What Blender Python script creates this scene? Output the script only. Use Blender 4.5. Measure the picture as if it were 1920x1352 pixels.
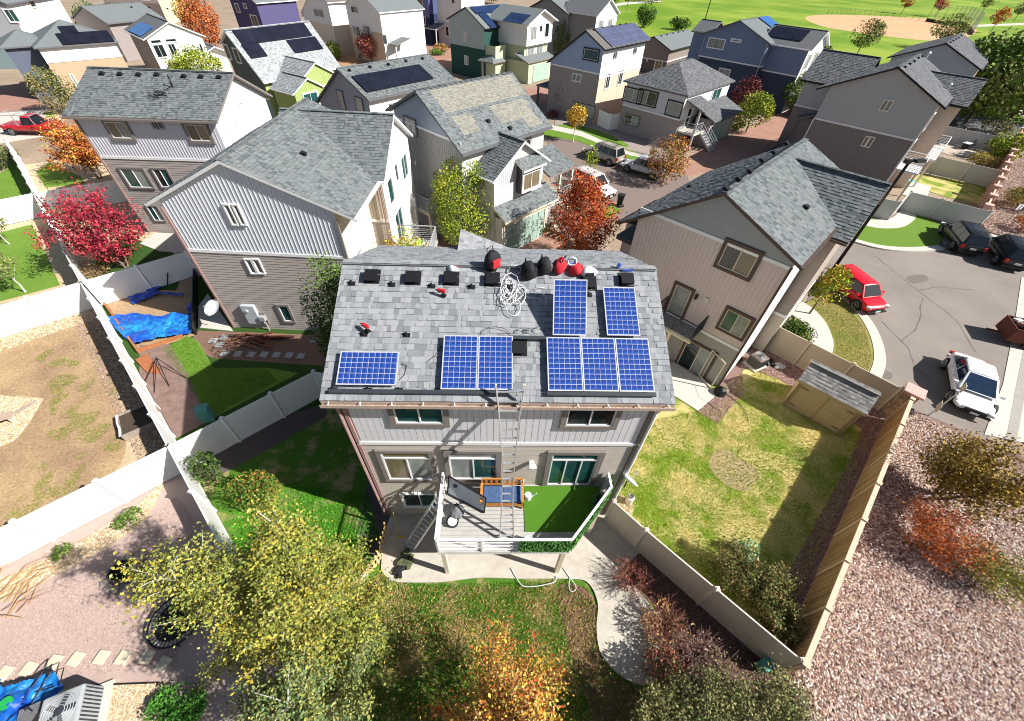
import bpy, math, random
import numpy as np
random.seed(11)
rng = np.random.default_rng(11)
C = bpy.context.scene.collection
SC = bpy.context.scene
for o in list(bpy.data.objects):
    bpy.data.objects.remove(o)

# ---------------------------------------------------------------- camera, sky, sun
F, NX, NY, H = 757.0, 923.0, 1405.0, 16.8          # focal length in pixels, nadir point, flying height
_d = np.array([NX - 960, NY - 676, F]); _d /= np.linalg.norm(_d)
_f = np.array([0, 0, 1.0]) - _d[2] * _d; _f /= np.linalg.norm(_f)
_r = np.cross(_d, _f)
M = np.array([_r, _f, -_d])                          # world = M @ (right, down, forward)
from mathutils import Matrix, Vector
cam = bpy.data.cameras.new('camera')
cam.sensor_fit = 'HORIZONTAL'; cam.sensor_width = 36.0; cam.lens = F / 1920 * 36.0
cam.clip_start = 0.1; cam.clip_end = 3000
camo = bpy.data.objects.new('camera', cam); C.objects.link(camo)
camo.matrix_world = Matrix([[M[0][0], -M[0][1], -M[0][2], 0], [M[1][0], -M[1][1], -M[1][2], 0], [M[2][0], -M[2][1], -M[2][2], H], [0, 0, 0, 1]])
SC.camera = camo
SUN_AZ, SUN_EL = math.radians(-13.5), math.radians(38.5)   # the sun stands to the right and slightly behind the camera
w = bpy.data.worlds.new('World'); SC.world = w; w.use_nodes = True
nt = w.node_tree; bg = nt.nodes['Background']
sky = nt.nodes.new('ShaderNodeTexSky'); sky.sky_type = 'NISHITA'; sky.sun_disc = False
sky.sun_elevation = SUN_EL; sky.sun_rotation = math.pi / 2 - SUN_AZ
nt.links.new(sky.outputs[0], bg.inputs[0]); bg.inputs[1].default_value = 0.05
sd = bpy.data.lights.new('sun', 'SUN'); sd.energy = 5.0; sd.angle = math.radians(0.5); sd.color = (1.0, 0.965, 0.91)
so = bpy.data.objects.new('sun', sd); C.objects.link(so)
_s = Vector((math.cos(SUN_AZ) * math.cos(SUN_EL), math.sin(SUN_AZ) * math.cos(SUN_EL), math.sin(SUN_EL)))
so.rotation_euler = _s.to_track_quat('Z', 'Y').to_euler()
vs = SC.view_settings
vs.view_transform = 'Standard'; vs.look = 'None'; vs.exposure = 0.85; vs.gamma = 1; vs.use_curve_mapping = False
SC.render.engine = 'CYCLES'
SC.cycles.filter_width = 1.0; SC.cycles.max_bounces = 6; SC.cycles.transparent_max_bounces = 6

def ray(px):
    return M @ np.array([px[0] - 960, px[1] - 676, F])
def W(x, y, z=0.0):
    """world x, y of the point of height z that the photograph shows at pixel x, y"""
    d = ray((x, y)); s = (z - H) / d[2]
    return (d[0] * s, d[1] * s)
def WP(pts, z=0.0):
    return [W(x, y, z) for x, y in pts]

# ---------------------------------------------------------------- materials
MATS = {}
def mat(name, col, rough=0.8, var=0.12, scale=6.0, bump=0.0, bscale=None, metal=0.0, spec=0.3, attr=False, col2=None, scale2=1.0, sharp=(0.35, 0.65), coat=0.0, detail=4.0):
    if name in MATS: return MATS[name]
    m = bpy.data.materials.new(name); m.use_nodes = True; MATS[name] = m
    n = m.node_tree; L = n.links; b = n.nodes['Principled BSDF']
    b.inputs['Roughness'].default_value = rough; b.inputs['Metallic'].default_value = metal
    b.inputs['Specular IOR Level'].default_value = spec
    if coat: b.inputs['Coat Weight'].default_value = coat; b.inputs['Coat Roughness'].default_value = 0.05
    tc = n.nodes.new('ShaderNodeTexCoord')
    nz = n.nodes.new('ShaderNodeTexNoise'); nz.inputs['Scale'].default_value = scale; nz.inputs['Detail'].default_value = detail
    nz.inputs['Roughness'].default_value = 0.65
    L.new(tc.outputs['Object'], nz.inputs['Vector'])
    rmp = n.nodes.new('ShaderNodeMapRange'); rmp.inputs[1].default_value = 0.3; rmp.inputs[2].default_value = 0.7
    rmp.inputs[3].default_value = 1 - var; rmp.inputs[4].default_value = 1 + var
    L.new(nz.outputs['Fac'], rmp.inputs[0])
    mul = n.nodes.new('ShaderNodeVectorMath'); mul.operation = 'SCALE'
    L.new(rmp.outputs[0], mul.inputs['Scale'])
    if attr:
        at = n.nodes.new('ShaderNodeAttribute'); at.attribute_name = 'col'; L.new(at.outputs['Color'], mul.inputs[0])
    elif col2 is not None:
        n2 = n.nodes.new('ShaderNodeTexNoise'); n2.inputs['Scale'].default_value = scale2; n2.inputs['Detail'].default_value = 5; n2.inputs['Roughness'].default_value = 0.6
        L.new(tc.outputs['Object'], n2.inputs['Vector'])
        mr = n.nodes.new('ShaderNodeMapRange'); mr.inputs[1].default_value = sharp[0]; mr.inputs[2].default_value = sharp[1]
        L.new(n2.outputs['Fac'], mr.inputs[0])
        mx = n.nodes.new('ShaderNodeMix'); mx.data_type = 'RGBA'
        mx.inputs[6].default_value = (*col, 1); mx.inputs[7].default_value = (*col2, 1)
        L.new(mr.outputs[0], mx.inputs[0]); L.new(mx.outputs[2], mul.inputs[0])
    else:
        mul.inputs[0].default_value = col
    L.new(mul.outputs[0], b.inputs['Base Color'])
    if bump:
        bn = n.nodes.new('ShaderNodeTexNoise'); bn.inputs['Scale'].default_value = bscale or scale * 2; bn.inputs['Detail'].default_value = 6
        L.new(tc.outputs['Object'], bn.inputs['Vector'])
        bp = n.nodes.new('ShaderNodeBump'); bp.inputs['Strength'].default_value = bump; bp.inputs['Distance'].default_value = 0.05
        L.new(bn.outputs['Fac'], bp.inputs['Height']); L.new(bp.outputs[0], b.inputs['Normal'])
    return m
def hexc(h):
    """sRGB hex to linear"""
    v = [int(h[i:i + 2], 16) / 255 for i in (0, 2, 4)]
    return tuple(c / 12.92 if c <= 0.04045 else ((c + 0.055) / 1.055) ** 2.4 for c in v)

LEAF = mat('leaf', (0, 0, 0), 0.75, 0.1, 40, attr=True, spec=0.12)
PAINTED = mat('tinted', (0, 0, 0), 0.85, 0.12, 30, attr=True, spec=0.2)
SHINGLE = mat('asphalt_shingle', (0, 0, 0), 0.92, 0.22, 60, attr=True, spec=0.15, bump=0.3, bscale=150)
STONE = mat('crushed_stone', (0, 0, 0), 0.9, 0.15, 50, attr=True, spec=0.15)
BARK = mat('bark', (0.16, 0.12, 0.09), 0.9, 0.3, 20, bump=0.4)
PALEBARK = mat('pale_bark', (0.5, 0.47, 0.42), 0.85, 0.25, 25)
WHITE = mat('white_vinyl', (0.78, 0.77, 0.75), 0.5, 0.03, 3)
TRIMW = mat('white_trim', (0.72, 0.72, 0.72), 0.5, 0.04, 3)
BROWNTRIM = mat('taupe_trim', (0.20, 0.175, 0.16), 0.6, 0.06, 4)
GREYTRIM = mat('grey_trim', (0.12, 0.12, 0.13), 0.6, 0.06, 4)
CREAMTRIM = mat('cream_trim', (0.62, 0.55, 0.42), 0.6, 0.05, 4)
BLACK = mat('black_metal', (0.012, 0.012, 0.014), 0.45, 0.1, 10)
DARKGREY = mat('dark_metal', (0.035, 0.042, 0.05), 0.5, 0.1, 10)
ALU = mat('aluminium', (0.62, 0.64, 0.66), 0.35, 0.08, 20, metal=0.7)
GALV = mat('galvanised', (0.42, 0.43, 0.44), 0.5, 0.1, 10, metal=0.3)
GLASS = mat('dark_glass', (0.012, 0.02, 0.022), 0.06, 0.5, 1.2, spec=0.6)
TEAL = mat('teal_glass', (0.014, 0.062, 0.062), 0.06, 0.5, 0.9, spec=0.6)
BLIND = mat('blinds_behind_glass', (0.22, 0.24, 0.23), 0.12, 0.2, 1.5, spec=0.6)
TANBLIND = mat('tan_blind_behind_glass', (0.15, 0.12, 0.075), 0.12, 0.1, 1.5, spec=0.6)
GLASSES = {'d': GLASS, 't': TEAL, 'b': BLIND, 'n': TANBLIND}
CONC = mat('concrete', (0.50, 0.465, 0.40), 0.9, 0.10, 3.5, bump=0.15, bscale=60, col2=(0.44, 0.40, 0.34), scale2=0.9)
CONCW = mat('light_concrete', (0.52, 0.49, 0.43), 0.9, 0.08, 3, bump=0.1, bscale=60)
ASPH = mat('asphalt', (0.215, 0.185, 0.162), 0.93, 0.22, 45, bump=0.3, bscale=90, col2=(0.265, 0.23, 0.20), scale2=0.22)
ASPHG = mat('grey_asphalt', (0.11, 0.11, 0.115), 0.93, 0.12, 20, bump=0.2)
BRICKP = mat('red_paver', (0.36, 0.20, 0.145), 0.9, 0.15, 5, col2=(0.30, 0.165, 0.125), scale2=0.5, bump=0.2)

# ---------------------------------------------------------------- mesh helpers
class MB:
    def __init__(s): s.v = []; s.f = []; s.m = []; s.c = []; s.hascol = False
    def face(s, pts, m=0, c=None):
        i = len(s.v); s.v += [tuple(p) for p in pts]; s.f.append(tuple(range(i, i + len(pts)))); s.m.append(m); s.c.append(c)
        if c is not None: s.hascol = True
    def box(s, c, d, rz=0.0, m=0, col=None, tilt=0.0):
        """centre c, full size d, turned rz about z (then tilt about its own x)"""
        cs, sn = math.cos(rz), math.sin(rz); ct, st = math.cos(tilt), math.sin(tilt)
        i = len(s.v)
        for z in (-.5, .5):
            for y in (-.5, .5):
                for x in (-.5, .5):
                    X, Y, Z = x * d[0], y * d[1], z * d[2]
                    Y, Z = Y * ct - Z * st, Y * st + Z * ct
                    s.v.append((c[0] + X * cs - Y * sn, c[1] + X * sn + Y * cs, c[2] + Z))
        for q in ((0, 2, 3, 1), (4, 5, 7, 6), (0, 1, 5, 4), (2, 6, 7, 3), (0, 4, 6, 2), (1, 3, 7, 5)):
            s.f.append(tuple(i + k for k in q)); s.m.append(m); s.c.append(col)
        if col is not None: s.hascol = True
    def bar(s, a, b, wd, ht, m=0, col=None):
        """a square bar from a to b"""
        a = Vector(a); b = Vector(b); d = (b - a)
        if d.length < 1e-6: return
        d.normalize(); up = Vector((0, 0, 1)) if abs(d.z) < 0.95 else Vector((0, 1, 0))
        x = d.cross(up).normalized() * wd / 2; y = x.cross(d).normalized() * ht / 2
        i = len(s.v)
        for p in (a, b):
            for q in (-x - y, x - y, x + y, -x + y): s.v.append(tuple(p + q))
        for q in ((3, 2, 1, 0), (4, 5, 6, 7), (0, 1, 5, 4), (1, 2, 6, 5), (2, 3, 7, 6), (3, 0, 4, 7)):
            s.f.append(tuple(i + k for k in q)); s.m.append(m); s.c.append(col)
        if col is not None: s.hascol = True
    def tube(s, pts, rad, n=6, m=0, col=None, cap=True):
        pts = [Vector(p) for p in pts]; k = len(pts)
        if not isinstance(rad, (list, tuple)): rad = [rad] * k
        i0 = len(s.v)
        for j, p in enumerate(pts):
            d = (pts[min(j + 1, k - 1)] - pts[max(j - 1, 0)])
            d = d.normalized() if d.length > 1e-9 else Vector((0, 0, 1))
            up = Vector((0, 0, 1)) if abs(d.z) < 0.9 else Vector((1, 0, 0))
            x = d.cross(up).normalized(); y = d.cross(x)
            for a in range(n):
                t = 2 * math.pi * a / n
                s.v.append(tuple(p + (x * math.cos(t) + y * math.sin(t)) * rad[j]))
        for j in range(k - 1):
            for a in range(n):
                b = (a + 1) % n
                s.f.append((i0 + j * n + a, i0 + j * n + b, i0 + (j + 1) * n + b, i0 + (j + 1) * n + a)); s.m.append(m); s.c.append(col)
        if cap:
            s.f.append(tuple(i0 + a for a in range(n))); s.m.append(m); s.c.append(col)
            s.f.append(tuple(i0 + (k - 1) * n + a for a in reversed(range(n)))); s.m.append(m); s.c.append(col)
        if col is not None: s.hascol = True
    def build(s, name, mats, parent=None, loc=None, rz=None, smooth=False, bevel=0.0, weld=False, sub=0):
        me = bpy.data.meshes.new(name); me.from_pydata(s.v, [], s.f)
        if not isinstance(mats, (list, tuple)): mats = [mats]
        for q in mats: me.materials.append(q)
        if len(mats) > 1: me.polygons.foreach_set('material_index', s.m)
        if s.hascol:
            ca = me.color_attributes.new('col', 'FLOAT_COLOR', 'CORNER')
            arr = []
            for f, c in zip(s.f, s.c):
                c = c or (0.5, 0.5, 0.5); arr += [c[0], c[1], c[2], 1.0] * len(f)
            ca.data.foreach_set('color', np.array(arr, dtype=np.float32))
        if smooth: me.polygons.foreach_set('use_smooth', [True] * len(me.polygons))
        me.update()
        o = bpy.data.objects.new(name, me); C.objects.link(o)
        if parent: o.parent = parent
        if loc is not None: o.location = loc
        if rz is not None: o.rotation_euler = (0, 0, rz)
        if weld:
            w_ = o.modifiers.new('weld', 'WELD'); w_.merge_threshold = .002
        if sub:
            q_ = o.modifiers.new('round', 'SUBSURF'); q_.levels = q_.render_levels = sub
        if bevel:
            bv = o.modifiers.new('edge', 'BEVEL'); bv.width = bevel; bv.segments = 2; bv.limit_method = 'ANGLE'
        return o
def np_mesh(name, V, faces_n, mats, cols, parent=None, loc=None):
    """V: (n*k,3) unshared verts, every face has k corners; cols per face"""
    k = faces_n; n = len(V) // k
    me = bpy.data.meshes.new(name)
    me.vertices.add(n * k); me.vertices.foreach_set('co', V.astype(np.float32).ravel())
    me.loops.add(n * k); me.loops.foreach_set('vertex_index', np.arange(n * k, dtype=np.int32))
    me.polygons.add(n); me.polygons.foreach_set('loop_start', np.arange(0, n * k, k, dtype=np.int32))
    me.polygons.foreach_set('loop_total', np.full(n, k, dtype=np.int32))
    me.materials.append(mats)
    ca = me.color_attributes.new('col', 'FLOAT_COLOR', 'CORNER')
    cc = np.repeat(np.concatenate([cols, np.ones((n, 1))], 1), k, 0).astype(np.float32)
    ca.data.foreach_set('color', cc.ravel())
    me.update(); me.validate()
    o = bpy.data.objects.new(name, me); C.objects.link(o)
    if parent: o.parent = parent
    if loc is not None: o.location = loc
    return o
def thing(name, label, cat, loc=(0, 0, 0), rz=0.0, group=None):
    o = bpy.data.objects.new(name, None); C.objects.link(o); o.empty_display_size = 0.2
    o.location = loc; o.rotation_euler = (0, 0, rz)
    return tag(o, label, cat, group)
def tag(o, label, cat, group=None, kind=None):
    o['label'] = label; o['category'] = cat
    if group: o['group'] = group
    if kind: o['kind'] = kind
    return o
def stuff(o): o['kind'] = 'stuff'; return o
def share(o, name=None, parent=None, loc=None, rz=None):
    """a copy of one object that shares its mesh"""
    c = o.copy(); C.objects.link(c)
    if parent is not None: c.parent = parent
    if loc is not None: c.location = loc
    if rz is not None: c.rotation_euler = (0, 0, rz)
    return c
def clip(poly, a, b, c):
    """keep the part of a 2-D polygon where a*x + b*y <= c"""
    out = []
    for i in range(len(poly)):
        p, q = poly[i], poly[(i + 1) % len(poly)]
        fp, fq = a * p[0] + b * p[1] - c, a * q[0] + b * q[1] - c
        if fp <= 1e-9: out.append(p)
        if (fp < -1e-9 and fq > 1e-9) or (fp > 1e-9 and fq < -1e-9):
            t = fp / (fp - fq); out.append((p[0] + (q[0] - p[0]) * t, p[1] + (q[1] - p[1]) * t))
    return out
def inside(P, poly):
    """which points P (n,2) lie in polygon"""
    poly = np.array(poly); r = np.zeros(len(P), bool); j = len(poly) - 1
    for i in range(len(poly)):
        xi, yi = poly[i]; xj, yj = poly[j]
        c = ((yi > P[:, 1]) != (yj > P[:, 1])) & (P[:, 0] < (xj - xi) * (P[:, 1] - yi) / (yj - yi + 1e-12) + xi)
        r ^= c; j = i
    return r
def sample(poly, n):
    poly = np.array(poly); lo, hi = poly.min(0), poly.max(0)
    out = []; tot = 0
    while tot < n:
        P = rng.uniform(lo, hi, (n, 2)); P = P[inside(P, poly)]
        if len(P) == 0: continue
        out.append(P); tot += len(P)
    return np.concatenate(out)[:n]

# ---------------------------------------------------------------- ground builders
from mathutils.geometry import tessellate_polygon
def slab(name, pts, z, m, th=0.06, kind='structure'):
    """a ground sheet with its own thickness; pts are world x, y"""
    a = sum(p[0] * q[1] - q[0] * p[1] for p, q in zip(pts, pts[1:] + pts[:1]))
    if a < 0: pts = pts[::-1]
    b = MB(); n = len(pts)
    tri = tessellate_polygon([[Vector((x, y, 0)) for x, y in pts]])
    b.v = [(x, y, z) for x, y in pts] + [(x, y, z - th) for x, y in pts]
    for t in tri:
        p, q, r = (pts[k] for k in t)
        s = (q[0] - p[0]) * (r[1] - p[1]) - (q[1] - p[1]) * (r[0] - p[0])
        b.f.append(tuple(t) if s > 0 else tuple(reversed(t))); b.m.append(0); b.c.append(None)
    for i in range(n):
        j = (i + 1) % n; b.f.append((i, n + i, n + j, j)); b.m.append(0); b.c.append(None)
    o = b.build(name, m); o['kind'] = kind; return o
def smooth_line(pts, n=6, closed=False):
    """Catmull-Rom through pixel or world points"""
    P = [np.array(p, float) for p in pts]; out = []
    k = len(P); R = range(k if closed else k - 1)
    for i in R:
        p0, p1, p2, p3 = (P[(i - 1) % k], P[i], P[(i + 1) % k], P[(i + 2) % k]) if closed else (P[max(i - 1, 0)], P[i], P[i + 1], P[min(i + 2, k - 1)])
        for t in np.linspace(0, 1, n, endpoint=False):
            out.append(tuple(0.5 * ((2 * p1) + (-p0 + p2) * t + (2 * p0 - 5 * p1 + 4 * p2 - p3) * t * t + (-p0 + 3 * p1 - 3 * p2 + p3) * t ** 3)))
    if not closed: out.append(tuple(P[-1]))
    return out
_OCT = np.array([[1, 0, 0], [-1, 0, 0], [0, 1, 0], [0, -1, 0], [0, 0, 1], [0, 0, -1]], float)
_OF = np.array([[0, 2, 4], [2, 1, 4], [1, 3, 4], [3, 0, 4]])
def stones(name, poly, n, size, cols, z, label=None):
    """loose crushed stone: many small faceted pieces"""
    P = sample(poly, n)
    s = rng.uniform(size[0], size[1], n)
    V = _OCT[None] * (s[:, None, None] * rng.uniform(0.6, 1.3, (n, 6, 1))); V[:, :, 2] *= 0.6
    a = rng.uniform(0, 6.28, n); ca, sa = np.cos(a)[:, None], np.sin(a)[:, None]
    tilt = rng.uniform(-.6, .6, n)[:, None]
    x, y, zz = V[:, :, 0], V[:, :, 1], V[:, :, 2]
    y, zz = y * np.cos(tilt) - zz * np.sin(tilt), y * np.sin(tilt) + zz * np.cos(tilt)
    X = x * ca - y * sa + P[:, :1]; Y = x * sa + y * ca + P[:, 1:]
    V = np.stack([X, Y, zz + z + s[:, None] * 0.15], 2)
    T = V[:, _OF].reshape(-1, 3)
    cols = np.array(cols); c = cols[rng.integers(0, len(cols), n)] * rng.uniform(0.8, 1.2, (n, 1))
    o = np_mesh(name, T, 3, STONE, np.repeat(c, 4, 0)); return stuff(o)
def blades(name, poly, n, h, wd, cols, z, fn=None):
    """grass: crossed slim blades, bent; fn(P) gives weights picking the palette"""
    P = sample(poly, n)
    if fn is not None:
        ci = fn(P)
    else: ci = rng.integers(0, len(cols), n)
    a = rng.uniform(0, 6.28, n); hh = rng.uniform(h * .5, h * 1.3, n); ww = rng.uniform(wd * .6, wd * 1.4, n)
    dx, dy = np.cos(a) * ww, np.sin(a) * ww
    lx, ly = rng.normal(0, .5, n) * hh, rng.normal(0, .5, n) * hh
    b0 = np.stack([P[:, 0] - dx, P[:, 1] - dy, np.full(n, z)], 1); b1 = np.stack([P[:, 0] + dx, P[:, 1] + dy, np.full(n, z)], 1)
    t = np.stack([P[:, 0] + lx, P[:, 1] + ly, z + hh], 1)
    T = np.stack([b0, b1, t], 1).reshape(-1, 3)
    c = np.array(cols)[ci] * rng.uniform(.7, 1.3, (n, 1))
    return stuff(np_mesh(name, T, 3, LEAF, c))
def vnoise(P, s, seed):
    """cheap smooth noise in the plane, 0..1"""
    r = np.random.default_rng(seed); g = r.random((64, 64))
    q = P / s; i = np.floor(q).astype(int); f = q - i; f = f * f * (3 - 2 * f)
    a = g[i[:, 0] % 64, i[:, 1] % 64]; b = g[(i[:, 0] + 1) % 64, i[:, 1] % 64]; c = g[i[:, 0] % 64, (i[:, 1] + 1) % 64]; d = g[(i[:, 0] + 1) % 64, (i[:, 1] + 1) % 64]
    return (a * (1 - f[:, 0]) + b * f[:, 0]) * (1 - f[:, 1]) + (c * (1 - f[:, 0]) + d * f[:, 0]) * f[:, 1]

# ---------------------------------------------------------------- plants
def leaves(name, cen, rad, n, size, cols, parent, clumps=28, gap=0.42, flat=1.0, low=-1.0, clumpsd=0.26):
    """a crown: leaf faces gathered in clumps that fill an uneven ellipsoid, with gaps between"""
    cen = np.array(cen, float); rad = np.array(rad, float)
    u = rng.normal(0, 1, (clumps, 3)); u /= np.linalg.norm(u, axis=1)[:, None]
    r = rng.uniform(gap, 0.9, clumps) ** 0.6
    K = u * r[:, None]
    K[:, 2] = np.maximum(K[:, 2], low)
    wgt = rng.uniform(.5, 1.5, clumps); wgt /= wgt.sum()
    k = rng.choice(clumps, n, p=wgt)
    sd_ = (rng.uniform(.6, 1.4, clumps) * clumpsd)[k]
    Q = K[k] + rng.normal(0, 1, (n, 3)) * sd_[:, None]
    rr = np.linalg.norm(Q, axis=1); far = rr > 1.12
    Q[far] *= (1.12 / rr[far] * rng.uniform(.8, 1, far.sum()))[:, None]
    Q = Q * rad + cen
    nrm = rng.normal(0, 1, (n, 3)); nrm[:, 2] = np.abs(nrm[:, 2]) * flat + .15; nrm /= np.linalg.norm(nrm, axis=1)[:, None]
    t = rng.normal(0, 1, (n, 3)); a = np.cross(nrm, t); a /= np.linalg.norm(a, axis=1)[:, None]; b = np.cross(nrm, a)
    s = rng.uniform(size * .6, size * 1.4, n)[:, None]
    a *= s; b *= s * 0.62
    T = np.stack([Q - a, Q + b * .9 - a * .1, Q + a, Q - b * .9 - a * .1], 1).reshape(-1, 3)
    cols = np.array(cols); nc = len(cols)
    ck = rng.integers(0, nc, clumps)                       # each clump leans to one colour
    ci = np.where(rng.random(n) < .55, ck[k], rng.integers(0, nc, n))
    c = cols[ci] * rng.uniform(.72, 1.28, (n, 1))
    o = np_mesh(name, T, 4, LEAF, c, parent); o['kind'] = 'stuff'
    return o, K * rad + cen
def tree(name, label, x, y, h, r, cols, n=2500, size=.09, crown_h=None, cat='tree', group=None, bark=None, z0=0.0, trunk_r=None, lean=(0, 0), clumps=28, shape=1.0, gap=.35, clumpsd=.26, limbs=9, low=-1.0):
    """trunk and limbs of one mesh, crown of many leaves; h total height, r crown radius"""
    t = thing(name, label, cat, (x, y, z0), rng.uniform(0, 6.28), group)
    ch = crown_h or h * .72; cz = h - ch / 2
    o, K = leaves('crown', (lean[0], lean[1], cz), (r, r * shape, ch / 2), n, size, cols, t, clumps, gap, clumpsd=clumpsd, low=low)
    b = MB(); tr = trunk_r or max(.035, h * .016)
    top = Vector((lean[0] * .8, lean[1] * .8, h * .86))
    pts = [Vector((0, 0, -.05)), Vector((lean[0] * .1 + rng.normal(0, .03), lean[1] * .1 + rng.normal(0, .03), h * .22)), Vector((lean[0] * .4, lean[1] * .4, h * .5)), top]
    b.tube(pts, [tr * 1.3, tr, tr * .65, tr * .2], 7)
    for j in range(min(limbs, len(K))):
        k = Vector(K[j]); s = max(.12, min(.75, (k.z / h) * .75)); st = pts[1].lerp(top, max(0, s - .25))
        mid = st.lerp(k, .5) + Vector((rng.normal(0, .1), rng.normal(0, .1), .05 * r))
        b.tube([st, mid, k], [tr * .42, tr * .28, tr * .1], 5)
    b.build('trunk', bark or BARK, t, smooth=True)
    return t
def shrub(name, label, x, y, h, r, cols, n=900, size=.07, cat='shrub', group=None, ry=None, rz=0.0, z0=0.0, clumps=22, gap=.3, clumpsd=.26, stems=8):
    t = thing(name, label, cat, (x, y, z0), rz, group)
    leaves('foliage', (0, 0, h * .52), (r, ry or r, h * .5), n, size, cols, t, clumps, gap, clumpsd=clumpsd)
    b = MB()
    for j in range(stems):
        a = rng.uniform(0, 6.28); q = rng.uniform(.3, .8)
        b.tube([(0, 0, -.02), (math.cos(a) * r * q * .4, math.sin(a) * (ry or r) * q * .4, h * .4), (math.cos(a) * r * q, math.sin(a) * (ry or r) * q, h * rng.uniform(.6, .95))], [.02, .014, .006], 5)
    b.build('stem', BARK, t)
    return t
def bare_shrub(name, label, x, y, h, r, cols, n=60, cat='dry shrub', leafcols=None, nl=200, group=None):
    """mostly leafless twigs"""
    t = thing(name, label, cat, (x, y, 0), 0, group); b = MB()
    for j in range(n):
        a = rng.uniform(0, 6.28); q = rng.uniform(.2, 1) ** .7; c = cols[rng.integers(0, len(cols))]
        p1 = Vector((math.cos(a) * r * q * .45, math.sin(a) * r * q * .45, h * rng.uniform(.35, .6))); p2 = Vector((math.cos(a) * r * q, math.sin(a) * r * q, h * rng.uniform(.55, 1)))
        b.tube([(rng.normal(0, .05), rng.normal(0, .05), 0), p1, p2], [.012, .009, .004], 4, col=c, cap=False)
        for k in range(3):
            s = p1.lerp(p2, rng.uniform(.1, .9)); e = s + Vector((rng.normal(0, .16), rng.normal(0, .16), rng.uniform(.0, .2))) * (r / .8)
            b.tube([s, e], [.006, .003], 3, col=c, cap=False)
    stuff(b.build('twigs', PAINTED, t))
    if leafcols: leaves('foliage', (0, 0, h * .6), (r * .9, r * .9, h * .4), nl, .04, leafcols, t, 14)
    return t

def spray_tree(name, label, x, y, h, r, cols, n=9000, size=.05, cat='tree', group=None, bark=None, br=46, up=.9, low=.18, sc=.11, trunk_r=.07, stems=1, droop=0.0, lean=(0, 0)):
    """feathery crown: leaves strung along rising branches, so the outline is ragged and gaps show through"""
    t = thing(name, label, cat, (x, y, 0), 0, group); b = MB(); segs = []
    for s_ in range(stems):
        a0 = 6.28 * s_ / stems + .6; off = .0 if stems == 1 else .45
        tip = Vector((math.cos(a0) * r * off + lean[0], math.sin(a0) * r * off + lean[1], h * rng.uniform(.88, 1.0))); base = Vector((math.cos(a0) * .12 * (stems > 1), math.sin(a0) * .12 * (stems > 1), -.05))
        mid = base.lerp(tip, .5) + Vector((rng.normal(0, .12), rng.normal(0, .12), 0)); b.tube([base, mid, tip], [trunk_r, trunk_r * .6, trunk_r * .12], 7)
        for k in range(br // stems):
            q = low + (1 - low) * (k + rng.random()) / (br // stems); st = base.lerp(mid, q * 2) if q < .5 else mid.lerp(tip, q * 2 - 1)
            a = rng.uniform(0, 6.28); L_ = r * (1.05 - .78 * max(0, q - .25) / .75) * rng.uniform(.6, 1.2) * (.75 if stems > 1 else 1)
            e = st + Vector((math.cos(a) * L_, math.sin(a) * L_, L_ * up * rng.uniform(.5, 1.3))); m = st.lerp(e, .5) + Vector((0, 0, -droop * L_ + rng.normal(0, .05)))
            b.tube([st, m, e], [trunk_r * .28, trunk_r * .18, trunk_r * .06], 4, cap=False); segs.append((st, m, e, L_))
            for j in range(2):
                p = m.lerp(e, rng.uniform(.0, .5)); d = Vector((rng.normal(0, 1), rng.normal(0, 1), rng.uniform(.1, .9))).normalized() * L_ * rng.uniform(.25, .45); segs.append((p, p + d * .5, p + d, d.length)); b.tube([p, p + d], [trunk_r * .12, trunk_r * .04], 3, cap=False)
    b.build('trunk', bark or BARK, t, smooth=True)
    S = np.array([[list(q) for q in sg[:3]] for sg in segs]); wl = np.array([sg[3] for sg in segs]); wl /= wl.sum()
    k = rng.choice(len(segs), n, p=wl); tt = rng.beta(1.6, 1.1, n)[:, None]
    Q = (1 - tt) ** 2 * S[k, 0] + 2 * tt * (1 - tt) * S[k, 1] + tt ** 2 * S[k, 2]
    Q = Q + rng.normal(0, 1, (n, 3)) * sc * r / 1.8 * (.5 + rng.random((n, 1)))
    nrm = rng.normal(0, 1, (n, 3)); nrm[:, 2] = np.abs(nrm[:, 2]) + .15; nrm /= np.linalg.norm(nrm, axis=1)[:, None]
    u = np.cross(nrm, rng.normal(0, 1, (n, 3))); u /= np.linalg.norm(u, axis=1)[:, None]; v = np.cross(nrm, u); s = rng.uniform(size * .6, size * 1.4, n)[:, None]; u *= s; v *= s * .66
    T = np.stack([Q - u, Q + v * .9 - u * .1, Q + u, Q - v * .9 - u * .1], 1).reshape(-1, 3); cols = np.array(cols)
    ck = rng.integers(0, len(cols), len(segs)); ci = np.where(rng.random(n) < .5, ck[k], rng.integers(0, len(cols), n))
    stuff(np_mesh('crown', T, 4, LEAF, cols[ci] * rng.uniform(.7, 1.3, (n, 1)), t)); return t
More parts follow.
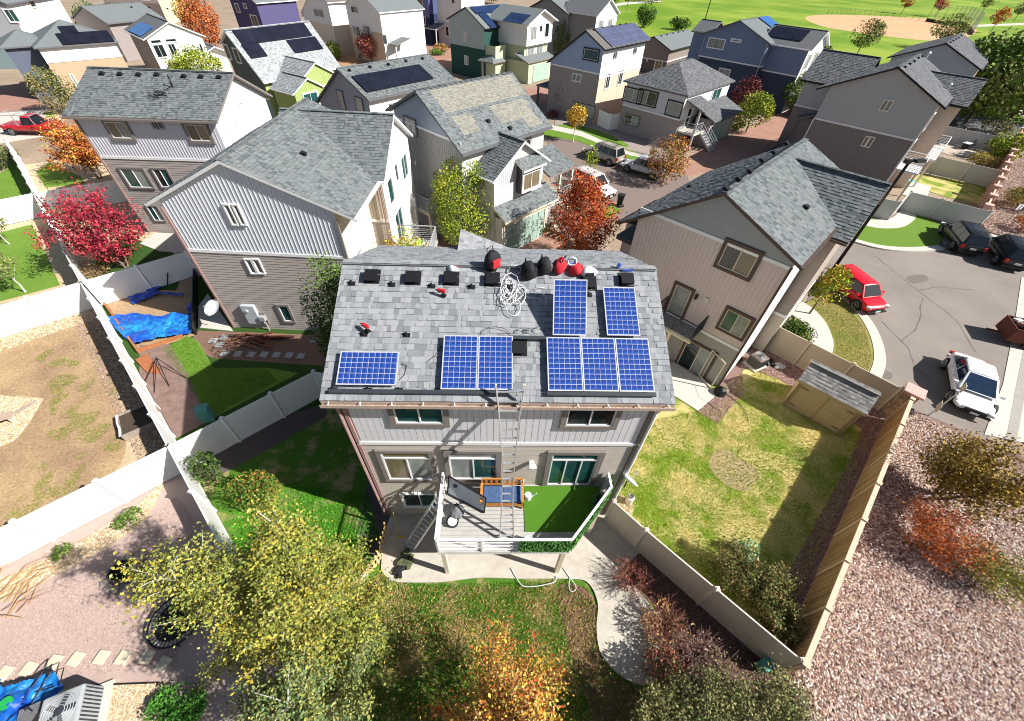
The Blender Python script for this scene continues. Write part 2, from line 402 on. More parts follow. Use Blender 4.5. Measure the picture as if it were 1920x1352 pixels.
# ---------------------------------------------------------------- houses
ROOF_LIGHT = [(.25, .26, .275), (.28, .29, .30), (.19, .20, .215), (.31, .32, .33), (.265, .275, .285), (.22, .23, .245), (.29, .30, .31)]
ROOF_BLUE = [(.145, .162, .166), (.165, .182, .185), (.105, .12, .124), (.185, .20, .204), (.155, .17, .174)]
ROOF_DARK = [(.125, .13, .138), (.15, .155, .162), (.10, .106, .114), (.17, .175, .182), (.135, .14, .147)]
ROOF_PALE = [(.29, .31, .32), (.33, .35, .36), (.22, .24, .25), (.37, .385, .39), (.30, .32, .33)]
ROOF_BROWN = [(.12, .11, .10), (.15, .135, .125), (.10, .092, .086), (.17, .155, .145)]
FARSH = {}
def farmat(pal):
    """for roofs too far away to tell the tabs apart"""
    k = id(pal)
    if k not in FARSH:
        a = np.array(pal); FARSH[k] = mat('far_shingle%d' % len(FARSH), tuple(a.mean(0)), 0.95, 0.22, 9, detail=8, spec=.12, bump=.2, bscale=14)
    return FARSH[k]

class House:
    def __init__(s, name, label, X, Y, yaw, cat='house', group=None, far=False):
        s.root = thing(name, label, cat, (X, Y, 0), yaw, group); s.X, s.Y, s.yaw = X, Y, yaw
        s.T = (0, 0, 0); s.walls = {}; s.roofs = {}; s.far = far
    def at(s, ox=0, oy=0, rot=0): s.T = (ox, oy, rot); return s
    def P(s, u, v, z=0):
        ox, oy, r = s.T; c, n = math.cos(r), math.sin(r); return Vector((ox + u * c - v * n, oy + u * n + v * c, z))
    def l2w(s, p):
        c, n = math.cos(s.yaw), math.sin(s.yaw); return (s.X + p[0] * c - p[1] * n, s.Y + p[0] * n + p[1] * c, p[2])
    def lray(s, px):
        d = ray(px); c, n = math.cos(s.yaw), math.sin(s.yaw)
        o = Vector((-s.X * c - s.Y * n, s.X * n - s.Y * c, H)); return o, Vector((d[0] * c + d[1] * n, -d[0] * n + d[1] * c, d[2]))
    # -- walls: relief boards, not paint
    def wall(s, key, p0, p1, z0, levels, prof=None):
        """from p0 to p1 (outside on the right of that walk); levels [(top z, style, material)]; prof [(u, z)] the roof line"""
        a = s.P(*p0); b = s.P(*p1); L = (b - a).length; d = (b - a) / L; nrm = Vector((d.y, -d.x, 0))
        s.walls[key] = (a, d, nrm, L)
        ztop = max(z for u, z in prof) if prof else levels[-1][0]
        zb = z0
        for i, (zt, style, m) in enumerate(levels):
            zt = ztop if i == len(levels) - 1 else zt
            poly = [(0, zb), (L, zb), (L, zt), (0, zt)]
            if prof:
                for (u0, q0), (u1, q1) in zip(prof[:-1], prof[1:]):
                    k = (q1 - q0) / (u1 - u0); poly = clip(poly, -k, 1, q0 - k * u0) if poly else poly
            if len(poly) < 3: continue
            to = lambda u, z, o=0.0: a + d * u + nrm * o + Vector((0, 0, z))
            mb = MB(); mb.face([to(u, z) for u, z in poly])
            if style == 'lap' and not s.far:
                e = .16; z = zb
                while z < zt - .02:
                    z2 = min(z + e, zt); row = clip(clip(poly, 0, -1, -z), 0, 1, z2)
                    if len(row) >= 3:
                        off = lambda q: .022 - .016 * (q - z) / e
                        mb.face([to(u, q, off(q)) for u, q in row])
                        lo = [u for u, q in row if q < z + 1e-4]
                        if len(lo) >= 2: mb.face([to(min(lo), z), to(max(lo), z), to(max(lo), z, .022), to(min(lo), z, .022)])
                    z = z2
            if style == 'batten' and not s.far:
                u = .1
                while u < L - .05:
                    col = clip(clip(poly, -1, 0, -(u - .014)), 1, 0, u + .014)
                    if len(col) >= 3:
                        zz = [q for _, q in col]; q0, q1 = min(zz), max(zz) - .004
                        c = to(u, (q0 + q1) / 2, .009); mb.box(c, (.028, .022, q1 - q0), math.atan2(d.y, d.x))
                    u += .2
            mb.build('wall', m, s.root)
            if i < len(levels) - 1 and not prof is False:
                if style != 'none' and levels[i + 1][2] is not m:
                    t = MB(); c = to(L / 2, zt + .02, .028); t.box(c, (L + .05, .05, .16), math.atan2(d.y, d.x)); 
                    if not s.far: t.build('band_board', TRIMW, s.root)
            zb = zt
    def corner(s, u, v, z0, z1, m=None, wd=.1):
        b = MB(); c = s.P(u, v, (z0 + z1) / 2); b.box(c, (wd, wd, z1 - z0), s.T[2]); b.build('corner_board', m or TRIMW, s.root)
    def onwall(s, key, px):
        a, d, n, L = s.walls[key]; o, r = s.lray(px); t = (a - o).dot(n) / r.dot(n); p = o + r * t
        return (p - a).dot(d), p.z
    def window(s, key, u0, z0, u1, z1, panes=2, g='d', trim=None, tw=.11, transom=0.0, sash=None, door=False, z=None):
        a, d, n, L = s.walls[key]; rz = math.atan2(d.y, d.x)
        to = lambda u, q, o: a + d * u + n * o + Vector((0, 0, q))
        w_, h_ = u1 - u0, z1 - z0; cu, cz = (u0 + u1) / 2, (z0 + z1) / 2
        if w_ <= .05 or h_ <= .05: return None
        wd = MB()
        for q, ww, hh in ((z1 + tw / 2, w_ + 2 * tw, tw), (z0 - tw / 2, w_ + 2 * tw, tw)): wd.box(to(cu, q, .05), (ww, .1, hh), rz)
        for u in (u0 - tw / 2, u1 + tw / 2): wd.box(to(u, cz, .048), (tw, .095, h_), rz)
        W_ = wd.build('door' if door else 'window', trim or BROWNTRIM, s.root)
        sh = MB(); f = .045 if w_ > .8 else .035
        for q in (z0 + f / 2, z1 - f / 2): sh.box(to(cu, q, .045), (w_, .05, f), rz)
        for u in (u0 + f / 2, u1 - f / 2): sh.box(to(u, cz, .044), (f, .048, h_ - 2 * f), rz)
        zt = z1 - f
        if transom: sh.box(to(cu, z1 - transom, .047), (w_ - 2 * f, .05, f * 1.5), rz)
        zl = z1 - transom if transom else zt
        for i in range(1, panes): sh.box(to(u0 + w_ * i / panes, (z0 + f + zl) / 2, .046), (f, .049, zl - z0 - f), rz)
        sh.build('sash', sash or TRIMW, W_)
        def pane(a0, b0, a1, b1, gg):
            p = MB(); p.box(to((a0 + a1) / 2, (b0 + b1) / 2, .026), (a1 - a0, .012, b1 - b0), rz); p.build('pane', GLASSES[gg], W_)
        gs = (g * panes)[:panes] if len(g) < panes else g
        for i in range(panes):
            pane(u0 + w_ * i / panes + .01, z0 + .01, u0 + w_ * (i + 1) / panes - .01, zl - .005, gs[i])
        if transom: pane(u0 + .01, zl + .02, u1 - .01, zt, g[0])
        return W_
    def winpx(s, key, p, q, **k):
        """a window whose corners the photograph shows at pixels p (top left) and q (bottom right)"""
        u0, z1 = s.onwall(key, p); u1, z0 = s.onwall(key, q); t = k.get('tw', .11) * .5
        u0, u1 = min(u0, u1), max(u0, u1); z0, z1 = min(z0, z1), max(z0, z1)
        return s.window(key, u0 + t, z0 + t, u1 - t, z1 - t, **k)
    # -- roofs
    def roof(s, key, pts, pal, th=.15, edge=None, tabs=True, ex=.19, keep=None, name='roof'):
        """a roof plane; pts = eave start, eave end, then the rest counter-clockwise from above"""
        P = [Vector(p) for p in pts]; U = (P[1] - P[0]).normalized(); N = U.cross(P[-1] - P[0]).normalized()
        if N.z < 0: N = -N
        V = N.cross(U).normalized(); s.roofs[key] = (P[0], U, V, N)
        b = MB(); lo = [p - Vector((0, 0, th)) for p in P]; k = len(P)
        b.face(P, 0); b.face(list(reversed(lo)), 1)
        for i in range(k):
            j = (i + 1) % k; b.face([P[i], lo[i], lo[j], P[j]], 1)
        tabs = tabs and not s.far
        base = mat('roof_deck', (.12, .125, .13), .95) if tabs else farmat(pal)
        b.build(name, [base, edge or BROWNTRIM], s.root)
        if not tabs: return
        poly = [((p - P[0]).dot(U), (p - P[0]).dot(V)) for p in P]
        vmax = max(v for u, v in poly); sh = MB(); v = 0.0; r = random.Random(len(s.roofs) * 7 + int(abs(s.X) * 10))
        to = lambda u, v, o: P[0] + U * u + V * v + N * o
        while v < vmax - .03:
            v2 = min(v + ex + .04, vmax)
            row = clip(clip(poly, 0, -1, -(v + .004)), 0, 1, min(v + ex, vmax))
            if len(row) < 3: v += ex; continue
            lo_ = [u for u, q in row if q < v + .02]; hi_ = [u for u, q in row if q > min(v + ex, vmax) - .02]
            if not lo_ or not hi_: 
                lo_ = hi_ = [u for u, q in row]
            a0, a1, b0, b1 = min(lo_), max(lo_), min(hi_), max(hi_)
            u = -r.uniform(0, .3) + min(a0, b0)
            U1 = max(a1, b1)
            while u < U1:
                w_ = r.choice((.10, .13, .16, .2, .25)); c = r.choice(pal)
                e0, e1 = max(u, a0), min(u + w_, a1); f0, f1 = max(u, b0), min(u + w_, b1)
                if e1 > e0 + .01 or f1 > f0 + .01:
                    e1 = max(e0, e1); f1 = max(f0, f1)
                    if e1 - e0 < .01: e0 = e1 = min(max(f0, a0), a1)
                    if f1 - f0 < .01: f0 = f1 = min(max(e0, b0), b1)
                    t = .010 if r.random() < .5 else .026
                    if keep and keep(u, v, w_, c, t): pass
                    else:
                        sh.face([to(e0, v, t), to(e1, v, t), to(f1, v + ex, .003), to(f0, v + ex, .003)], 0, c)
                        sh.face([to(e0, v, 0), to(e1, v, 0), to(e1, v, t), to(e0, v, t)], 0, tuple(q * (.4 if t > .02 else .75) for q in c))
                u += w_
            v += ex
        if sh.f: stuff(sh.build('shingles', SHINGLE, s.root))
    def onroof(s, key, px, off=0.0):
        P0, U, V, N = s.roofs[key]; o, r = s.lray(px); t = (P0 + N * off - o).dot(N) / r.dot(N); p = o + r * t
        return (p - P0).dot(U), (p - P0).dot(V)
    def rp(s, key, u, v, o=0.0):
        P0, U, V, N = s.roofs[key]; return P0 + U * u + V * v + N * o
    def ridgecap(s, a, b, pal):
        m = MB(); a, b = Vector(a), Vector(b); L = (b - a).length; n = max(1, int(L / .3)); r = random.Random(n)
        for i in range(n):
            m.bar(a.lerp(b, i / n) + Vector((0, 0, .015 + .006 * (i % 2))), a.lerp(b, (i + 1) / n) + Vector((0, 0, .015 + .006 * (i % 2))), .26, .03, col=r.choice(pal))
        stuff(m.build('ridge_cap', SHINGLE, s.root))
    def gable(s, w_, L, ta, za, zl, zr, levels, pal, oL=.4, oR=.4, r0=.3, r1=.3, z0=0.0, pre='', walls='FBLR', lv=None, tabs=True, edge=None, cap=True, gutter=True, planes='lr'):
        """gable volume, its gable face on v = 0 from u = 0 to w, ridge along +v. lv: levels per wall letter"""
        lv = lv or {}; th = .16
        kl = (za - zl) / (ta + oL); kr = (za - zr) / (w_ + oR - ta)
        wl, wr, wa = za - kl * ta - th, za - kr * (w_ - ta) - th, za - th
        prof = [(0, wl), (ta, wa), (w_, wr)]; pb = [(0, wr), (w_ - ta, wa), (w_, wl)]
        if 'F' in walls: s.wall(pre + 'F', (0, 0), (w_, 0), z0, lv.get('F', levels), prof)
        if 'R' in walls: s.wall(pre + 'R', (w_, 0), (w_, L), z0, lv.get('R', levels), [(0, wr), (L, wr)])
        if 'B' in walls: s.wall(pre + 'B', (w_, L), (0, L), z0, lv.get('B', levels), pb)
        if 'L' in walls: s.wall(pre + 'L', (0, L), (0, 0), z0, lv.get('L', levels), [(0, wl), (L, wl)])
        A = lambda u, v, z: s.P(u, v, z)
        if 'l' in planes: s.roof(pre + 'rl', [A(-oL, L + r1, zl), A(-oL, -r0, zl), A(ta, -r0, za), A(ta, L + r1, za)], pal, tabs=tabs, edge=edge)
        if 'r' in planes: s.roof(pre + 'rr', [A(w_ + oR, -r0, zr), A(w_ + oR, L + r1, zr), A(ta, L + r1, za), A(ta, -r0, za)], pal, tabs=tabs, edge=edge)
        if cap and not s.far: s.ridgecap(A(ta, -r0, za), A(ta, L + r1, za), pal)
        if gutter and not s.far:
            for u, z, on in ((-oL - .06, zl, 'l'), (w_ + oR + .06, zr, 'r')):
                if on in planes:
                    g = MB(); g.bar(A(u, -r0, z - .11), A(u, L + r1, z - .11), .11, .11); g.build('gutter', edge or BROWNTRIM, s.root)
        s.prof = (wl, wa, wr)
    def vent(s, key, u, v, kind='box'):
        P0, U, V, N = s.roofs[key]; b = MB()
        def bx(u0, v0, o0, du, dv, do_):
            q = []
            for o in (o0, o0 + do_):
                for vv in (v0, v0 + dv):
                    for uu in (u0, u0 + du): q.append(s.rp(key, uu, vv, o))
            i = len(b.v); b.v += [tuple(p) for p in q]
            for f in ((0, 2, 3, 1), (4, 5, 7, 6), (0, 1, 5, 4), (2, 6, 7, 3), (0, 4, 6, 2), (1, 3, 7, 5)): b.f.append(tuple(i + k for k in f)); b.m.append(0); b.c.append(None)
        if kind == 'box':
            q = 1.0 if s is globals().get('H0') else .62
            bx(u - .24 * q, v - .24 * q, .012, .48 * q, .5 * q, .012); bx(u - .17 * q, v - .18 * q, .024, .34 * q, .34 * q, .14 * q); bx(u - .2 * q, v - .21 * q, .024 + .13 * q, .4 * q, .38 * q, .03)
            b.build('roof_vent', BLACK, s.root)
        else:
            p = s.rp(key, u, v, 0); b.tube([p - Vector((0, 0, .05)), p + Vector((0, 0, .4))], .05, 8); b.build('vent_pipe', BLACK, s.root)
    def ventpx(s, key, pts, kind='box'):
        for p in pts: s.vent(key, *s.onroof(key, p, .08), kind)
    def panels(s, key, px, nu, nv, du, dv, m, skip=(), off=.1, frame=None, uv=None):
        """rows of solar panels on a roof plane, px = lower left corner"""
        u0, v0 = uv or s.onroof(key, px, off)
        for i in range(nu):
            for j in range(nv):
                if (i, j) in skip: continue
                b = MB(); q = [s.rp(key, u0 + i * (du + .02) + a * du, v0 + j * (dv + .02) + c * dv, off + e) for e in (-.04, 0) for a, c in ((0, 0), (1, 0), (1, 1), (0, 1))]
                b.face(q[4:], 0)
                for k in range(4): b.face([q[k], q[(k + 1) % 4], q[4 + (k + 1) % 4], q[4 + k]], 1)
                b.face(q[3::-1], 1); b.build('solar_panel', [m, frame or BLACK], s.root)
    def gutterbar(s, a, b, m=None, name='gutter', t=.1):
        g = MB(); g.bar(a, b, t, t); return g.build(name, m or BROWNTRIM, s.root)
    def downspout(s, u, v, z0, z1, m=None):
        g = MB(); g.bar(s.P(u, v, z0), s.P(u, v, z1), .075, .075); g.build('downspout', m or BROWNTRIM, s.root)
    def shed_roof(s, key, u0, v0, u1, v1, z0, z1, pal, th=.14, tabs=True, edge=None):
        """single slope, low edge from (u0,v0) towards (u1,v0), rising to v1"""
        A = s.P; s.roof(key, [A(u0, v0, z0), A(u1, v0, z0), A(u1, v1, z1), A(u0, v1, z1)], pal, th, edge, tabs)
    def hip(s, u0, v0, u1, v1, ze, zr, pal, o=.4, pre='', tabs=True, edge=None):
        """hip roof, ridge along the longer side"""
        A = s.P; a0, b0, a1, b1 = u0 - o, v0 - o, u1 + o, v1 + o
        if (a1 - a0) >= (b1 - b0): h = (b1 - b0) / 2; r0, r1 = (a0 + h, b0 + h), (a1 - h, b0 + h)
        else: h = (a1 - a0) / 2; r0, r1 = (a0 + h, b0 + h), (a0 + h, b1 - h)
        c = [A(a0, b0, ze), A(a1, b0, ze), A(a1, b1, ze), A(a0, b1, ze)]; R0, R1 = A(*r0, zr), A(*r1, zr)
        wide = (a1 - a0) >= (b1 - b0)
        s.roof(pre + 'f', [c[0], c[1], R1, R0] if wide else [c[0], c[1], R0], pal, tabs=tabs, edge=edge)
        s.roof(pre + 'r', [c[1], c[2], R1] if wide else [c[1], c[2], R1, R0], pal, tabs=tabs, edge=edge)
        s.roof(pre + 'b', [c[2], c[3], R0, R1] if wide else [c[2], c[3], R1], pal, tabs=tabs, edge=edge)
        s.roof(pre + 'l', [c[3], c[0], R0] if wide else [c[3], c[0], R0, R1], pal, tabs=tabs, edge=edge)
    def boxwalls(s, u0, v0, u1, v1, z0, levels, pre='', walls='FBLR', lv=None):
        lv = lv or {}; g = lambda k: lv.get(k, levels)
        if 'F' in walls: s.wall(pre + 'F', (u0, v0), (u1, v0), z0, g('F'))
        if 'R' in walls: s.wall(pre + 'R', (u1, v0), (u1, v1), z0, g('R'))
        if 'B' in walls: s.wall(pre + 'B', (u1, v1), (u0, v1), z0, g('B'))
        if 'L' in walls: s.wall(pre + 'L', (u0, v1), (u0, v0), z0, g('L'))
    def railing(s, pts, z, h=1.0, bars=5, m=None, post=1.5):
        """posts and horizontal rails along local points"""
        b = MB(); m = m or GALV
        for (a, c) in zip(pts[:-1], pts[1:]):
            a, c = s.P(*a, z), s.P(*c, z); n = max(1, round((c - a).length / post))
            for i in range(n + 1):
                p = a.lerp(c, i / n); b.bar(p, p + Vector((0, 0, h)), .05, .05)
            b.bar(a + Vector((0, 0, h)), c + Vector((0, 0, h)), .07, .05)
            for k in range(bars): 
                zz = .12 + (h - .2) * k / bars; b.bar(a + Vector((0, 0, zz)), c + Vector((0, 0, zz)), .025, .025)
        return b.build('railing', m, s.root)
    def stairs(s, u, v, du, dv, z1, n, wd, m):
        """n treads from (u,v) at height z1 down along direction (du,dv) per tread"""
        d = Vector((du, dv, 0)).normalized()
        for i in range(n):
            z = z1 * (1 - (i + 1) / (n + 1)); b = MB(); p = s.P(u + du * (i + .5), v + dv * (i + .5), z)
            b.box(p, (wd if abs(dv) > abs(du) else abs(du) + .03, abs(dv) + .03 if abs(dv) > abs(du) else wd, .06), s.T[2]); b.build('step', m, s.root)
        b = MB()
        for q in (-wd / 2, wd / 2):
            sx, sy = (q, 0) if abs(dv) > abs(du) else (0, q)
            b.bar(s.P(u + sx, v + sy, z1 - .15), s.P(u + du * n + sx, v + dv * n + sy, .02), .05, .22)
            for i in range(0, n + 1, 3): b.bar(s.P(u + du * i + sx, v + dv * i + sy, z1 * (1 - i / (n + 1))), s.P(u + du * i + sx, v + dv * i + sy, z1 * (1 - i / (n + 1)) + .95), .04, .04)
            for k in (.3, .6, .95): b.bar(s.P(u + sx, v + sy, z1 + k), s.P(u + du * n + sx, v + dv * n + sy, .1 + k), .03, .03)
        b.build('stair_rail', m, s.root)
# ---------------------------------------------------------------- ground
GRAV_TAN = mat('tan_gravel', (.50, .38, .23), .95, .35, 60, bump=.6, bscale=70, col2=(.60, .48, .31), scale2=3)
GRAV_PINK = mat('pink_gravel', (.20, .125, .105), .95, .5, 45, bump=.8, bscale=60, col2=(.28, .19, .16), scale2=2)
FINES = mat('pink_crusher_fines', (.42, .31, .27), .95, .2, 70, bump=.4, bscale=80, col2=(.46, .345, .30), scale2=1.2)
MULCH = mat('dark_mulch', (.135, .085, .065), .95, .4, 40, bump=.7, bscale=50)
DIRT = mat('dry_dirt', (.30, .195, .115), .95, .3, 9, bump=.5, bscale=40, col2=(.43, .30, .16), scale2=.5)
LAWN = mat('lawn_soil', (.065, .16, .012), .95, .35, 30, bump=.4, bscale=60, col2=(.34, .26, .12), scale2=.9, sharp=(.5, .62))
TURF = mat('bright_turf', (.125, .235, .022), .95, .16, 30, bump=.5, bscale=90, col2=(.15, .26, .03), scale2=.8)
YLAWN = mat('yellowed_lawn', (.52, .43, .17), .95, .35, 22, bump=.5, bscale=60, col2=(.16, .25, .018), scale2=.55, sharp=(.44, .58))
PARK = mat('park_grass', (.115, .22, .004), .95, .10, 1.2, col2=(.24, .32, .03), scale2=.035, sharp=(.42, .62), bump=.2, bscale=6)
INFIELD = mat('infield_clay', (.60, .36, .20), .95, .08, .4, col2=(.55, .32, .17), scale2=.08)
TERRAIN = mat('tan_landscaping', (.33, .25, .18), .95, .25, 4, bump=.3, col2=(.26, .20, .14), scale2=.25)
RTILE = mat('garden_mulch', (.20, .12, .085), .95, .35, 25, bump=.6, bscale=40)

slab('ground', [(-600, -40), (600, -40), (900, 1400), (-900, 1400)], -.02, TERRAIN, 1.0)
FA0, FA1 = Vector((-49.75, 40.37)), Vector((-14.04, 8.51)); FB0, FB1 = Vector((-17.59, 4.83)), Vector((-9.21, 12.91))
da, db = (FA1 - FA0).normalized(), (FB1 - FB0).normalized()
JAB = FA1; JAC = FA0 + da * ((Vector((-25.93, 19.1)) - FA0).dot(da)); JAD = FA0 + da * ((Vector((-38.08, 29.97)) - FA0).dot(da))
AEND = JAB + da * 8.0
A_ = lambda t: tuple(JAB + da * t)                          # along the long fence from the lower junction
def quad(p, u, v): p = Vector(p); u = Vector(u); v = Vector(v); return [tuple(p), tuple(p + u), tuple(p + u + v), tuple(p + v)]
# -- yards left of the long fence (each lies between two cross fences)
n_ = -db
slab('gravel', [tuple(JAC), tuple(JAB), tuple(JAB + n_ * 22), tuple(JAC + n_ * 22)], .008, GRAV_TAN)
slab('dirt', smooth_line(WP([(150, 578), (188, 640), (222, 745), (232, 860), (120, 960), (-60, 1040), (-140, 900), (20, 830), (75, 760), (70, 745), (-40, 735), (-80, 660), (0, 640), (80, 610)]), 5, True), .014, DIRT)
slab('gravel', [tuple(JAD), tuple(JAC), tuple(JAC + n_ * 22), tuple(JAD + n_ * 22)], .008, GRAV_TAN)
slab('lawn', WP([(-60, 452), (60, 421), (113, 535), (-60, 582)]), .02, TURF)
slab('lawn', WP([(-40, 350), (12, 318), (25, 300), (62, 355), (55, 372), (-40, 400)]), .02, TURF)
slab('gravel', [tuple(JAB), tuple(JAB + da * 14), tuple(JAB + da * 14 + n_ * 24), tuple(JAB + n_ * 24)], .008, FINES)
slab('gravel', smooth_line(WP([(-80, 1110), (110, 1055), (250, 955), (305, 905), (300, 925), (262, 985), (120, 1072), (-60, 1150)]), 4, True), .016, GRAV_TAN)
slab('gravel', WP([(140, 1286), (210, 1281), (318, 1277), (312, 1420), (-60, 1420), (-60, 1330)]), .016, GRAV_TAN)
# -- yards between the long fence and the houses
slab('lawn', [tuple(JAC), tuple(JAB), (-9.3, 12.8), (-12, 17.7), (-21.6, 22.9)], .006, mat('painted_shade_lawn', (.03, .075, .008), .95, .3, 40, bump=.4))  # grass colour itself is darkened to paint in the shade between the houses
slab('lawn', WP([(304, 655), (350, 630), (372, 640), (400, 690), (500, 690), (560, 700), (390, 790), (340, 700)]), .016, TURF)
slab('gravel', WP([(262, 648), (318, 645), (352, 700), (392, 790), (330, 822), (262, 700)]), .02, GRAV_PINK)
slab('gravel', WP([(350, 648), (372, 620), (640, 630), (660, 690), (400, 672)]), .012, RTILE)
slab('gravel', [tuple(JAD), tuple(JAC), (-21.6, 22.9), (-28.3, 28.0), (-30, 37)], .006, GRAV_TAN)
slab('lawn', WP([(175, 480), (230, 440), (320, 470), (350, 500), (330, 545), (200, 540)]), .016, mat('painted_shade_lawn', (.045, .10, .012)))  # same grass, with the shade painted into its colour
slab('patio', WP([(263, 458), (292, 437), (340, 440), (352, 475), (300, 472)]), .06, CONCW)
slab('patio', WP([(372, 615), (373, 575), (390, 552), (430, 610), (438, 622)]), .06, CONCW)
slab('lawn', WP([(68, 322), (92, 305), (150, 330), (160, 345), (85, 352)]), .016, TURF)
slab('gravel', [tuple(JAD + da * -14), tuple(JAD), (-30, 37), (-37, 48)], .006, GRAV_TAN)
# -- the yard of the house in the middle
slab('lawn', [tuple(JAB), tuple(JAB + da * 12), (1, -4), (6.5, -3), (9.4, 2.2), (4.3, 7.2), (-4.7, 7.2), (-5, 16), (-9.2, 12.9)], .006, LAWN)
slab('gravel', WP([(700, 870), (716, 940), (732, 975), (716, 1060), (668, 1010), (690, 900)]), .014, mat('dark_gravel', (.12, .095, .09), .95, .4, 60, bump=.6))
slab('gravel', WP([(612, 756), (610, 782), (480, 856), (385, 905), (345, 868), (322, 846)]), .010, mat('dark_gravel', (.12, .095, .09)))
PATIO = smooth_line(WP([(715, 1070), (717, 1040), (722, 1000), (733, 966)]), 3) + WP([(900, 955), (1110, 955), (1152, 968), (1200, 1035), (1163, 1072)]) + smooth_line(WP([(1163, 1072), (1195, 1108), (1230, 1150), (1265, 1200), (1250, 1270), (1215, 1285), (1170, 1272), (1128, 1230), (1118, 1180), (1120, 1130), (1100, 1092), (1060, 1086), (980, 1086), (900, 1084), (830, 1092), (780, 1093), (735, 1090), (715, 1070)]), 5)[:-1]
slab('patio', PATIO, .07, CONC)
slab('mulch', smooth_line(WP([(1152, 1075), (1202, 1037), (1240, 1060), (1500, 1240), (1500, 1330), (1380, 1400), (1270, 1300), (1268, 1195), (1220, 1130)]), 4, True), .012, MULCH)
slab('mulch', smooth_line(WP([(1045, 1105), (1075, 1095), (1112, 1120), (1116, 1180), (1128, 1240), (1170, 1285), (1230, 1300), (1220, 1400), (1120, 1352), (1080, 1250), (1055, 1170)]), 4, True), .012, RTILE)
# -- the yard on the right
slab('lawn', [(4.3, 7.2), (9.35, 2.25), (19.8, 13.4), (15.1, 18.5), (11.5, 15.1), (4.2, 15)], .006, YLAWN)
slab('gravel', WP([(1478, 1075), (1590, 870), (1640, 740), (1700, 755), (1670, 850), (1530, 1180), (1500, 1200)]), .014, mat('rose_gravel', (.24, .15, .13), .95, .4, 55, bump=.7))
slab('gravel', WP([(1385, 640), (1450, 630), (1560, 690), (1705, 760), (1660, 830), (1560, 770), (1460, 712), (1400, 690), (1345, 735), (1330, 770)]), .018, mat('rose_gravel', (.24, .15, .13)))
slab('gravel', WP([(1306, 772), (1345, 732), (1395, 735), (1345, 795)]), .022, GRAV_PINK)
slab('patio', WP([(1228, 690), (1262, 680), (1330, 722), (1345, 740), (1308, 771), (1240, 728)]), .06, CONCW)
slab('gravel', WP([(1150, 940), (1165, 925), (1190, 950), (1180, 975), (1160, 955)]), .016, GRAV_TAN)
slab('dirt', smooth_line(WP([(1330, 860), (1355, 840), (1395, 865), (1420, 885), (1405, 918), (1370, 915), (1335, 885)]), 4, True), .01, mat('bare_lawn', (.42, .32, .19), .95, .25, 20, bump=.4))
# -- the rock bed outside the wood fence
slab('gravel', [(9.6, 1.9), (20.2, 13.2), (21.4, 14.4), (25.5, 11.4), (30, 3), (20, -8), (6, -6)], .006, GRAV_PINK)
# -- cul-de-sac
slab('road', WP([(1560, 440), (1640, 452), (1740, 452), (1790, 420), (1960, 480), (1960, 560), (1905, 640), (1890, 720), (1850, 830), (1690, 760), (1640, 700), (1560, 560), (1500, 600)]), .004, ASPH)
slab('pavement', WP([(1915, 520), (2060, 560), (2060, 860), (1845, 815), (1880, 720), (1900, 620)]), .03, CONCW)
slab('gutter_strip', WP([(1938, 560), (1952, 562), (1905, 830), (1885, 826), (1905, 720)]), .036, mat('worn_gutter', (.33, .31, .28), .95, .1, 4))
def ring(name, inner, wd, z, m):
    """a strip that follows a pixel curve on its right side"""
    P = smooth_line(WP(inner), 6); L_, R_ = [], []
    for i, p in enumerate(P):
        a, b = Vector(P[max(i - 1, 0)]), Vector(P[min(i + 1, len(P) - 1)]); d = (b - a).normalized(); n = Vector((d.y, -d.x))
        L_.append(p); R_.append(tuple(Vector(p) + n * wd))
    return slab(name, L_ + R_[::-1], z, m, .14)
C1 = [(1567, 555), (1590, 572), (1616, 605), (1632, 640), (1636, 675), (1626, 705), (1610, 735)]
slab('lawn', smooth_line(WP([(1500, 575), (1530, 560), (1567, 555)]), 3)[:-1] + smooth_line(WP(C1), 5) + WP([(1560, 725), (1470, 640)]), .10, mat('curb_lawn', (.17, .19, .035), .95, .3, 20, bump=.5, col2=(.30, .24, .08), scale2=.5), .1)
ring('kerb', C1, -.62, .125, CONCW)
slab('sidewalk', smooth_line(WP([(1480, 560), (1515, 575), (1545, 605), (1560, 640), (1558, 665), (1545, 690)]), 4) + smooth_line(WP([(1510, 672), (1519, 650), (1516, 630), (1495, 600), (1470, 585)]), 4), .112, CONCW, .1)
C2 = [(1757, 462), (1722, 465), (1680, 465), (1640, 460), (1596, 448)]
slab('lawn', smooth_line(WP([(1757, 462), (1722, 465), (1680, 465), (1640, 460), (1596, 448)]), 4) + smooth_line(WP([(1600, 430), (1630, 395), (1700, 400), (1772, 425), (1767, 445), (1757, 462)]), 3)[:-1], .10, mat('green_verge', (.12, .22, .02), .95, .2, 25, bump=.5), .1)
ring('kerb', C2[::-1], .62, .125, CONCW)
slab('sidewalk', smooth_line(WP([(1610, 423), (1650, 430), (1690, 428), (1712, 415), (1716, 405)]), 4) + smooth_line(WP([(1688, 395), (1672, 410), (1645, 414), (1612, 412)]), 4), .112, CONCW, .1)
slab('gravel', WP([(1625, 398), (1680, 388), (1690, 398), (1672, 410), (1640, 414)]), .108, GRAV_PINK, .1)
slab('gravel', WP([(1690, 395), (1770, 420), (1835, 440), (1838, 425), (1735, 385)]), .104, GRAV_PINK, .1)
slab('driveway', WP([(1765, 445), (1778, 430), (1860, 440), (1975, 480), (1960, 505), (1870, 470), (1770, 458)]), .03, CONCW)
slab('gravel', WP([(1840, 430), (1870, 370), (1885, 330), (1930, 230), (2080, 240), (2080, 470), (1960, 470)]), .02, GRAV_PINK)
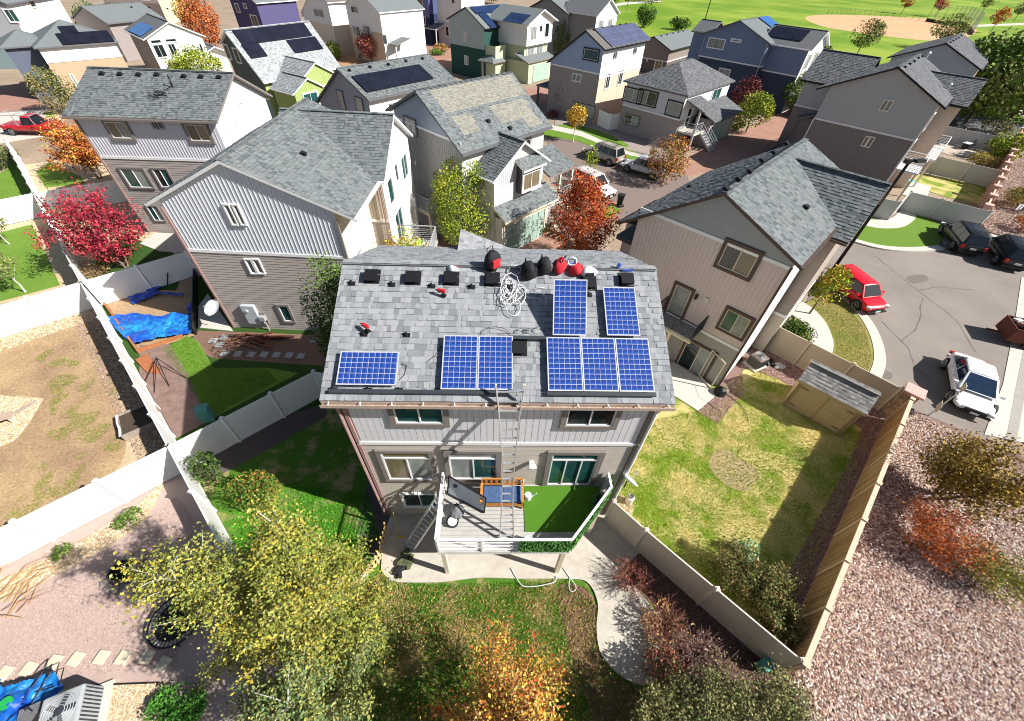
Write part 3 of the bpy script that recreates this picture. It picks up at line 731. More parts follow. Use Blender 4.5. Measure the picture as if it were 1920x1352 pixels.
# -- small yards behind the fences at the right
slab('lawn', WP([(1700, 345), (1720, 325), (1852, 345), (1850, 385), (1775, 370)]), .01, YLAWN)
slab('patio', WP([(1690, 365), (1705, 340), (1745, 350), (1735, 378)]), .05, CONCW)
slab('patio', WP([(1728, 275), (1745, 250), (1870, 275), (1870, 318)]), .03, mat('pale_pavers', (.50, .41, .33), .9, .15, 3, col2=(.42, .36, .30)))
slab('road', WP([(1300, 150), (1470, 150), (1530, 160), (1810, 213), (2000, 250), (2000, 285), (1800, 250), (1500, 190), (1300, 178)]), .012, ASPHG)
slab('verge', WP([(1300, 125), (1490, 136), (1800, 192), (2000, 225), (2000, 251), (1810, 214), (1530, 161), (1300, 151)]), .008, mat('green_verge', (.12, .22, .02)))
slab('sidewalk', WP([(1440, 132), (1480, 136), (1800, 187), (2000, 222), (2000, 232), (1800, 196), (1480, 142)]), .03, CONCW)
# -- the park
slab('park_lawn', [(14, 245), (24, 150), (43, 108), (58, 103), (88, 90), (160, 45), (600, 300), (700, 900), (40, 900)], .004, PARK)
_c = [(1510, 35), (1525, 29), (1560, 27.5), (1650, 30), (1740, 35), (1800, 42), (1830, 55), (1822, 66), (1790, 74), (1740, 76), (1660, 68), (1590, 58), (1540, 49)]
slab('infield', smooth_line(WP(_c), 5, True), .012, INFIELD)
slab('footpath', WP([(1820, 47), (2000, 40), (2000, 43), (1820, 51)]), .014, CONCW)
slab('footpath', WP([(1128, 12), (1165, 5), (1240, 0), (1240, 3), (1170, 9), (1130, 17)]), .014, CONCW)
slab('parking_lot', WP([(1655, -6), (2000, -4), (2000, -18), (1600, -22)]), .014, mat('pale_paving', (.5, .5, .5)))
# -- the middle street and paved courts
slab('road', WP([(1025, 255), (1085, 262), (1240, 310), (1290, 330), (1300, 395), (1190, 425), (1120, 390), (1040, 335)]), .004, mat('warm_asphalt', (.20, .155, .135), .93, .1, 30, bump=.2))
slab('paved_court', WP([(1290, 330), (1240, 305), (1330, 275), (1420, 230), (1470, 190), (1520, 205), (1500, 260), (1420, 300)]), .008, BRICKP)
slab('paved_court', WP([(920, 450), (1000, 415), (1060, 470), (1080, 520), (980, 540)]), .012, BRICKP)
slab('verge', WP([(1020, 240), (1085, 245), (1180, 282), (1240, 300), (1225, 312), (1120, 280), (1085, 265), (1020, 255)]), .03, mat('green_verge', (.12, .22, .02)))
slab('sidewalk', WP([(1020, 232), (1090, 247), (1180, 285), (1245, 297), (1242, 303), (1180, 292), (1088, 256), (1020, 241)]), .05, CONCW)
slab('gravel', WP([(1040, 208), (1120, 222), (1265, 280), (1310, 290), (1250, 305), (1180, 285), (1120, 255), (1040, 235)]), .02, mat('grey_rock', (.30, .25, .22), .95, .4, 8, bump=.5))
slab('lawn', smooth_line(WP([(1042, 236), (1085, 236), (1140, 252), (1180, 275), (1130, 270), (1085, 250)]), 4, True), .03, mat('green_verge', (.12, .22, .02)))
slab('lawn', WP([(1120, 395), (1150, 385), (1165, 395), (1140, 410)]), .02, mat('green_verge', (.12, .22, .02)))
slab('mulch', WP([(790, 440), (860, 440), (880, 500), (780, 500)]), .01, RTILE)
slab('paved_court', WP([(-40, 180), (55, 150), (75, 175), (75, 205), (-40, 220)]), .008, BRICKP)
slab('driveway', WP([(-40, 215), (80, 206), (120, 220), (115, 250), (-40, 275)]), .012, CONCW)
slab('lawn', WP([(80, 210), (105, 207), (112, 218), (88, 222)]), .03, YLAWN)
slab('paved_court', WP([(770, 90), (850, 80), (850, 120), (830, 135), (770, 108)]), .008, BRICKP)
slab('paved_court', WP([(975, 168), (1020, 160), (1040, 190), (1000, 200)]), .008, BRICKP)
slab('mulch', WP([(620, 98), (760, 85), (800, 105), (640, 122)]), .008, mat('orange_mulch', (.42, .22, .11), .95, .3, 2))

# ---------------------------------------------------------------- fences
def fence(name, label, pts, cat='fence', h=1.83, panel=2.4, m=None, boards=.15, group='vinyl privacy fences', post_m=None, cap=True, step=0.0):
    """vinyl privacy fence: every bay a panel of tongue-and-groove boards under a rail, with a capped post at each end"""
    m = m or WHITE; t = thing(name, label, cat, (*pts[0], 0), 0, group); O = Vector((*pts[0], 0))
    PM, CM, RM = {}, None, {}
    posts = [Vector((*pts[0], 0))]
    for a, b in zip(pts[:-1], pts[1:]):
        a, b = Vector((*a, 0)), Vector((*b, 0)); L = (b - a).length; n = max(1, round(L / panel)); d = (b - a) / L; s = L / n; rz = math.atan2(d.y, d.x)
        key = round(s, 3)
        if key not in PM:
            mb = MB(); nb = max(1, round((s - .13) / boards)); w_ = (s - .13) / nb
            for i in range(nb): mb.box((-s / 2 + .065 + w_ * (i + .5), 0, h * .5), (w_ - .008, .022, h - .24))
            mb.box((0, 0, h * .5), (s - .13, .012, h - .26))
            PM[key] = mb; RM[key] = []
            PM[key] = PM[key].build('fence_panel', m, t); 
            for zz in (h - .07, .12):
                rb = MB(); rb.box((0, 0, zz), (s - .12, .05, .14)); RM[key].append(rb.build('rail', m, t))
            first = True
        else: first = False
        for i in range(n):
            c = a.lerp(b, (i + .5) / n) - O
            for src in [PM[key]] + RM[key]:
                if first and i == 0: o = src
                else: o = share(src, parent=t)
                o.location = c; o.rotation_euler = (0, 0, rz)
            posts.append(a.lerp(b, (i + 1) / n))
    pm = MB(); pm.box((0, 0, (h + .06) / 2), (.127, .127, h + .06)); pm.box((0, 0, h + .075), (.15, .15, .03)); pm.box((0, 0, h + .1), (.08, .08, .02))
    po = pm.build('post', post_m or m, t)
    for i, p in enumerate(posts):
        o = po if i == 0 else share(po, parent=t); o.location = p - O
    return t
CREAMV = mat('almond_vinyl', (.62, .56, .47), .5, .04, 3)
v2 = lambda v: (v[0], v[1])
fence('vinyl_fence', 'long white vinyl fence running down between the left lawns and the grey houses', [v2(JAD - da * 16), v2(JAD), v2(JAC), v2(JAB), v2(JAB + da * 5.6)])
fence('vinyl_fence', 'sunlit white vinyl fence between the dry dirt yard and the pink crushed stone', [v2(JAB + n_ * 19), v2(JAB)])
fence('vinyl_fence', 'shaded grey looking vinyl fence crossing the dark yard left of the main house', [v2(JAB), W(588, 697, 1.83), (-5.3, 12.2)])
fence('vinyl_fence', 'white vinyl fence between the bright square lawn and the dry dirt yard', [v2(JAC + n_ * 17), v2(JAC)])
fence('vinyl_fence', 'vinyl fence behind the folded hammock and the blue tarp beside the house', [v2(JAC), (-21.9, 22.9), (-16.9, 22.6)])
fence('vinyl_fence', 'white vinyl fence at the far end of the bright square lawn by the left edge', [v2(JAD + n_ * 17), v2(JAD)])
fence('vinyl_fence', 'shaded vinyl fence behind the crimson tree', [v2(JAD), (-33.43, 33.32), (-29.5, 36.8)])
fence('vinyl_fence', 'almond vinyl fence climbing from the deck corner to the wood fence at bottom right', [(4.25, 7.1), (5.3, 6.05), (9.35, 2.3)], m=CREAMV)
fence('vinyl_fence', 'tan vinyl fence behind the garden shed beside the round sidewalk', [(13.3, 20.2), (15.1, 18.59), (19.75, 13.85)], m=mat('tan_vinyl', (.50, .43, .33), .55, .04, 3))
GREYV = mat('grey_vinyl', (.50, .49, .47), .5, .04, 3)
fence('vinyl_fence', 'grey vinyl fence with a side gate above the two black cars', [(31.6, 37.8), (34.1, 36.6), (36.6, 39.0), (38.6, 37.6), (41.4, 35.5)], m=GREYV)
fence('vinyl_fence', 'grey vinyl fence between the small lawn and the furnished patio at right', [(44.6, 50.8), (50.9, 45.8)], m=GREYV)
fence('vinyl_fence', 'grey vinyl fence at the far side of the furnished patio near the street', [(54.3, 63.5), (61.0, 57.4)], m=GREYV)
fence('vinyl_fence', 'short white angled vinyl fence between the solar roofed house and the hip roofed house', [W(1124.7, 206, 1.83), W(1146, 215, 1.83), W(1162, 213, 1.83)])

# the wood fence on the right: every board its own piece
WOOD = mat('cedar_plank', (.36, .215, .10), .85, .22, 3, bump=.2, bscale=12)
WOOD2 = mat('cedar_plank_pale', (.43, .27, .13), .85, .22, 3, bump=.2, bscale=12)
WCAP = mat('tan_cap', (.62, .46, .33), .8, .08, 5)
wf0, wf1 = Vector((9.38, 2.22, 0)), Vector((19.75, 13.15, 0))
wf = thing('wood_fence', 'tall cedar plank fence with pale cap rail running down the right to the gravel slope', 'fence', tuple(wf0), math.atan2(wf1.y - wf0.y, wf1.x - wf0.x))
Lw = (wf1 - wf0).length; npk = int(Lw / .165); pw = Lw / npk
pk = []
for k, mm in enumerate((WOOD, WOOD2)):
    b = MB(); b.box((0, 0, .92), (pw - .022, .022, 1.78)); pk.append(b.build('plank', mm, wf, loc=(pw * (k + .5), .03, 0)))
for i in range(2, npk):
    o = share(pk[0] if random.random() < .6 else pk[1], loc=(pw * (i + .5), .03 + random.uniform(-.006, .006), random.uniform(-.02, .01)))
b = MB(); b.box((Lw / 2, 0, .92), (Lw, .012, 1.6)); b.build('backing_board', WOOD, wf)
for z, q in ((.35, .06), (.95, .06), (1.55, .06)):
    b = MB(); b.box((Lw / 2, -.035, z), (Lw, .045, .09)); b.build('fence_rail', WOOD2, wf)
ncp = 7
b = MB(); b.box((0, -.02, 1.86), (Lw / ncp - .03, .16, .05)); cp = b.build('cap_rail', WCAP, wf, loc=(Lw / ncp / 2, 0, 0))
b = MB(); b.box((0, -.02, .95), (.13, .13, 1.9)); b.box((0, -.02, 1.92), (.2, .2, .05)); ps = b.build('post', WCAP, wf)
for i in range(1, ncp): share(cp, loc=(Lw / ncp * (i + .5), 0, 0))
for i in range(1, ncp + 1): share(ps, loc=(Lw / ncp * i, 0, 0))
# stone pillar where the fence ends
pl = thing('stone_pillar', 'stone fence pillar with a pink slab cap behind the white sedan', 'pillar', (20.15, 13.6, 0), math.atan2(wf1.y - wf0.y, wf1.x - wf0.x))
b = MB(); b.box((0, 0, .95), (.52, .52, 1.9)); b.build('core', mat('mortar', (.30, .24, .18), .95), pl)
sm = [mat('ledge_stone%d' % i, c, .9, .2, 8, bump=.4) for i, c in enumerate(((.36, .25, .15), (.44, .32, .19), (.28, .20, .13)))]
for r_ in range(12):
    for sd_i in range(4):
        for k in range(2):
            b = MB(); wq = .3 if (r_ + k) % 2 else .24; off = (-.28 + wq / 2) if k == 0 else (.28 - wq / 2)
            a = sd_i * math.pi / 2; c = (math.cos(a) * .275 - math.sin(a) * off, math.sin(a) * .275 + math.cos(a) * off, .08 + r_ * .155)
            b.box(c, (.06 + random.uniform(-.015, .02), wq - .015, .14), a); b.build('stone', random.choice(sm), pl)
b = MB(); b.box((0, 0, 1.97), (.85, .85, .12)); b.build('cap_slab', mat('pink_slab', (.58, .36, .31), .85, .1, 5), pl, bevel=.02)
# brown fence with red caps far right
bf0, bf1 = Vector((41.7, 36.4, 0)), Vector((66.0, 61.5, 0))
bf = thing('wood_fence', 'far brown plank fence topped with pinkish pillar caps by the right edge', 'fence', tuple(bf0), math.atan2(bf1.y - bf0.y, bf1.x - bf0.x))
Lb = (bf1 - bf0).length; nb = int(Lb / .3)
b = MB(); b.box((0, 0, .9), (.28, .04, 1.8)); p0 = b.build('plank', WOOD2, bf, loc=(.15, 0, 0))
for i in range(1, nb): share(p0, loc=(.3 * i + .15, random.uniform(-.01, .01), 0))
b = MB(); b.box((0, 0, 1.0), (.45, .45, 2.0)); b.box((0, 0, 2.05), (.62, .62, .12)); p1 = b.build('post', mat('pink_slab', (.58, .36, .31)), bf, loc=(0, 0, 0))
for i in range(1, 12): share(p1, loc=(Lb / 11 * i, 0, 0))
b = MB(); b.box((Lb / 2, 0, 1.84), (Lb, .14, .05)); b.build('cap_rail', WCAP, bf)
CRK = mat('crack_sealant', (.13, .11, .098), .9, .2, 8)
for k_, pts in enumerate(([(1640, 480), (1690, 520), (1740, 560), (1790, 600), (1830, 660)], [(1720, 545), (1760, 540), (1830, 545)], [(1650, 600), (1700, 650), (1720, 690), (1760, 730)], [(1730, 560), (1720, 610), (1690, 640)])):
    P = smooth_line(WP(pts), 5); P = [(x + random.gauss(0, .05), y + random.gauss(0, .05)) for x, y in P]; l_ = []; r2 = []
    for i, p in enumerate(P):
        d = (Vector(P[min(i + 1, len(P) - 1)]) - Vector(P[max(i - 1, 0)])).normalized(); q = Vector((d.y, -d.x)) * random.uniform(.01, .045); l_.append(tuple(Vector(p) + q)); r2.append(tuple(Vector(p) - q))
    slab('road_crack', l_ + r2[::-1], .009, CRK, .004)
STN = mat('old_asphalt_patch', (.16, .138, .122), .93, .2, 30)
for pts in ([(1700, 520), (1730, 515), (1740, 525), (1712, 532)], [(1645, 690), (1672, 700), (1668, 712), (1648, 704)]): slab('road_patch', smooth_line(WP(pts), 4, True), .0065, STN, .003)
# ---------------------------------------------------------------- the houses
def wallmat(name, c, var=.05): return mat(name, c, .75, var, 2.5, spec=.2)
# == the house being fitted with solar panels
H0 = House('house', 'lavender and taupe house in the middle with blue panels on its grey roof', -4.691, 6.917, .052)
LV = wallmat('lavender_siding', (.60, .59, .61)); TP = wallmat('taupe_lap_siding', (.45, .405, .35)); TPD = wallmat('taupe_base', (.27, .235, .20))
H0.at(0, 7.5, -math.pi / 2)
h0lv = [(5.50, 'lap', TP), (99, 'flat', LV)]
recs = []
def keep0(u, v, w_, c, t):
    if len(H0.roofs) == 2 and len(recs) < 300 and u > .02 and u + w_ < 9.85 and v < 1.6:
        recs.append((u, v, w_, c, t)); return True
    return False
_roof = H0.roof
def roof0(key, pts, pal, th=.15, edge=None, tabs=True, ex=.19, keep=None, name='roof'): _roof(key, pts, pal, th, edge, tabs, ex, keep0 if key == 'rr' else None, name)
H0.roof = roof0
H0.gable(7.5, 8.86, 7.5 - 3.878, 9.681, 7.98, 7.903, h0lv, ROOF_LIGHT, oL=.25, oR=.198, r0=.532, r1=.51, gutter=False)
H0.roof = _roof
vm = {}
P0, U, V, N = H0.roofs['rr']
R_ = Matrix([[U.x, V.x, N.x], [U.y, V.y, N.y], [U.z, V.z, N.z]]).to_4x4()
for (u, v, w_, c, t) in recs:
    k = (w_, c, t)
    p = H0.rp('rr', u, v)
    if k not in vm:
        b = MB(); e = .19
        b.v = [(0, 0, 0), (w_ - .004, 0, 0), (w_ - .004, 0, t), (0, 0, t), (w_ - .004, e, .003), (0, e, .003)]
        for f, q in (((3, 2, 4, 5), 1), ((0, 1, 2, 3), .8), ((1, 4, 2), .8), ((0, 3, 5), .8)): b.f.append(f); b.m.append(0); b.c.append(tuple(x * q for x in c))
        b.hascol = True; vm[k] = o = b.build('shingle', SHINGLE, H0.root)
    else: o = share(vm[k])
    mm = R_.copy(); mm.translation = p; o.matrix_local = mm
# front siding boards, corner trim, gutter
a, d, nrm, L = H0.walls['R']; bm_ = None
for i in range(44):
    z0, z1 = 5.6, 7.80
    if bm_ is None:
        b = MB(); b.box((0, 0, (z0 + z1) / 2), (.185, .018, z1 - z0)); bm_ = b.build('siding_board', LV, H0.root); o = bm_
    else: o = share(bm_)
    o.location = (.13 + i * .2, -.012, 0)
PINKT = mat('mauve_trim', (.30, .19, .175), .6, .1, 4)
b = MB(); b.box((4.43, -.03, 5.53), (8.95, .06, .15)); b.build('band_board', TRIMW, H0.root)
b = MB(); b.box((4.43, -.15, 7.78), (9.86, .02, .2)); b.build('fascia', mat('bare_wood_fascia', (.42, .34, .27), .9, .25, 6), H0.root)
b = MB(); b.box((4.43, -.26, 7.735), (9.88, .12, .02)); b.box((4.43, -.325, 7.79), (9.88, .015, .12)); b.box((4.43, -.205, 7.79), (9.88, .015, .12)); b.build('gutter', mat('rust_gutter', (.40, .31, .26), .6, .15, 6), H0.root)
b = MB(); b.box((4.43, -.262, 7.752), (9.8, .09, .012)); b.build('gutter_debris', mat('leaf_litter', (.40, .29, .19), .95, .5, 18), H0.root)
for i in range(12):
    b = MB(); b.bar((-.3 + i * .86, -.2, 7.86), (-.26 + i * .86, -.33, 7.87), .03, .015); b.build('gutter_strap', TRIMW, H0.root)
for x in (-.06, 8.92):
    b = MB(); b.box((x, -.03, 2.8), (.1, .1, 5.4)); b.box((x, -.03, 6.7), (.1, .1, 2.2)); b.build('corner_board', PINKT if x < 0 else BROWNTRIM, H0.root)
b = MB(); b.tube([(-.12, -.25, 7.7), (-.2, -.1, 7.3), (-.2, -.1, .3)], .05, 6); b.build('downspout', PINKT, H0.root)
b = MB(); b.tube([(9.0, -.25, 7.7), (9.03, -.08, 7.3), (9.03, -.08, .3)], .05, 6); b.build('downspout', TRIMW, H0.root)
# windows, measured on the wall
H0.at(0, 0, 0); H0.walls['front'] = (Vector((0, 0, 0)), Vector((1, 0, 0)), Vector((0, -1, 0)), 8.86)
H0.window('front', 1.33, 6.66, 2.76, 7.62, 2, 'tt', tw=.16)
H0.window('front', 6.42, 6.60, 7.86, 7.62, 2, 'dd', tw=.16)
H0.window('front', .50, 3.16, 2.10, 4.98, 2, 'nb', tw=.15, transom=.36)
H0.window('front', 2.72, 3.20, 4.36, 4.98, 2, 'bt', tw=.15, transom=.36)
H0.window('front', 6.22, 2.78, 7.82, 4.93, 3, 'ttt', tw=.17, transom=.38, door=True)
H0.window('front', .72, .92, 2.02, 1.98, 2, 'dt', tw=.06, trim=TRIMW)
H0.ventpx('rr', [(697, 517), (774, 520), (846, 521), (923, 523), (1105, 530), (1175, 523), (973, 652)])
# rear wing seen over the ridge
H0.at(); H0.roof('wing', [Vector((6.6, 4.0, 6.85)), Vector((6.6, 8.5, 6.85)), Vector((2.85, 8.5, 8.35)), Vector((2.85, 4.0, 8.35))], ROOF_LIGHT, edge=mat('pale_blue_drip_edge', (.40, .55, .66), .5))
H0.wall('wl', (2.95, 8.3), (2.95, 7.5), 0, [(8.1, 'flat', LV)]); H0.wall('wb', (6.3, 8.3), (2.95, 8.3), 0, [(6.8, 'flat', LV)]); H0.wall('wr', (6.3, 7.5), (6.3, 8.3), 0, [(6.8, 'flat', LV)])
# flood lamp, outlet box
b = MB(); b.box((5.55, -.06, 4.35), (.16, .1, .16)); b.tube([(5.52, -.1, 4.35), (5.5, -.26, 4.3)], [.07, .1], 8); b.tube([(5.6, -.1, 4.35), (5.64, -.26, 4.3)], [.07, .1], 8); b.build('flood_lamp', TRIMW, H0.root)
b = MB(); b.box((5.3, -.06, 3.0), (.12, .08, .18)); b.build('outlet_box', TRIMW, H0.root)

# == grey house left of it
GB = wallmat('blue_grey_batten', (.62, .65, .69)); TL = wallmat('brown_lap_siding', (.37, .325, .30)); CR = wallmat('cream_siding', (.66, .59, .46)); WH = wallmat('white_siding', (.72, .72, .71)); BG = wallmat('beige_batten', (.50, .44, .37))
H1 = House('house', 'house with pale blue grey batten gable over brown lap siding, beside the blue tarp yard', -16.84, 17.85, .003)
H1.at(); H1.gable(8.1, 9.5, 3.8, 9.85, 7.76, 7.50, [(5.22, 'lap', TL), (99, 'batten', GB)], ROOF_BLUE, oL=.55, oR=.98, r0=.16, lv={'R': [(99, 'flat', CR)], 'L': [(5.22, 'lap', TL), (99, 'flat', TL)]}, edge=TRIMW)
H1.corner(-.04, -.04, 0, 7.5, PINKT); H1.corner(8.14, -.04, 0, 7.3, BROWNTRIM)
H1.winpx('F', (418.6, 382), (448, 420.8), panes=1, g='d', trim=TRIMW, tw=.06); H1.winpx('F', (436, 382.6), (463.5, 420.8), panes=1, g='d', trim=TRIMW, tw=.06)
H1.winpx('F', (458.8, 484.7), (484, 512), panes=1, g='d', trim=TRIMW, tw=.06); H1.winpx('F', (473, 484.7), (498, 512), panes=1, g='d', trim=TRIMW, tw=.06)
H1.winpx('F', (519, 571), (554, 603), panes=1, g='t', trim=BROWNTRIM, tw=.12)
H1.winpx('F', (486, 586), (506, 606), panes=1, g='n', trim=BROWNTRIM, tw=.05)
for z in (3.4, 3.95, 4.5): H1.window('R', .9, z, 1.9, z + .28, 1, 'b', trim=TRIMW, tw=.05)
H1.at(9.15, 4.45, math.pi / 2); H1.gable(6.8, 6.2, 3.4, 9.75, 7.55, 7.55, [(99, 'flat', WH)], ROOF_BLUE, oL=.4, oR=.4, r0=.3, r1=0, pre='w', lv={'L': [(5.0, 'lap', TL), (99, 'batten', BG)]}, walls='FRL', edge=TRIMW)
H1.window('wF', .7, 5.6, 1.7, 7.0, 1, 't', trim=TRIMW); H1.window('wF', 2.6, 6.2, 3.2, 7.2, 1, 'd', trim=TRIMW); H1.window('wF', 4.2, 5.6, 5.6, 7.0, 2, 't', trim=TRIMW); H1.window('wF', 1.0, 2.8, 2.6, 4.8, 2, 't', trim=TRIMW, door=True)
H1.at(); H1.downspout(9.0, 4.3, 0, 7.3, PINKT)
b = MB(); b.box((10.3, 5.4, 2.55), (2.3, 2.6, .18)); b.build('balcony_floor', mat('deck_grey', (.36, .35, .33), .8), H1.root)
for x, y in ((11.3, 4.2), (11.3, 6.6)): b = MB(); b.box((x, y, 1.25), (.14, .14, 2.5)); b.build('balcony_post', CREAMTRIM, H1.root)
H1.at(); H1.railing([(9.2, 4.15), (11.4, 4.15), (11.4, 6.65), (9.2, 6.65)], 2.64, 1.0, 6, GALV)
H1.ventpx('rr', [(569, 287)]); H1.ventpx('rl', [(420, 258), (448, 240), (478, 222), (510, 205), (536, 190), (386, 283)])
# satellite dish builder (also used below)
def dish(name, label, loc, rz, r=.42, tilt=.9, wallside=None):
    t = thing(name, label, 'satellite dish', loc, rz, 'satellite dishes')
    b = MB(); n = 20; rings = 4; base = len(b.v)
    R = Matrix.Rotation(tilt, 3, 'X')
    for i in range(rings + 1):
        q = i / rings
        for k in range(n): 
            a_ = 2 * math.pi * k / n; p = R @ Vector((math.cos(a_) * r * q * .92, math.sin(a_) * r * q, .16 * r * q * q * 1.6)); b.v.append(tuple(p + Vector((0, 0, .5))))
    for i in range(rings):
        for k in range(n):
            k2 = (k + 1) % n; b.f.append((base + i * n + k, base + i * n + k2, base + (i + 1) * n + k2, base + (i + 1) * n + k)); b.m.append(0); b.c.append(None)
    b.build('dish', mat('dish_white', (.75, .75, .73), .5), t, smooth=True)
    b = MB(); c = Vector((0, 0, .5)); b.tube([(0, .0, 0), (0, .02, .3), tuple(c - (R @ Vector((0, 0, .05))))], .025, 6); b.build('mast', DARKGREY, t)
    b = MB(); e = c + R @ Vector((0, -.25 * r, r * 1.15)); b.tube([tuple(c + R @ Vector((0, -r * .95, .1))), tuple(e)], .015, 5); b.tube([tuple(e), tuple(e - (R @ Vector((0, 0, .12))))], .05, 7); b.build('receiver_arm', GALV, t)
    return t

# == back left house
VB = wallmat('lilac_batten', (.60, .60, .64))
H2 = House('house', 'house at upper left with seven black vents along its grey ridge and lilac batten walls', -20.1, 28.6, 1.618)
H2.at(); H2.gable(7.6, 8.75, 3.75, 9.93, 8.15, 7.7, [(99, 'flat', WH)], ROOF_BLUE, oL=.3, oR=.4, r0=.4, r1=.45, lv={'L': [(5.55, 'lap', TL), (99, 'batten', VB)], 'B': [(99, 'lap', TL)]}, edge=BROWNTRIM)
H2.corner(-.04, 8.78, 0, 7.9, PINKT)
H2.winpx('L', (192, 225), (255, 262), panes=2, g='nb', tw=.16); H2.winpx('L', (342, 230), (402, 267), panes=2, g='dn', tw=.16)
H2.winpx('L', (222, 314), (291, 353), panes=2, g='tb', tw=.1); H2.winpx('L', (283, 315), (333, 352), panes=2, g='dt', tw=.1); H2.winpx('L', (273, 385), (312, 414), panes=2, g='tb', tw=.08)
for q in ((288, 231), (299, 231)):
    u, z = H2.onwall('L', q); H2.window('L', u - .12, z - .3, u + .12, z + .1, 1, 'd', trim=BROWNTRIM, tw=.03)
H2.ventpx('rl', [(190, 137), (224, 138), (259, 139), (293, 139), (344, 142), (376, 143), (410, 144)])
for u, z in ((2.0, 7.3), (2.35, 7.35), (3.5, 8.1), (3.85, 8.15)): H2.window('F', u, z, u + .14, z + .5, 1, 'd', trim=TRIMW, tw=.03)
t = H2.rp('rl', *H2.onroof('rl', (303, 180)))
b = MB()
for i in range(46):
    p = Vector((random.gauss(0, .3), random.gauss(0, .3), random.uniform(.03, .25))); q = p + Vector((random.gauss(0, .2), random.gauss(0, .2), random.gauss(0, .1))); b.tube([t + p, t + q], .016, 4)
b.build('antenna_tangle', BLACK, H2.root)
b = MB(); q = H2.rp('rl', *H2.onroof('rl', (325, 164))); b.tube([q, q + Vector((0, 0, .7))], .04, 6); b.bar(q + Vector((-.35, -.1, .3)), q + Vector((.2, .1, .1)), .06, .06); b.build('antenna_mast', BLACK, H2.root)

# == house with the bleached roof patches
GR = wallmat('warm_grey_batten', (.34, .325, .31)); GL = wallmat('slate_gable_lap', (.34, .385, .45)); WB = wallmat('bone_batten', (.60, .575, .55)); SAGE = mat('sage_door', (.30, .40, .34), .6, .04, 3)
H3 = House('house', 'house with tan bleached rectangles on its roof and a pale green garage door', -9.406, 32.838, -.729)
H3.at(); H3.gable(7.25, 8.37, 3.35, 9.91, 8.1, 7.2, [(7.6, 'batten', GR), (99, 'lap', GL)], ROOF_BLUE, oL=.465, oR=.465, r0=.37, lv={'R': [(99, 'batten', WB)], 'B': [(99, 'flat', WB)], 'L': [(99, 'flat', GR)]}, edge=GREYTRIM)
H3.winpx('F', (757, 217), (783, 255), panes=2, g='nb', tw=.12); H3.winpx('F', (756, 293), (772, 322), panes=2, g='dd', tw=.1)
H3.window('F', 4.15, 2.75, 5.0, 4.8, 1, 'd', trim=GREYTRIM, tw=.1, transom=.4, door=True)
b = MB(); u, z = H3.onwall('F', (781, 305)); b.box((u, -.05, z), (.16, .1, .3)); b.build('wall_lamp', TRIMW, H3.root)
# bleached patches: sun-faded shingles where panels used to be
FADE = mat('faded_shingle', (0, 0, 0), .95, .3, 9, attr=True, spec=.1); FP = [(.225, .215, .175), (.25, .24, .20), (.195, .19, .16), (.235, .228, .195)]
for rect in ([(818, 186), (958, 142), (968, 175), (842, 212)], [(848, 220), (876, 213), (896, 246), (874, 253)], [(922, 200), (979, 185), (1000, 212), (942, 232)], [(983, 224), (1003, 218), (1012, 234), (995, 239)]):
    q = [H3.onroof('rr', p) for p in rect]; us = [a for a, _ in q]; vv = [a for _, a in q]
    b = MB(); v = min(vv); r = random.Random(int(v * 100))
    while v < max(vv):
        u = min(us) - .1
        while u < max(us):
            w_ = r.choice((.16, .22, .3)); e = r.uniform(-.02, .02)
            b.face([H3.rp('rr', u, v + e, .024), H3.rp('rr', u + w_, v + e, .024), H3.rp('rr', u + w_, v + .19, .022), H3.rp('rr', u, v + .19, .022)], 0, r.choice(FP)); u += w_
        v += .19
    stuff(b.build('faded_shingles', FADE, H3.root))
for p in ((915, 228), (956, 241)): H3.vent('rr', *H3.onroof('rr', p))
# front gable over the bay window
H3.at(9.2, 1.1, math.pi / 2)
H3.gable(5.1, 5.0, 2.55, 7.6, 5.75, 5.75, [(99, 'batten', WB)], ROOF_BLUE, oL=.35, oR=.35, r0=.35, r1=0, pre='g', walls='FRL', edge=TRIMW)
H3.at()
H3.wall('garageR', (9.22, 1.1), (9.22, 6.2), 0, [(99, 'flat', WB)], [(0, 3.0), (5.1, 3.0)])
# garage roof, door
A3 = lambda u, v, z: Vector((u, v, z))
H3.roof('gr', [A3(10.45, 1.0, 3.05), A3(10.45, 6.9, 3.05), A3(9.0, 6.9, 3.85), A3(9.0, 1.0, 3.85)], ROOF_BLUE, edge=CREAMTRIM)
H3.boxwalls(7.3, 1.2, 9.95, 6.7, 0, [(3.0, 'flat', WB)], pre='q', walls='FRB')
b = MB()
for i in range(4):
    for k in range(6): b.box((9.98, 1.9 + k * .72, .38 + i * .56), (.05, .69, .53))
b.build('garage_door', SAGE, H3.root)
b = MB(); b.box((9.99, 3.7, 2.5), (.08, 4.7, .18)); b.box((9.99, 1.4, 1.25), (.08, .16, 2.5)); b.box((9.99, 6.0, 1.25), (.08, .16, 2.5)); b.build('garage_frame', CREAMTRIM, H3.root)
# bay window with its little roof
b = MB(); b.box((9.45, 4.3, 5.05), (.5, 2.0, 1.75)); b.build('bay', mat('charcoal_lap', (.06, .06, .06)), H3.root)
H3.walls['bay'] = (Vector((9.72, 3.3, 0)), Vector((0, 1, 0)), Vector((1, 0, 0)), 2.0)
H3.window('bay', .14, 4.35, 1.86, 5.85, 2, 'nn', trim=TRIMW, tw=.12, transom=.35)
H3.roof('br', [A3(10.1, 3.1, 5.95), A3(10.1, 5.5, 5.95), A3(9.2, 5.5, 6.45), A3(9.2, 3.1, 6.45)], ROOF_BLUE, edge=TRIMW)
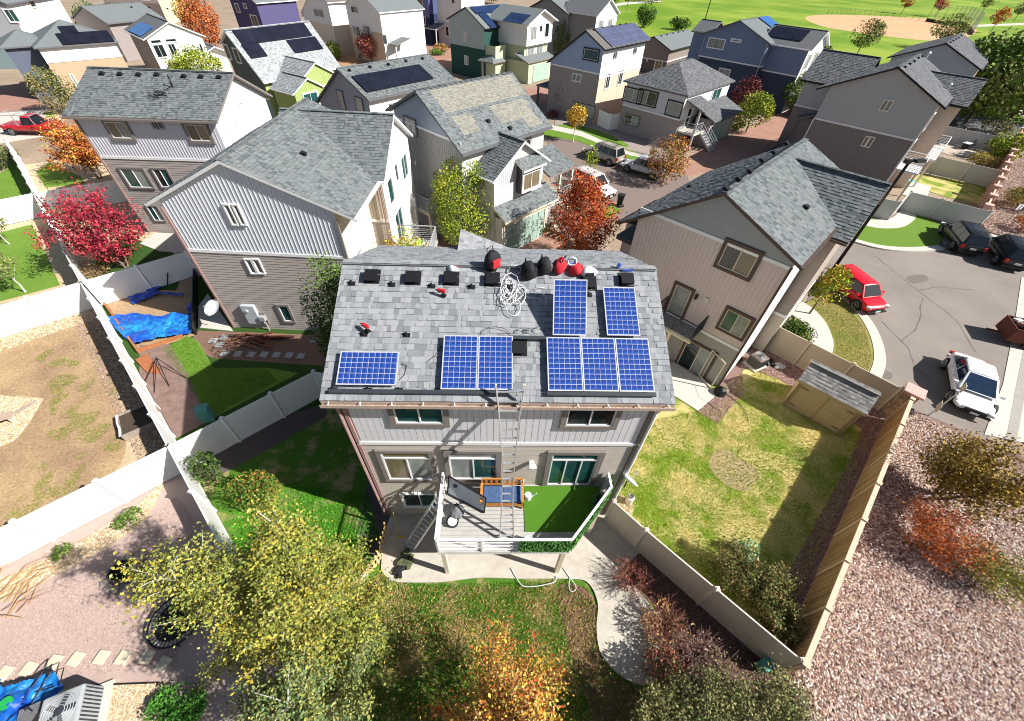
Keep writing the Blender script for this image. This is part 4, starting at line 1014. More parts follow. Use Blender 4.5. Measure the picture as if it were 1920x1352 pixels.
# porch
H3.roof('pr', [A3(9.8, 6.4, 4.65), A3(9.8, 9.6, 4.65), A3(7.2, 9.6, 5.6), A3(7.2, 6.4, 5.6)], ROOF_BLUE, edge=BROWNTRIM)
for v in (7.9, 9.4): b = MB(); b.box((9.6, v, 2.25), (.16, .16, 4.6)); b.build('porch_post', CREAMTRIM, H3.root)
b = MB(); b.box((8.6, 8.0, 2.2), (2.4, 3.2, .2)); b.build('porch_floor', CONCW, H3.root)
H3.railing([(9.75, 8.3), (9.75, 9.6), (7.4, 9.6)], 2.3, 1.0, 5, GALV)
H3.window('R', 7.2, 2.35, 8.0, 4.3, 1, 'd', trim=mat('red_door', (.30, .02, .02)), tw=.1, door=True); H3.window('R', 6.3, 5.9, 6.8, 6.6, 1, 'd', trim=BROWNTRIM, tw=.06)
H3.stairs(9.8, 7.3, .25, 0, 2.25, 9, 1.1, BROWNTRIM)
# side balcony
b = MB(); b.box((3.3, -.75, 2.55), (3.2, 1.4, .16)); b.build('balcony_floor', mat('deck_grey', (.36, .35, .33)), H3.root)
b = MB(); b.box((3.3, -1.45, 2.42), (3.2, .06, .2)); b.build('balcony_beam', CREAMTRIM, H3.root)
for u in (1.85, 4.8): b = MB(); b.box((u, -1.35, 1.2), (.14, .14, 2.4)); b.build('balcony_post', CREAMTRIM, H3.root)
H3.railing([(1.7, 0), (1.7, -1.45), (4.9, -1.45), (4.9, 0)], 2.63, .95, 6, GALV)
H3.gutterbar((7.75, -.3, 7.1), (7.75, 8.6, 7.1), GREYTRIM)

# == mauve house on the right
MV = wallmat('mauve_batten', (.60, .50, .475)); SL = wallmat('slate_lap', (.30, .315, .315)); OL = wallmat('olive_grey_lap', (.33, .315, .28)); CW = wallmat('off_white_siding', (.70, .67, .62)); BRT = mat('chocolate_trim', (.085, .055, .045), .6, .08, 4)
_c, _n = math.cos(-.741), math.sin(-.741); XL, YL = 11.546 - 7.3 * _c, 15.061 - 7.3 * _n
H4 = House('house', 'mauve batten house with chocolate window trim, between the main house and the red car', XL, YL, -.741)
zz = 7.3
H4.at(); H4.gable(7.3, 10.0, zz - 3.673, 9.725, 6.687, 8.005, [(2.75, 'lap', OL), (7.62, 'batten', MV), (99, 'lap', SL)], ROOF_BLUE, oL=.84, oR=.33, r0=.262, lv={'R': [(99, 'lap', CW)], 'L': [(99, 'flat', MV)], 'B': [(99, 'flat', CW)]}, edge=BRT)
H4.winpx('F', (1364, 448.7), (1404, 524), panes=2, g='dn', trim=BRT, tw=.16, sash=CREAMTRIM)
H4.winpx('F', (1365, 575), (1391, 636.4), panes=2, g='tb', trim=BRT, tw=.14, sash=CREAMTRIM)
H4.winpx('F', (1268.7, 528.6), (1275, 606), panes=1, g='b', trim=BRT, tw=.14, sash=CREAMTRIM, door=True)
H4.winpx('F', (1289.5, 633), (1318, 711), panes=2, g='db', trim=BRT, tw=.14, sash=CREAMTRIM, door=True)
for q in ((1326, 562),):
    u, z = H4.onwall('F', q); b = MB(); b.box((u, -.04, z), (.26, .06, .26)); b.build('vent_hood', CREAMTRIM, H4.root)
u, z = H4.onwall('F', (1307, 555)); b = MB(); b.box((u, -.1, z), (.12, .16, .26)); b.build('wall_lamp', BLACK, H4.root)
# open screen door leaf by the sliding door
b = MB(); p0_ = H4.P(6.55, -.05, 0); 
for q in ((6.55, 6.85),): 
    b.bar((6.2, -.12, .1), (6.2, -.12, 2.05), .06, .04); b.bar((7.1, -.55, .1), (7.1, -.55, 2.05), .06, .04); b.bar((6.2, -.12, .1), (7.1, -.55, .1), .04, .06); b.bar((6.2, -.12, 2.05), (7.1, -.55, 2.05), .04, .06)
b.build('screen_door', CREAMTRIM, H4.root)
# juliet balcony
ub, _z = H4.onwall('F', (1272, 606))
b = MB(); b.box((ub + .1, -.6, 2.72), (2.3, 1.2, .14)); b.build('balcony_floor', mat('deck_grey', (.36, .35, .33)), H4.root)
H4.railing([(ub - 1.05, 0), (ub - 1.05, -1.2), (ub + 1.25, -1.2), (ub + 1.25, 0)], 2.8, .95, 7, DARKGREY)
b = MB(); b.box((ub + .1, -1.1, 1.3), (.16, .16, 2.7)); b.box((ub + .1, -1.1, 2.58), (2.3, .1, .16)); b.build('balcony_post', CREAMTRIM, H4.root)
# wing on the right and porch roofs on the left
H4.at(8.0, 4.6, math.pi / 2); H4.gable(5.6, 4.6, 2.8, 9.45, 7.7, 7.7, [(2.75, 'lap', BG), (99, 'lap', wallmat('brown_siding', (.30, .25, .22)))], ROOF_BLUE, oL=.4, oR=.4, r0=.45, r1=0, pre='w', walls='FRL', edge=BRT)
H4.at(); H4.roof('lp', [A3(-3.2, 8.6, 4.4), A3(-3.2, 3.8, 4.4), A3(.1, 3.8, 6.2), A3(.1, 8.6, 6.2)], ROOF_BLUE, edge=BRT)
H4.boxwalls(-2.7, 4.2, 0, 8.4, 0, [(4.4, 'flat', MV)], pre='lp', walls='FLB')
b = MB(); b.box((-.55, 1.0, 5.55), (1.1, 1.6, .25)); b.build('porch_canopy', DARKGREY, H4.root)
H4.ventpx('rr', [(1363, 353), (1386, 335), (1407, 320), (1430, 300), (1452, 285), (1475, 268)]); H4.ventpx('rr', [(1513, 387)]); H4.ventpx('rl', [(1293, 348)])
H4.corner(7.34, -.04, 0, 7.7, BRT); H4.gutterbar((8.0, 4.2, 7.6), (8.0, 10.2, 7.6), TRIMW)

# == big grey brown house upper right
GS = wallmat('steel_grey_batten', (.42, .42, .435)); BL = wallmat('umber_lap', (.21, .18, .175)); CT = wallmat('tan_siding', (.50, .42, .35))
H5 = House('house', 'large grey and umber house at upper right with white deck rails above a furnished patio', 29.95, 48.1, -.736)
H5.at(); H5.gable(8.75, 10.2, 4.42, 10.28, 7.75, 8.1, [(5.22, 'lap', BL), (99, 'batten', GS)], ROOF_DARK, oL=.95, oR=.5, r0=.4, lv={'R': [(99, 'flat', CT)], 'L': [(99, 'flat', GS)]}, edge=BLACK)
H5.corner(8.78, -.03, 0, 7.8, TRIMW); H5.corner(-.03, -.03, 0, 5.2, TRIMW)
for a_, c_ in (((1659.7, 186), (1655.8, 208.3)), ((1668.7, 187), (1664.7, 209)), ((1624.8, 254.8), (1620.8, 274.8)), ((1633.8, 255.8), (1629.8, 276.8))): H5.winpx('F', a_, c_, panes=1, g='n', trim=TRIMW, tw=.05)
H5.ventpx('rr', [(1698, 125), (1707, 119), (1715, 114), (1723, 108), (1730, 105)]); 
for p, off in (((1736, 109), 0), ((1775, 168), 0), ((1633, 128), 0)):
    k = 'rl' if p[0] < 1650 else 'rr'; q = H5.rp(k, *H5.onroof(k, p)); b = MB(); b.tube([q + Vector((0, 0, -.05)), q + Vector((0, 0, .45))], .09, 8); b.tube([q + Vector((0, 0, .42)), q + Vector((0, 0, .55))], [.2, .1], 8); b.build('vent_pipe', ALU, H5.root)
H5.at(10.3, 4.6, math.pi / 2); H5.gable(5.4, 4.0, 2.7, 9.45, 7.7, 7.7, [(99, 'flat', CT)], ROOF_DARK, r0=.4, r1=0, pre='w', walls='FRL', edge=BLACK)
H5.at(-3.2, 10.4, -math.pi / 2); H5.gable(6.6, 5.0, 3.3, 9.9, 7.6, 7.6, [(5.22, 'flat', BL), (99, 'flat', GS)], ROOF_DARK, r0=.5, r1=0, pre='v', walls='FRL', edge=BLACK)
H5.at()
b = MB(); b.box((10.0, 8.5, 2.8), (2.4, 6, .18)); b.build('deck_floor', TRIMW, H5.root)
H5.railing([(8.8, 5.6), (11.2, 5.6), (11.2, 11.4), (8.8, 11.4)], 2.9, 1.0, 6, TRIMW)
for v in (5.8, 8.5, 11.2): b = MB(); b.box((11.0, v, 1.35), (.16, .16, 2.7)); b.build('deck_post', CREAMTRIM, H5.root)
b = MB(); b.box((9.7, .9, 2.8), (1.9, 2.6, .16)); b.build('deck_floor', TRIMW, H5.root)
H5.railing([(8.8, -.4), (10.6, -.4), (10.6, 2.2), (8.8, 2.2)], 2.9, 1.0, 6, TRIMW)
for v in (-.2, 2.0): b = MB(); b.box((10.5, v, 1.35), (.16, .16, 2.7)); b.build('deck_post', CREAMTRIM, H5.root)
H5.window('R', 2.6, 5.6, 3.8, 6.9, 2, 'd', trim=TRIMW); H5.window('R', .4, 2.95, 2.0, 4.9, 2, 'd', trim=TRIMW, door=True); H5.window('R', .6, .2, 2.2, 2.2, 2, 'd', trim=TRIMW, door=True)
H5.boxwalls(-1.6, 2.6, 0, 7, 0, [(4.6, 'flat', BL)], pre='e', walls='FLB'); H5.roof('er', [A3(-2.2, 7.4, 4.4), A3(-2.2, 2.2, 4.4), A3(0, 2.2, 5.2), A3(0, 7.4, 5.2)], ROOF_DARK)
H5.stairs(-1.9, 1.6, -.26, 0, 2.3, 8, 1.1, DARKGREY)
# house behind it
H6 = House('house', 'house behind the big grey one, with blue grey gable and ridge vents', 48.3, 67.9, -.736)
H6.at(); H6.gable(9.1, 14.5, 4.6, 10.0, 7.9, 8.0, [(5.2, 'lap', BL), (99, 'lap', GL)], ROOF_DARK, oL=.4, oR=.35, edge=BLACK, lv={'R': [(99, 'flat', CT)]})
H6.ventpx('rr', [(1783, 79), (1788, 76), (1793, 73), (1798, 70), (1803, 66)])
# ---------------------------------------------------------------- houses further off
BPV = mat('black_pv', (.012, .013, .022), .12, .3, .8, spec=.6); NPV = mat('navy_pv', (.015, .03, .085), .12, .3, .8, spec=.6); BPVL = mat('blue_pv', (.03, .13, .38), .15, .2, .8, spec=.6); GPV = mat('slate_pv', (.085, .095, .16), .15, .2, .8, spec=.6)
PVF = mat('pv_frame', (.45, .47, .5), .4, .05, 5)
def place(p, q, z):
    a, b = Vector(W(*p, z)), Vector(W(*q, z)); return a.x, a.y, math.atan2(b.y - a.y, b.x - a.x), (b - a).length
def far(name, label, X, Y, yaw): return House(name, label, X, Y, yaw, far=True)
G1 = wallmat('lavender_stucco', (.27, .28, .33)); 
# house with eight black panels
HA = House('house', 'low house with eight black panels on the roof slope and a lavender gable', -21.372, 47.915, -.66)
HA.at(); HA.gable(8.8, 10.7, 5.127, 8.097, 4.486, 6.361, [(99, 'flat', G1)], ROOF_BLUE, oL=.41, oR=.41, r0=.3, lv={'R': [(99, 'batten', WH)]}, edge=GREYTRIM)
HA.panels('rr', (689, 172), 4, 2, 2.02, 1.12, BPV, off=.14)
HA.winpx('F', (631, 168), (650, 207), panes=1, g='b', trim=GREYTRIM, tw=.1); HA.winpx('F', (665, 181), (684, 211), panes=1, g='b', trim=GREYTRIM, tw=.1)
HA.ventpx('rr', [(655, 131), (694, 125), (728, 120), (761, 114), (792, 109)])
for u in (2.2, 2.75): HA.window('R', u, 5.0, u + .3, 5.5, 1, 'd', trim=GREYTRIM, tw=.04)
# green house
GN = wallmat('lime_batten', (.33, .415, .145)); GD = wallmat('forest_siding', (.085, .105, .10)); GT = wallmat('teal_grey', (.20, .27, .28))
HB = House('house', 'house with lime green gables under a pale roof carrying fifteen black panels', -34.949, 57.22, -.536)
HB.at(); HB.gable(5.41, 10.65, 1.611, 8.795, 7.565, 4.593, [(2.8, 'flat', GT), (99, 'flat', GD)], ROOF_PALE, oL=.38, oR=.38, r0=.3, lv={'R': [(99, 'flat', GN)]}, edge=TRIMW)
HB.panels('rr', (455, 84), 9, 1, 1.03, 1.6, BPV, off=.12); HB.panels('rr', (471.5, 109.5), 2, 1, 1.03, 1.6, BPV, off=.12); HB.panels('rr', (554, 99.5), 4, 1, 1.03, 1.6, BPV, off=.12)
for p in ((423, 86), (441, 93)): u, z = HB.onwall('F', p); HB.window('F', u - .4, z - 1.2, u + .4, z + .1, 1, 'd', trim=TRIMW, tw=.08)
HB.at(9.2, 1.4, math.pi / 2); HB.gable(6.4, 6, 3.2, 6.3, 4.4, 4.4, [(99, 'batten', GN)], ROOF_PALE, oL=.3, oR=.3, r0=.25, r1=0, pre='a', walls='FRL', edge=TRIMW)
HB.at(9.9, .5, math.pi / 2); HB.gable(3.9, 4, 2.0, 5.2, 4.0, 4.0, [(99, 'batten', GN)], ROOF_PALE, oL=.3, oR=.3, r0=.25, r1=0, pre='b', walls='FRL', edge=TRIMW)
HB.window('bF', 1.0, 2.3, 2.9, 3.7, 2, 't', trim=TRIMW, tw=.12)
for u in (3.9, 4.9, 5.7): HB.window('aF', u, 3.0, u + .32, 3.9, 1, 'd', trim=TRIMW, tw=.1)
HB.at()
# white house with blue panels
HC = House('house', 'small white gabled house with six bright blue panels on its dark roof slope', -53.293, 69.58, .85)
HC.at(); HC.gable(7.0, 9.16, 3.5, 7.27, 5.584, 5.4, [(99, 'flat', WH)], ROOF_DARK, oL=.4, oR=.4, r0=.3, edge=TRIMW, tabs=False, lv={'L': [(99, 'flat', wallmat('mushroom_stucco', (.27, .235, .225)))]})
u0, v0 = HC.onroof('rl', (255, 73)); HC.panels('rl', (240, 57), 3, 2, 1.9, 1.1, BPVL, off=.12, frame=BPVL)
HC.winpx('F', (284, 84), (316, 107), panes=2, g='d', trim=TRIMW, tw=.1); HC.winpx('F', (312, 82), (336, 103), panes=2, g='d', trim=TRIMW, tw=.1); HC.winpx('F', (371, 82), (386, 104), panes=1, g='d', trim=TRIMW, tw=.1)
for a_, c_ in (((280, 75), (304, 81)), ((308, 73), (332, 78))): HC.winpx('F', a_, c_, panes=1, g='d', trim=TRIMW, tw=.08)
HC.at(7.0, 2.0, 0); HC.gable(3.0, 4.5, 1.5, 3.9, 3.1, 3.1, [(99, 'flat', WH)], ROOF_BLUE, oL=.3, oR=.3, r0=.8, pre='s', tabs=False, edge=TRIMW); HC.at()
# hip roofed cream house
X_, Y_, yw_, w_ = place((62, 90), (222.5, 78), 5.6)
HD = House('house', 'cream and white house with a hip roof and a black T shaped panel group', X_, Y_, yw_)
TB = wallmat('peach_stucco', (.44, .31, .205)); NV = wallmat('dusk_blue', (.10, .115, .16))
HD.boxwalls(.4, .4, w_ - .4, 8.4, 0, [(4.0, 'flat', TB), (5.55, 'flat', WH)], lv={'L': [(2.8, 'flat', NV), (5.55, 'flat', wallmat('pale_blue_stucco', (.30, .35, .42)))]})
HD.hip(.4, .4, w_ - .4, 8.4, 5.6, 7.7, ROOF_BLUE, tabs=False, edge=GREYTRIM)
HD.panels('f', (118, 84), 3, 2, 1.8, 1.05, BPV, off=.12); HD.panels('f', (117, 63), 1, 1, 1.7, 1.4, BPV, off=.12)
HD.at(-2.6, 2.2); HD.boxwalls(0, 0, 3, 5, 0, [(5.5, 'flat', NV)], pre='x', walls='FLB'); HD.hip(0, 0, 4.5, 5, 5.6, 6.9, ROOF_BLUE, pre='x', tabs=False, edge=GREYTRIM); HD.at()
HD.winpx('F', (129, 140), (151, 164), panes=1, g='b', trim=CREAMTRIM, tw=.12)
# tall white house at the corner
HE = House('house', 'tall house at the top left corner with a blank sunlit white side wall', -84.5, 74.0, .22)
HE.at(); HE.gable(8.0, 13, 4, 9.9, 7.9, 7.9, [(3.6, 'flat', GT), (99, 'batten', wallmat('ash_batten', (.36, .37, .39)))], ROOF_BLUE, tabs=False, edge=GREYTRIM, lv={'R': [(99, 'flat', WH)]})
HE.winpx('F', (4, 17), (40, 42), panes=2, g='t', trim=TRIMW, tw=.14)
HE.window('R', 5.2, 7.0, 6.4, 7.7, 1, 'd', trim=CREAMTRIM, tw=.15)
# grey roofed house above the white one
X_, Y_, yw_, w_ = place((201, 43), (301, 33), 5.2)
HFa = House('house', 'long grey roofed house at top left between the green tree and the orange tree', X_, Y_, yw_)
HFa.at(0, 9, -math.pi / 2); HFa.gable(9, w_, 4.5, 7.0, 5.2, 5.2, [(99, 'flat', wallmat('mushroom_stucco', (.27, .235, .225)))], ROOF_BLUE, tabs=False, edge=GREYTRIM, lv={'B': [(99, 'flat', WH)]}); HFa.at()
HFa.ventpx('rr', [(246, 13), (280, 14), (314, 16)])
# brown houses behind
HG = far('house', 'dark brown house at the top edge behind the green tree, mostly cut off', -96, 118, .25); HG.at(); HG.gable(11, 10, 5.5, 10, 7.8, 7.8, [(4, 'flat', wallmat('cocoa', (.13, .10, .09))), (99, 'flat', wallmat('cocoa_pale', (.22, .18, .165)))], ROOF_BROWN, lv={'R': [(99, 'flat', wallmat('cream_stucco', (.62, .52, .36)))]})
HG.window('F', 7.5, 4.6, 9.2, 6.4, 2, 'b', trim=TRIMW); HG.window('F', 2, 5, 3.4, 6.4, 2, 'd', trim=TRIMW)
HH = far('house', 'violet blue house at the top edge right of the orange tree', -59, 104, -.5); HH.at(); HH.gable(8, 9, 4, 9.2, 7.0, 7.0, [(99, 'flat', wallmat('violet_stucco', (.085, .075, .17)))], ROOF_BLUE, edge=TRIMW)
HH.window('F', 1.2, 5.2, 2.2, 6.4, 1, 'd', trim=TRIMW); HH.window('F', 5, 3.4, 6.8, 5, 2, 'd', trim=TRIMW); HH.window('F', 4, 6, 4.8, 6.6, 1, 'd', trim=TRIMW)
# white gabled house with brown roof
HI = far('house', 'white and peach gabled house with a brown roof behind the black panel roof', -44.3, 102.2, -.62); HI.at(); HI.gable(9, 10, 6.2, 10.3, 5.6, 7.9, [(4.6, 'flat', wallmat('pale_peach', (.66, .57, .46))), (99, 'flat', WH)], ROOF_BROWN, edge=TRIMW)
HI.winpx('F', (587, 15), (609, 34), panes=2, g='b', trim=TRIMW, tw=.12)
HI.at(-2.5, 1.5); HI.gable(4, 5, 2, 6.2, 4.9, 4.9, [(99, 'flat', WH)], ROOF_BROWN, pre='d', edge=TRIMW); HI.at()
# white over tan house
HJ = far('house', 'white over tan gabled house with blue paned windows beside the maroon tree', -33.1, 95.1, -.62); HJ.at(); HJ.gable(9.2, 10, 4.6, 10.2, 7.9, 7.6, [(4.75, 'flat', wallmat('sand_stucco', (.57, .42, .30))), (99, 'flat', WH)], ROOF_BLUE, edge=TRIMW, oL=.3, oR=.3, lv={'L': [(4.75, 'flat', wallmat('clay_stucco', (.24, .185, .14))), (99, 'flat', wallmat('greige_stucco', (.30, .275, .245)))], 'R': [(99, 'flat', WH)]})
HJ.winpx('F', (657, 10), (673, 26), panes=2, g='db', trim=TRIMW, tw=.12); HJ.winpx('F', (660, 47), (678, 70), panes=2, g='bt', trim=TRIMW, tw=.12); HJ.winpx('F', (679, 46), (696, 64), panes=2, g='bt', trim=TRIMW, tw=.12); HJ.winpx('F', (717, 65), (727, 83), panes=1, g='b', trim=TRIMW, tw=.12)
HJ.at(9.2, 1.0); HJ.boxwalls(0, 0, 1.8, 3, 0, [(.9, 'flat', CONC)], pre='p', walls='FR'); HJ.shed_roof('pr', -.1, -.3, 2.2, 3.2, 3.3, 4.0, ROOF_BLUE, tabs=False); b = MB(); b.box((11.0, 1.0, 2.0), (.2, .2, 2.6)); b.build('porch_post', TRIMW, HJ.root); HJ.at()
# blue violet house with white side
HK = far('house', 'tall periwinkle house at top with two pink blinds and a white right wing', -26.9, 118.0, -.66); PW = wallmat('periwinkle_stucco', (.17, .18, .33)); NB = wallmat('deep_navy', (.028, .035, .085))
HK.at(); HK.gable(6.6, 9, 3.3, 11, 9, 9, [(4.6, 'flat', NB), (99, 'flat', PW)], ROOF_DARK, lv={'R': [(5.2, 'flat', NB), (99, 'flat', wallmat('indigo_stucco', (.07, .085, .2)))]})
HK.winpx('F', (768, -4), (779, 9), panes=1, g='n', trim=TRIMW, tw=.1); HK.winpx('F', (782, -2), (793, 11), panes=1, g='n', trim=TRIMW, tw=.1); HK.winpx('F', (775, 28), (786, 45), panes=1, g='d', trim=TRIMW, tw=.1); HK.winpx('F', (789, 30), (799, 47), panes=1, g='d', trim=TRIMW, tw=.1)
HK.railing([(.4, -1.6), (6.4, -1.6)], 3.2, 1.0, 5, GALV)
HK.at(7.4, 1.6); HK.boxwalls(0, 0, 7.5, 7, 0, [(4.2, 'flat', wallmat('pale_violet', (.50, .50, .58))), (9.5, 'flat', WH)], pre='k', walls='FRB'); HK.window('kF', 2.4, 1.8, 3.3, 3.4, 1, 'd', trim=TRIMW); HK.window('kF', 4.8, 7.4, 5.6, 8.4, 2, 'd', trim=TRIMW)
HK.shed_roof('pr', -1.5, -2.8, 2.2, 0, 3.0, 3.8, ROOF_BLUE, tabs=False, edge=TRIMW); b = MB(); p = HK.P(1.9, -2.5, 1.5); b.box(p, (.2, .2, 3)); b.build('porch_post', TRIMW, HK.root); HK.at()
HL = far('house', 'small dark house at the top edge behind the dark red tree', -36, 135, -.62); HL.at(); HL.gable(8, 9, 4, 8.5, 6.5, 6.5, [(99, 'flat', wallmat('charcoal_stucco', (.06, .055, .06)))], ROOF_BLUE); HL.window('F', 3, 3.5, 4.5, 5, 2, 'b', trim=TRIMW)
# green and white house
HM = far('house', 'house in sage over dark green with a white wing and navy panels', -13.377, 87.377, -.625)
SG = wallmat('sage_stucco', (.36, .43, .43)); DG = wallmat('bottle_green', (.022, .075, .062)); PG = wallmat('pistachio', (.47, .52, .35))
HM.at(); HM.gable(7.72, 10, 3.877, 9.308, 7.455, 6.985, [(4.2, 'flat', DG), (99, 'flat', SG)], ROOF_BLUE, oL=.5, oR=.4, r0=.2, lv={'R': [(99, 'flat', DG)]}, edge=BLACK)
HM.panels('rr', (922, 53), 1, 3, 1.9, 1.15, NPV, off=.12); HM.panels('rr', (893, 26), 5, 1, 1.5, 1.5, NPV, off=.12)
for u, z in ((3.1, 4.9), (3.6, 4.9), (3.2, 1.7), (3.7, 1.7)): HM.window('F', u, z, u + .3, z + 1.2, 1, 'b', trim=TRIMW, tw=.06)
HM.at(7.7, .2); HM.boxwalls(0, 0, 2.2, 2.6, 0, [(4.9, 'flat', PG)], pre='t', walls='FR')
HM.at(7.4, -.6); HM.hip(0, 0, 2.6, 2.8, 2.9, 4.0, ROOF_BLUE, pre='t', tabs=False); b = MB(); p = HM.P(.2, .2, 1.4); b.box(p, (.25, .25, 2.8)); b.build('porch_post', GALV, HM.root)
HM.at(7.4, 3.6); HM.boxwalls(.2, .3, 5.6, 7, 0, [(5.0, 'flat', PG)], pre='g', walls='FR'); HM.boxwalls(0, 0, 6.2, 7.2, 5.0, [(8.0, 'flat', WH)], pre='h', walls='FR')
HM.window('hR', .9, 5.7, 2.5, 7.4, 2, 'b', trim=TRIMW); HM.window('hR', 3.4, 6.6, 4.1, 7.4, 1, 'd', trim=TRIMW); HM.window('hR', 5.0, 5.8, 6.1, 7.6, 1, 'd', trim=TRIMW); HM.window('gR', .8, 3.0, 2.6, 4.7, 2, 'b', trim=TRIMW); HM.window('gR', 3.4, 3.0, 5.2, 4.7, 2, 'b', trim=TRIMW)
HM.at(14.0, 3.3, math.pi / 2); HM.gable(7.8, 8.5, 3.9, 9.5, 7.9, 7.9, [(99, 'flat', WH)], ROOF_BLUE, oL=.3, oR=.3, r0=.3, r1=0, pre='z', walls='', edge=TRIMW)
HM.wall('zf', (0, .35), (7.8, .35), 7.6, [(99, 'flat', WH)], [(0, 7.8), (3.9, 9.3), (7.8, 7.8)])
HM.panels('zrl', (941, 39), 3, 2, 1.3, 1.3, NPV, off=.12)
HM.at(14.2, 2.6, math.pi / 2); HM.shed_roof('ga', 0, -.6, 8.0, 2.2, 3.1, 4.0, ROOF_BLUE, tabs=False); HM.at(); HM.boxwalls(8, 3.4, 14.4, 10, 0, [(3.0, 'flat', PG)], pre='gg', walls='FR')
b = MB(); b.box((14.45, 7.0, 1.25), (.06, 4.6, 2.4)); b.build('garage_door', SAGE, HM.root)
# grey house behind the conifer
HN = far('house', 'tall grey house with a white right gable, behind the solar roofed periwinkle house', .104, 105.677, -.674)
G2 = wallmat('pewter_stucco', (.235, .225, .225)); G3 = wallmat('fog_stucco', (.285, .31, .345))
HN.at(); HN.gable(9.25, 10, 4.2, 9.8, 7.8, 7.65, [(4.75, 'flat', G3), (99, 'flat', G2)], ROOF_BLUE, r0=.4, edge=BLACK)
HN.winpx('F', (1020.5, 22), (1032, 30), panes=1, g='d', trim=G2, tw=.1); HN.winpx('F', (1003, 66), (1015, 86), panes=1, g='n', trim=GREYTRIM, tw=.14)
HN.at(15.2, .4, math.pi / 2); HN.gable(7.4, 8, 3.7, 10.2, 8.0, 8.0, [(3.8, 'flat', G3), (99, 'flat', WH)], ROOF_DARK, pre='w', r0=.4, r1=0, walls='FRL', edge=TRIMW, lv={'L': [(99, 'flat', G2)]})
HN.window('wF', 1.0, 5.2, 2.6, 7.2, 2, 'b', trim=TRIMW); HN.window('wF', 4.2, 5.2, 5.8, 7.2, 2, 'b', trim=TRIMW)
HN.panels('wrr', (1120, 15), 3, 2, 1.5, 1.2, GPV, off=.12); HN.at()
# periwinkle gabled house with the blue grey panels
PB = wallmat('cornflower_stucco', (.27, .35, .52)); T2 = wallmat('dove_taupe', (.27, .245, .245)); TN = wallmat('warm_sand', (.56, .43, .33))
HO = House('house', 'house with cornflower blue gable, white and sand side wall and fifteen slate solar panels', 3.129, 66.159, -.686)
HO.at(); HO.gable(7.79, 10.59, 5.04, 9.7, 5.861, 8.196, [(5.62, 'flat', T2), (99, 'flat', PB)], ROOF_BROWN, oL=.382, oR=.38, r0=.296, tabs=False, lv={'R': [(5.2, 'flat', TN), (99, 'flat', WH)]}, edge=BLACK)
HO.panels('rr', (1149, 87.5), 5, 1, 1.95, 1.05, GPV, off=.12, frame=PVF); u0, v0 = HO.onroof('rr', (1149, 87.5), .12)
P0, U, V, N = HO.roofs['rr']
for j in (1, 2):
    for i in range(5):
        b = MB(); q = [HO.rp('rr', u0 + i * 1.97 + a_ * 1.95 - (0 if j < 9 else 1), v0 + j * 1.07 + c_ * 1.05, .12 + e) for e in (-.04, 0) for a_, c_ in ((0, 0), (1, 0), (1, 1), (0, 1))]
        b.face(q[4:], 0); [b.face([q[k], q[(k + 1) % 4], q[4 + (k + 1) % 4], q[4 + k]], 1) for k in range(4)]; b.build('solar_panel', [GPV, PVF], HO.root)
HO.ventpx('rr', [(1114, 55), (1131, 52), (1148, 49), (1163, 46), (1174, 45)])
HO.winpx('F', (1096, 89), (1121, 116), panes=1, g='t', trim=BLACK, tw=.14); HO.winpx('F', (1076, 190), (1113, 223), panes=2, g='nb', trim=GREYTRIM, tw=.12)
for a_, c_ in (((1074, 137), (1080, 153)), ((1081.5, 138), (1089, 154))): HO.winpx('F', a_, c_, panes=1, g='b', trim=TRIMW, tw=.06)
for p in ((1139, 152), (1163, 145)): u, z = HO.onwall('R', p); HO.window('R', u - .45, z - .8, u + .45, z + .8, 2, 'd', trim=TRIMW, tw=.1)
for u in (2.6, 3.0, 7.6, 8.0): HO.window('R', u, 7.0, u + .3, 7.55, 1, 'd', trim=GREYTRIM, tw=.04)
HO.at(-1.6, 1.0); HO.shed_roof('pp', -.6, -1, 2, 7, 2.9, 3.2, ROOF_BLUE, tabs=False); b = MB(); b.box(HO.P(-.4, -.7, 1.4), (.22, .22, 2.9)); b.build('porch_post', GREYTRIM, HO.root); HO.at()
# hip roofed house
HP = House('house', 'hip roofed lavender over taupe house with a sage garage door and wire stair rails', 12.353, 59.174, -.754)
LP = wallmat('pale_lavender', (.52, .52, .58)); TP2 = wallmat('mink_stucco', (.30, .265, .26))
HP.at(); HP.boxwalls(0, 0, 7.94, 11.5, 0, [(2.97, 'flat', TP2), (5.45, 'flat', LP)], lv={'R': [(2.97, 'flat', TP2), (5.45, 'flat', WH)]})
HP.hip(0, 0, 7.94, 11.5, 5.535, 7.6, ROOF_DARK, o=.38, edge=GREYTRIM)
HP.winpx('F', (1173, 162), (1201, 196), panes=2, g='b', trim=BLACK, tw=.14); HP.winpx('F', (1200, 166), (1228, 202), panes=2, g='bt', trim=BLACK, tw=.14); HP.winpx('F', (1254, 187), (1274, 221), panes=1, g='b', trim=BLACK, tw=.14); HP.winpx('F', (1173, 212), (1196, 238), panes=2, g='db', trim=GREYTRIM, tw=.1)
HP.at(8.4, 0, 0); HP.boxwalls(0, 3.4, 2.0, 10.5, 0, [(2.9, 'flat', TP2)], pre='g', walls='FRB'); HP.roof('gr', [HP.P(2.5, 3.0, 2.9), HP.P(2.5, 11, 2.9), HP.P(-.4, 11, 4.0), HP.P(-.4, 3.0, 4.0)], ROOF_DARK, edge=GREYTRIM)
b = MB()
for i in range(4): b.box(HP.P(2.03, 6.8, .36 + i * .57), (.06, 4.9, .54))
b.build('garage_door', SAGE, HP.root)
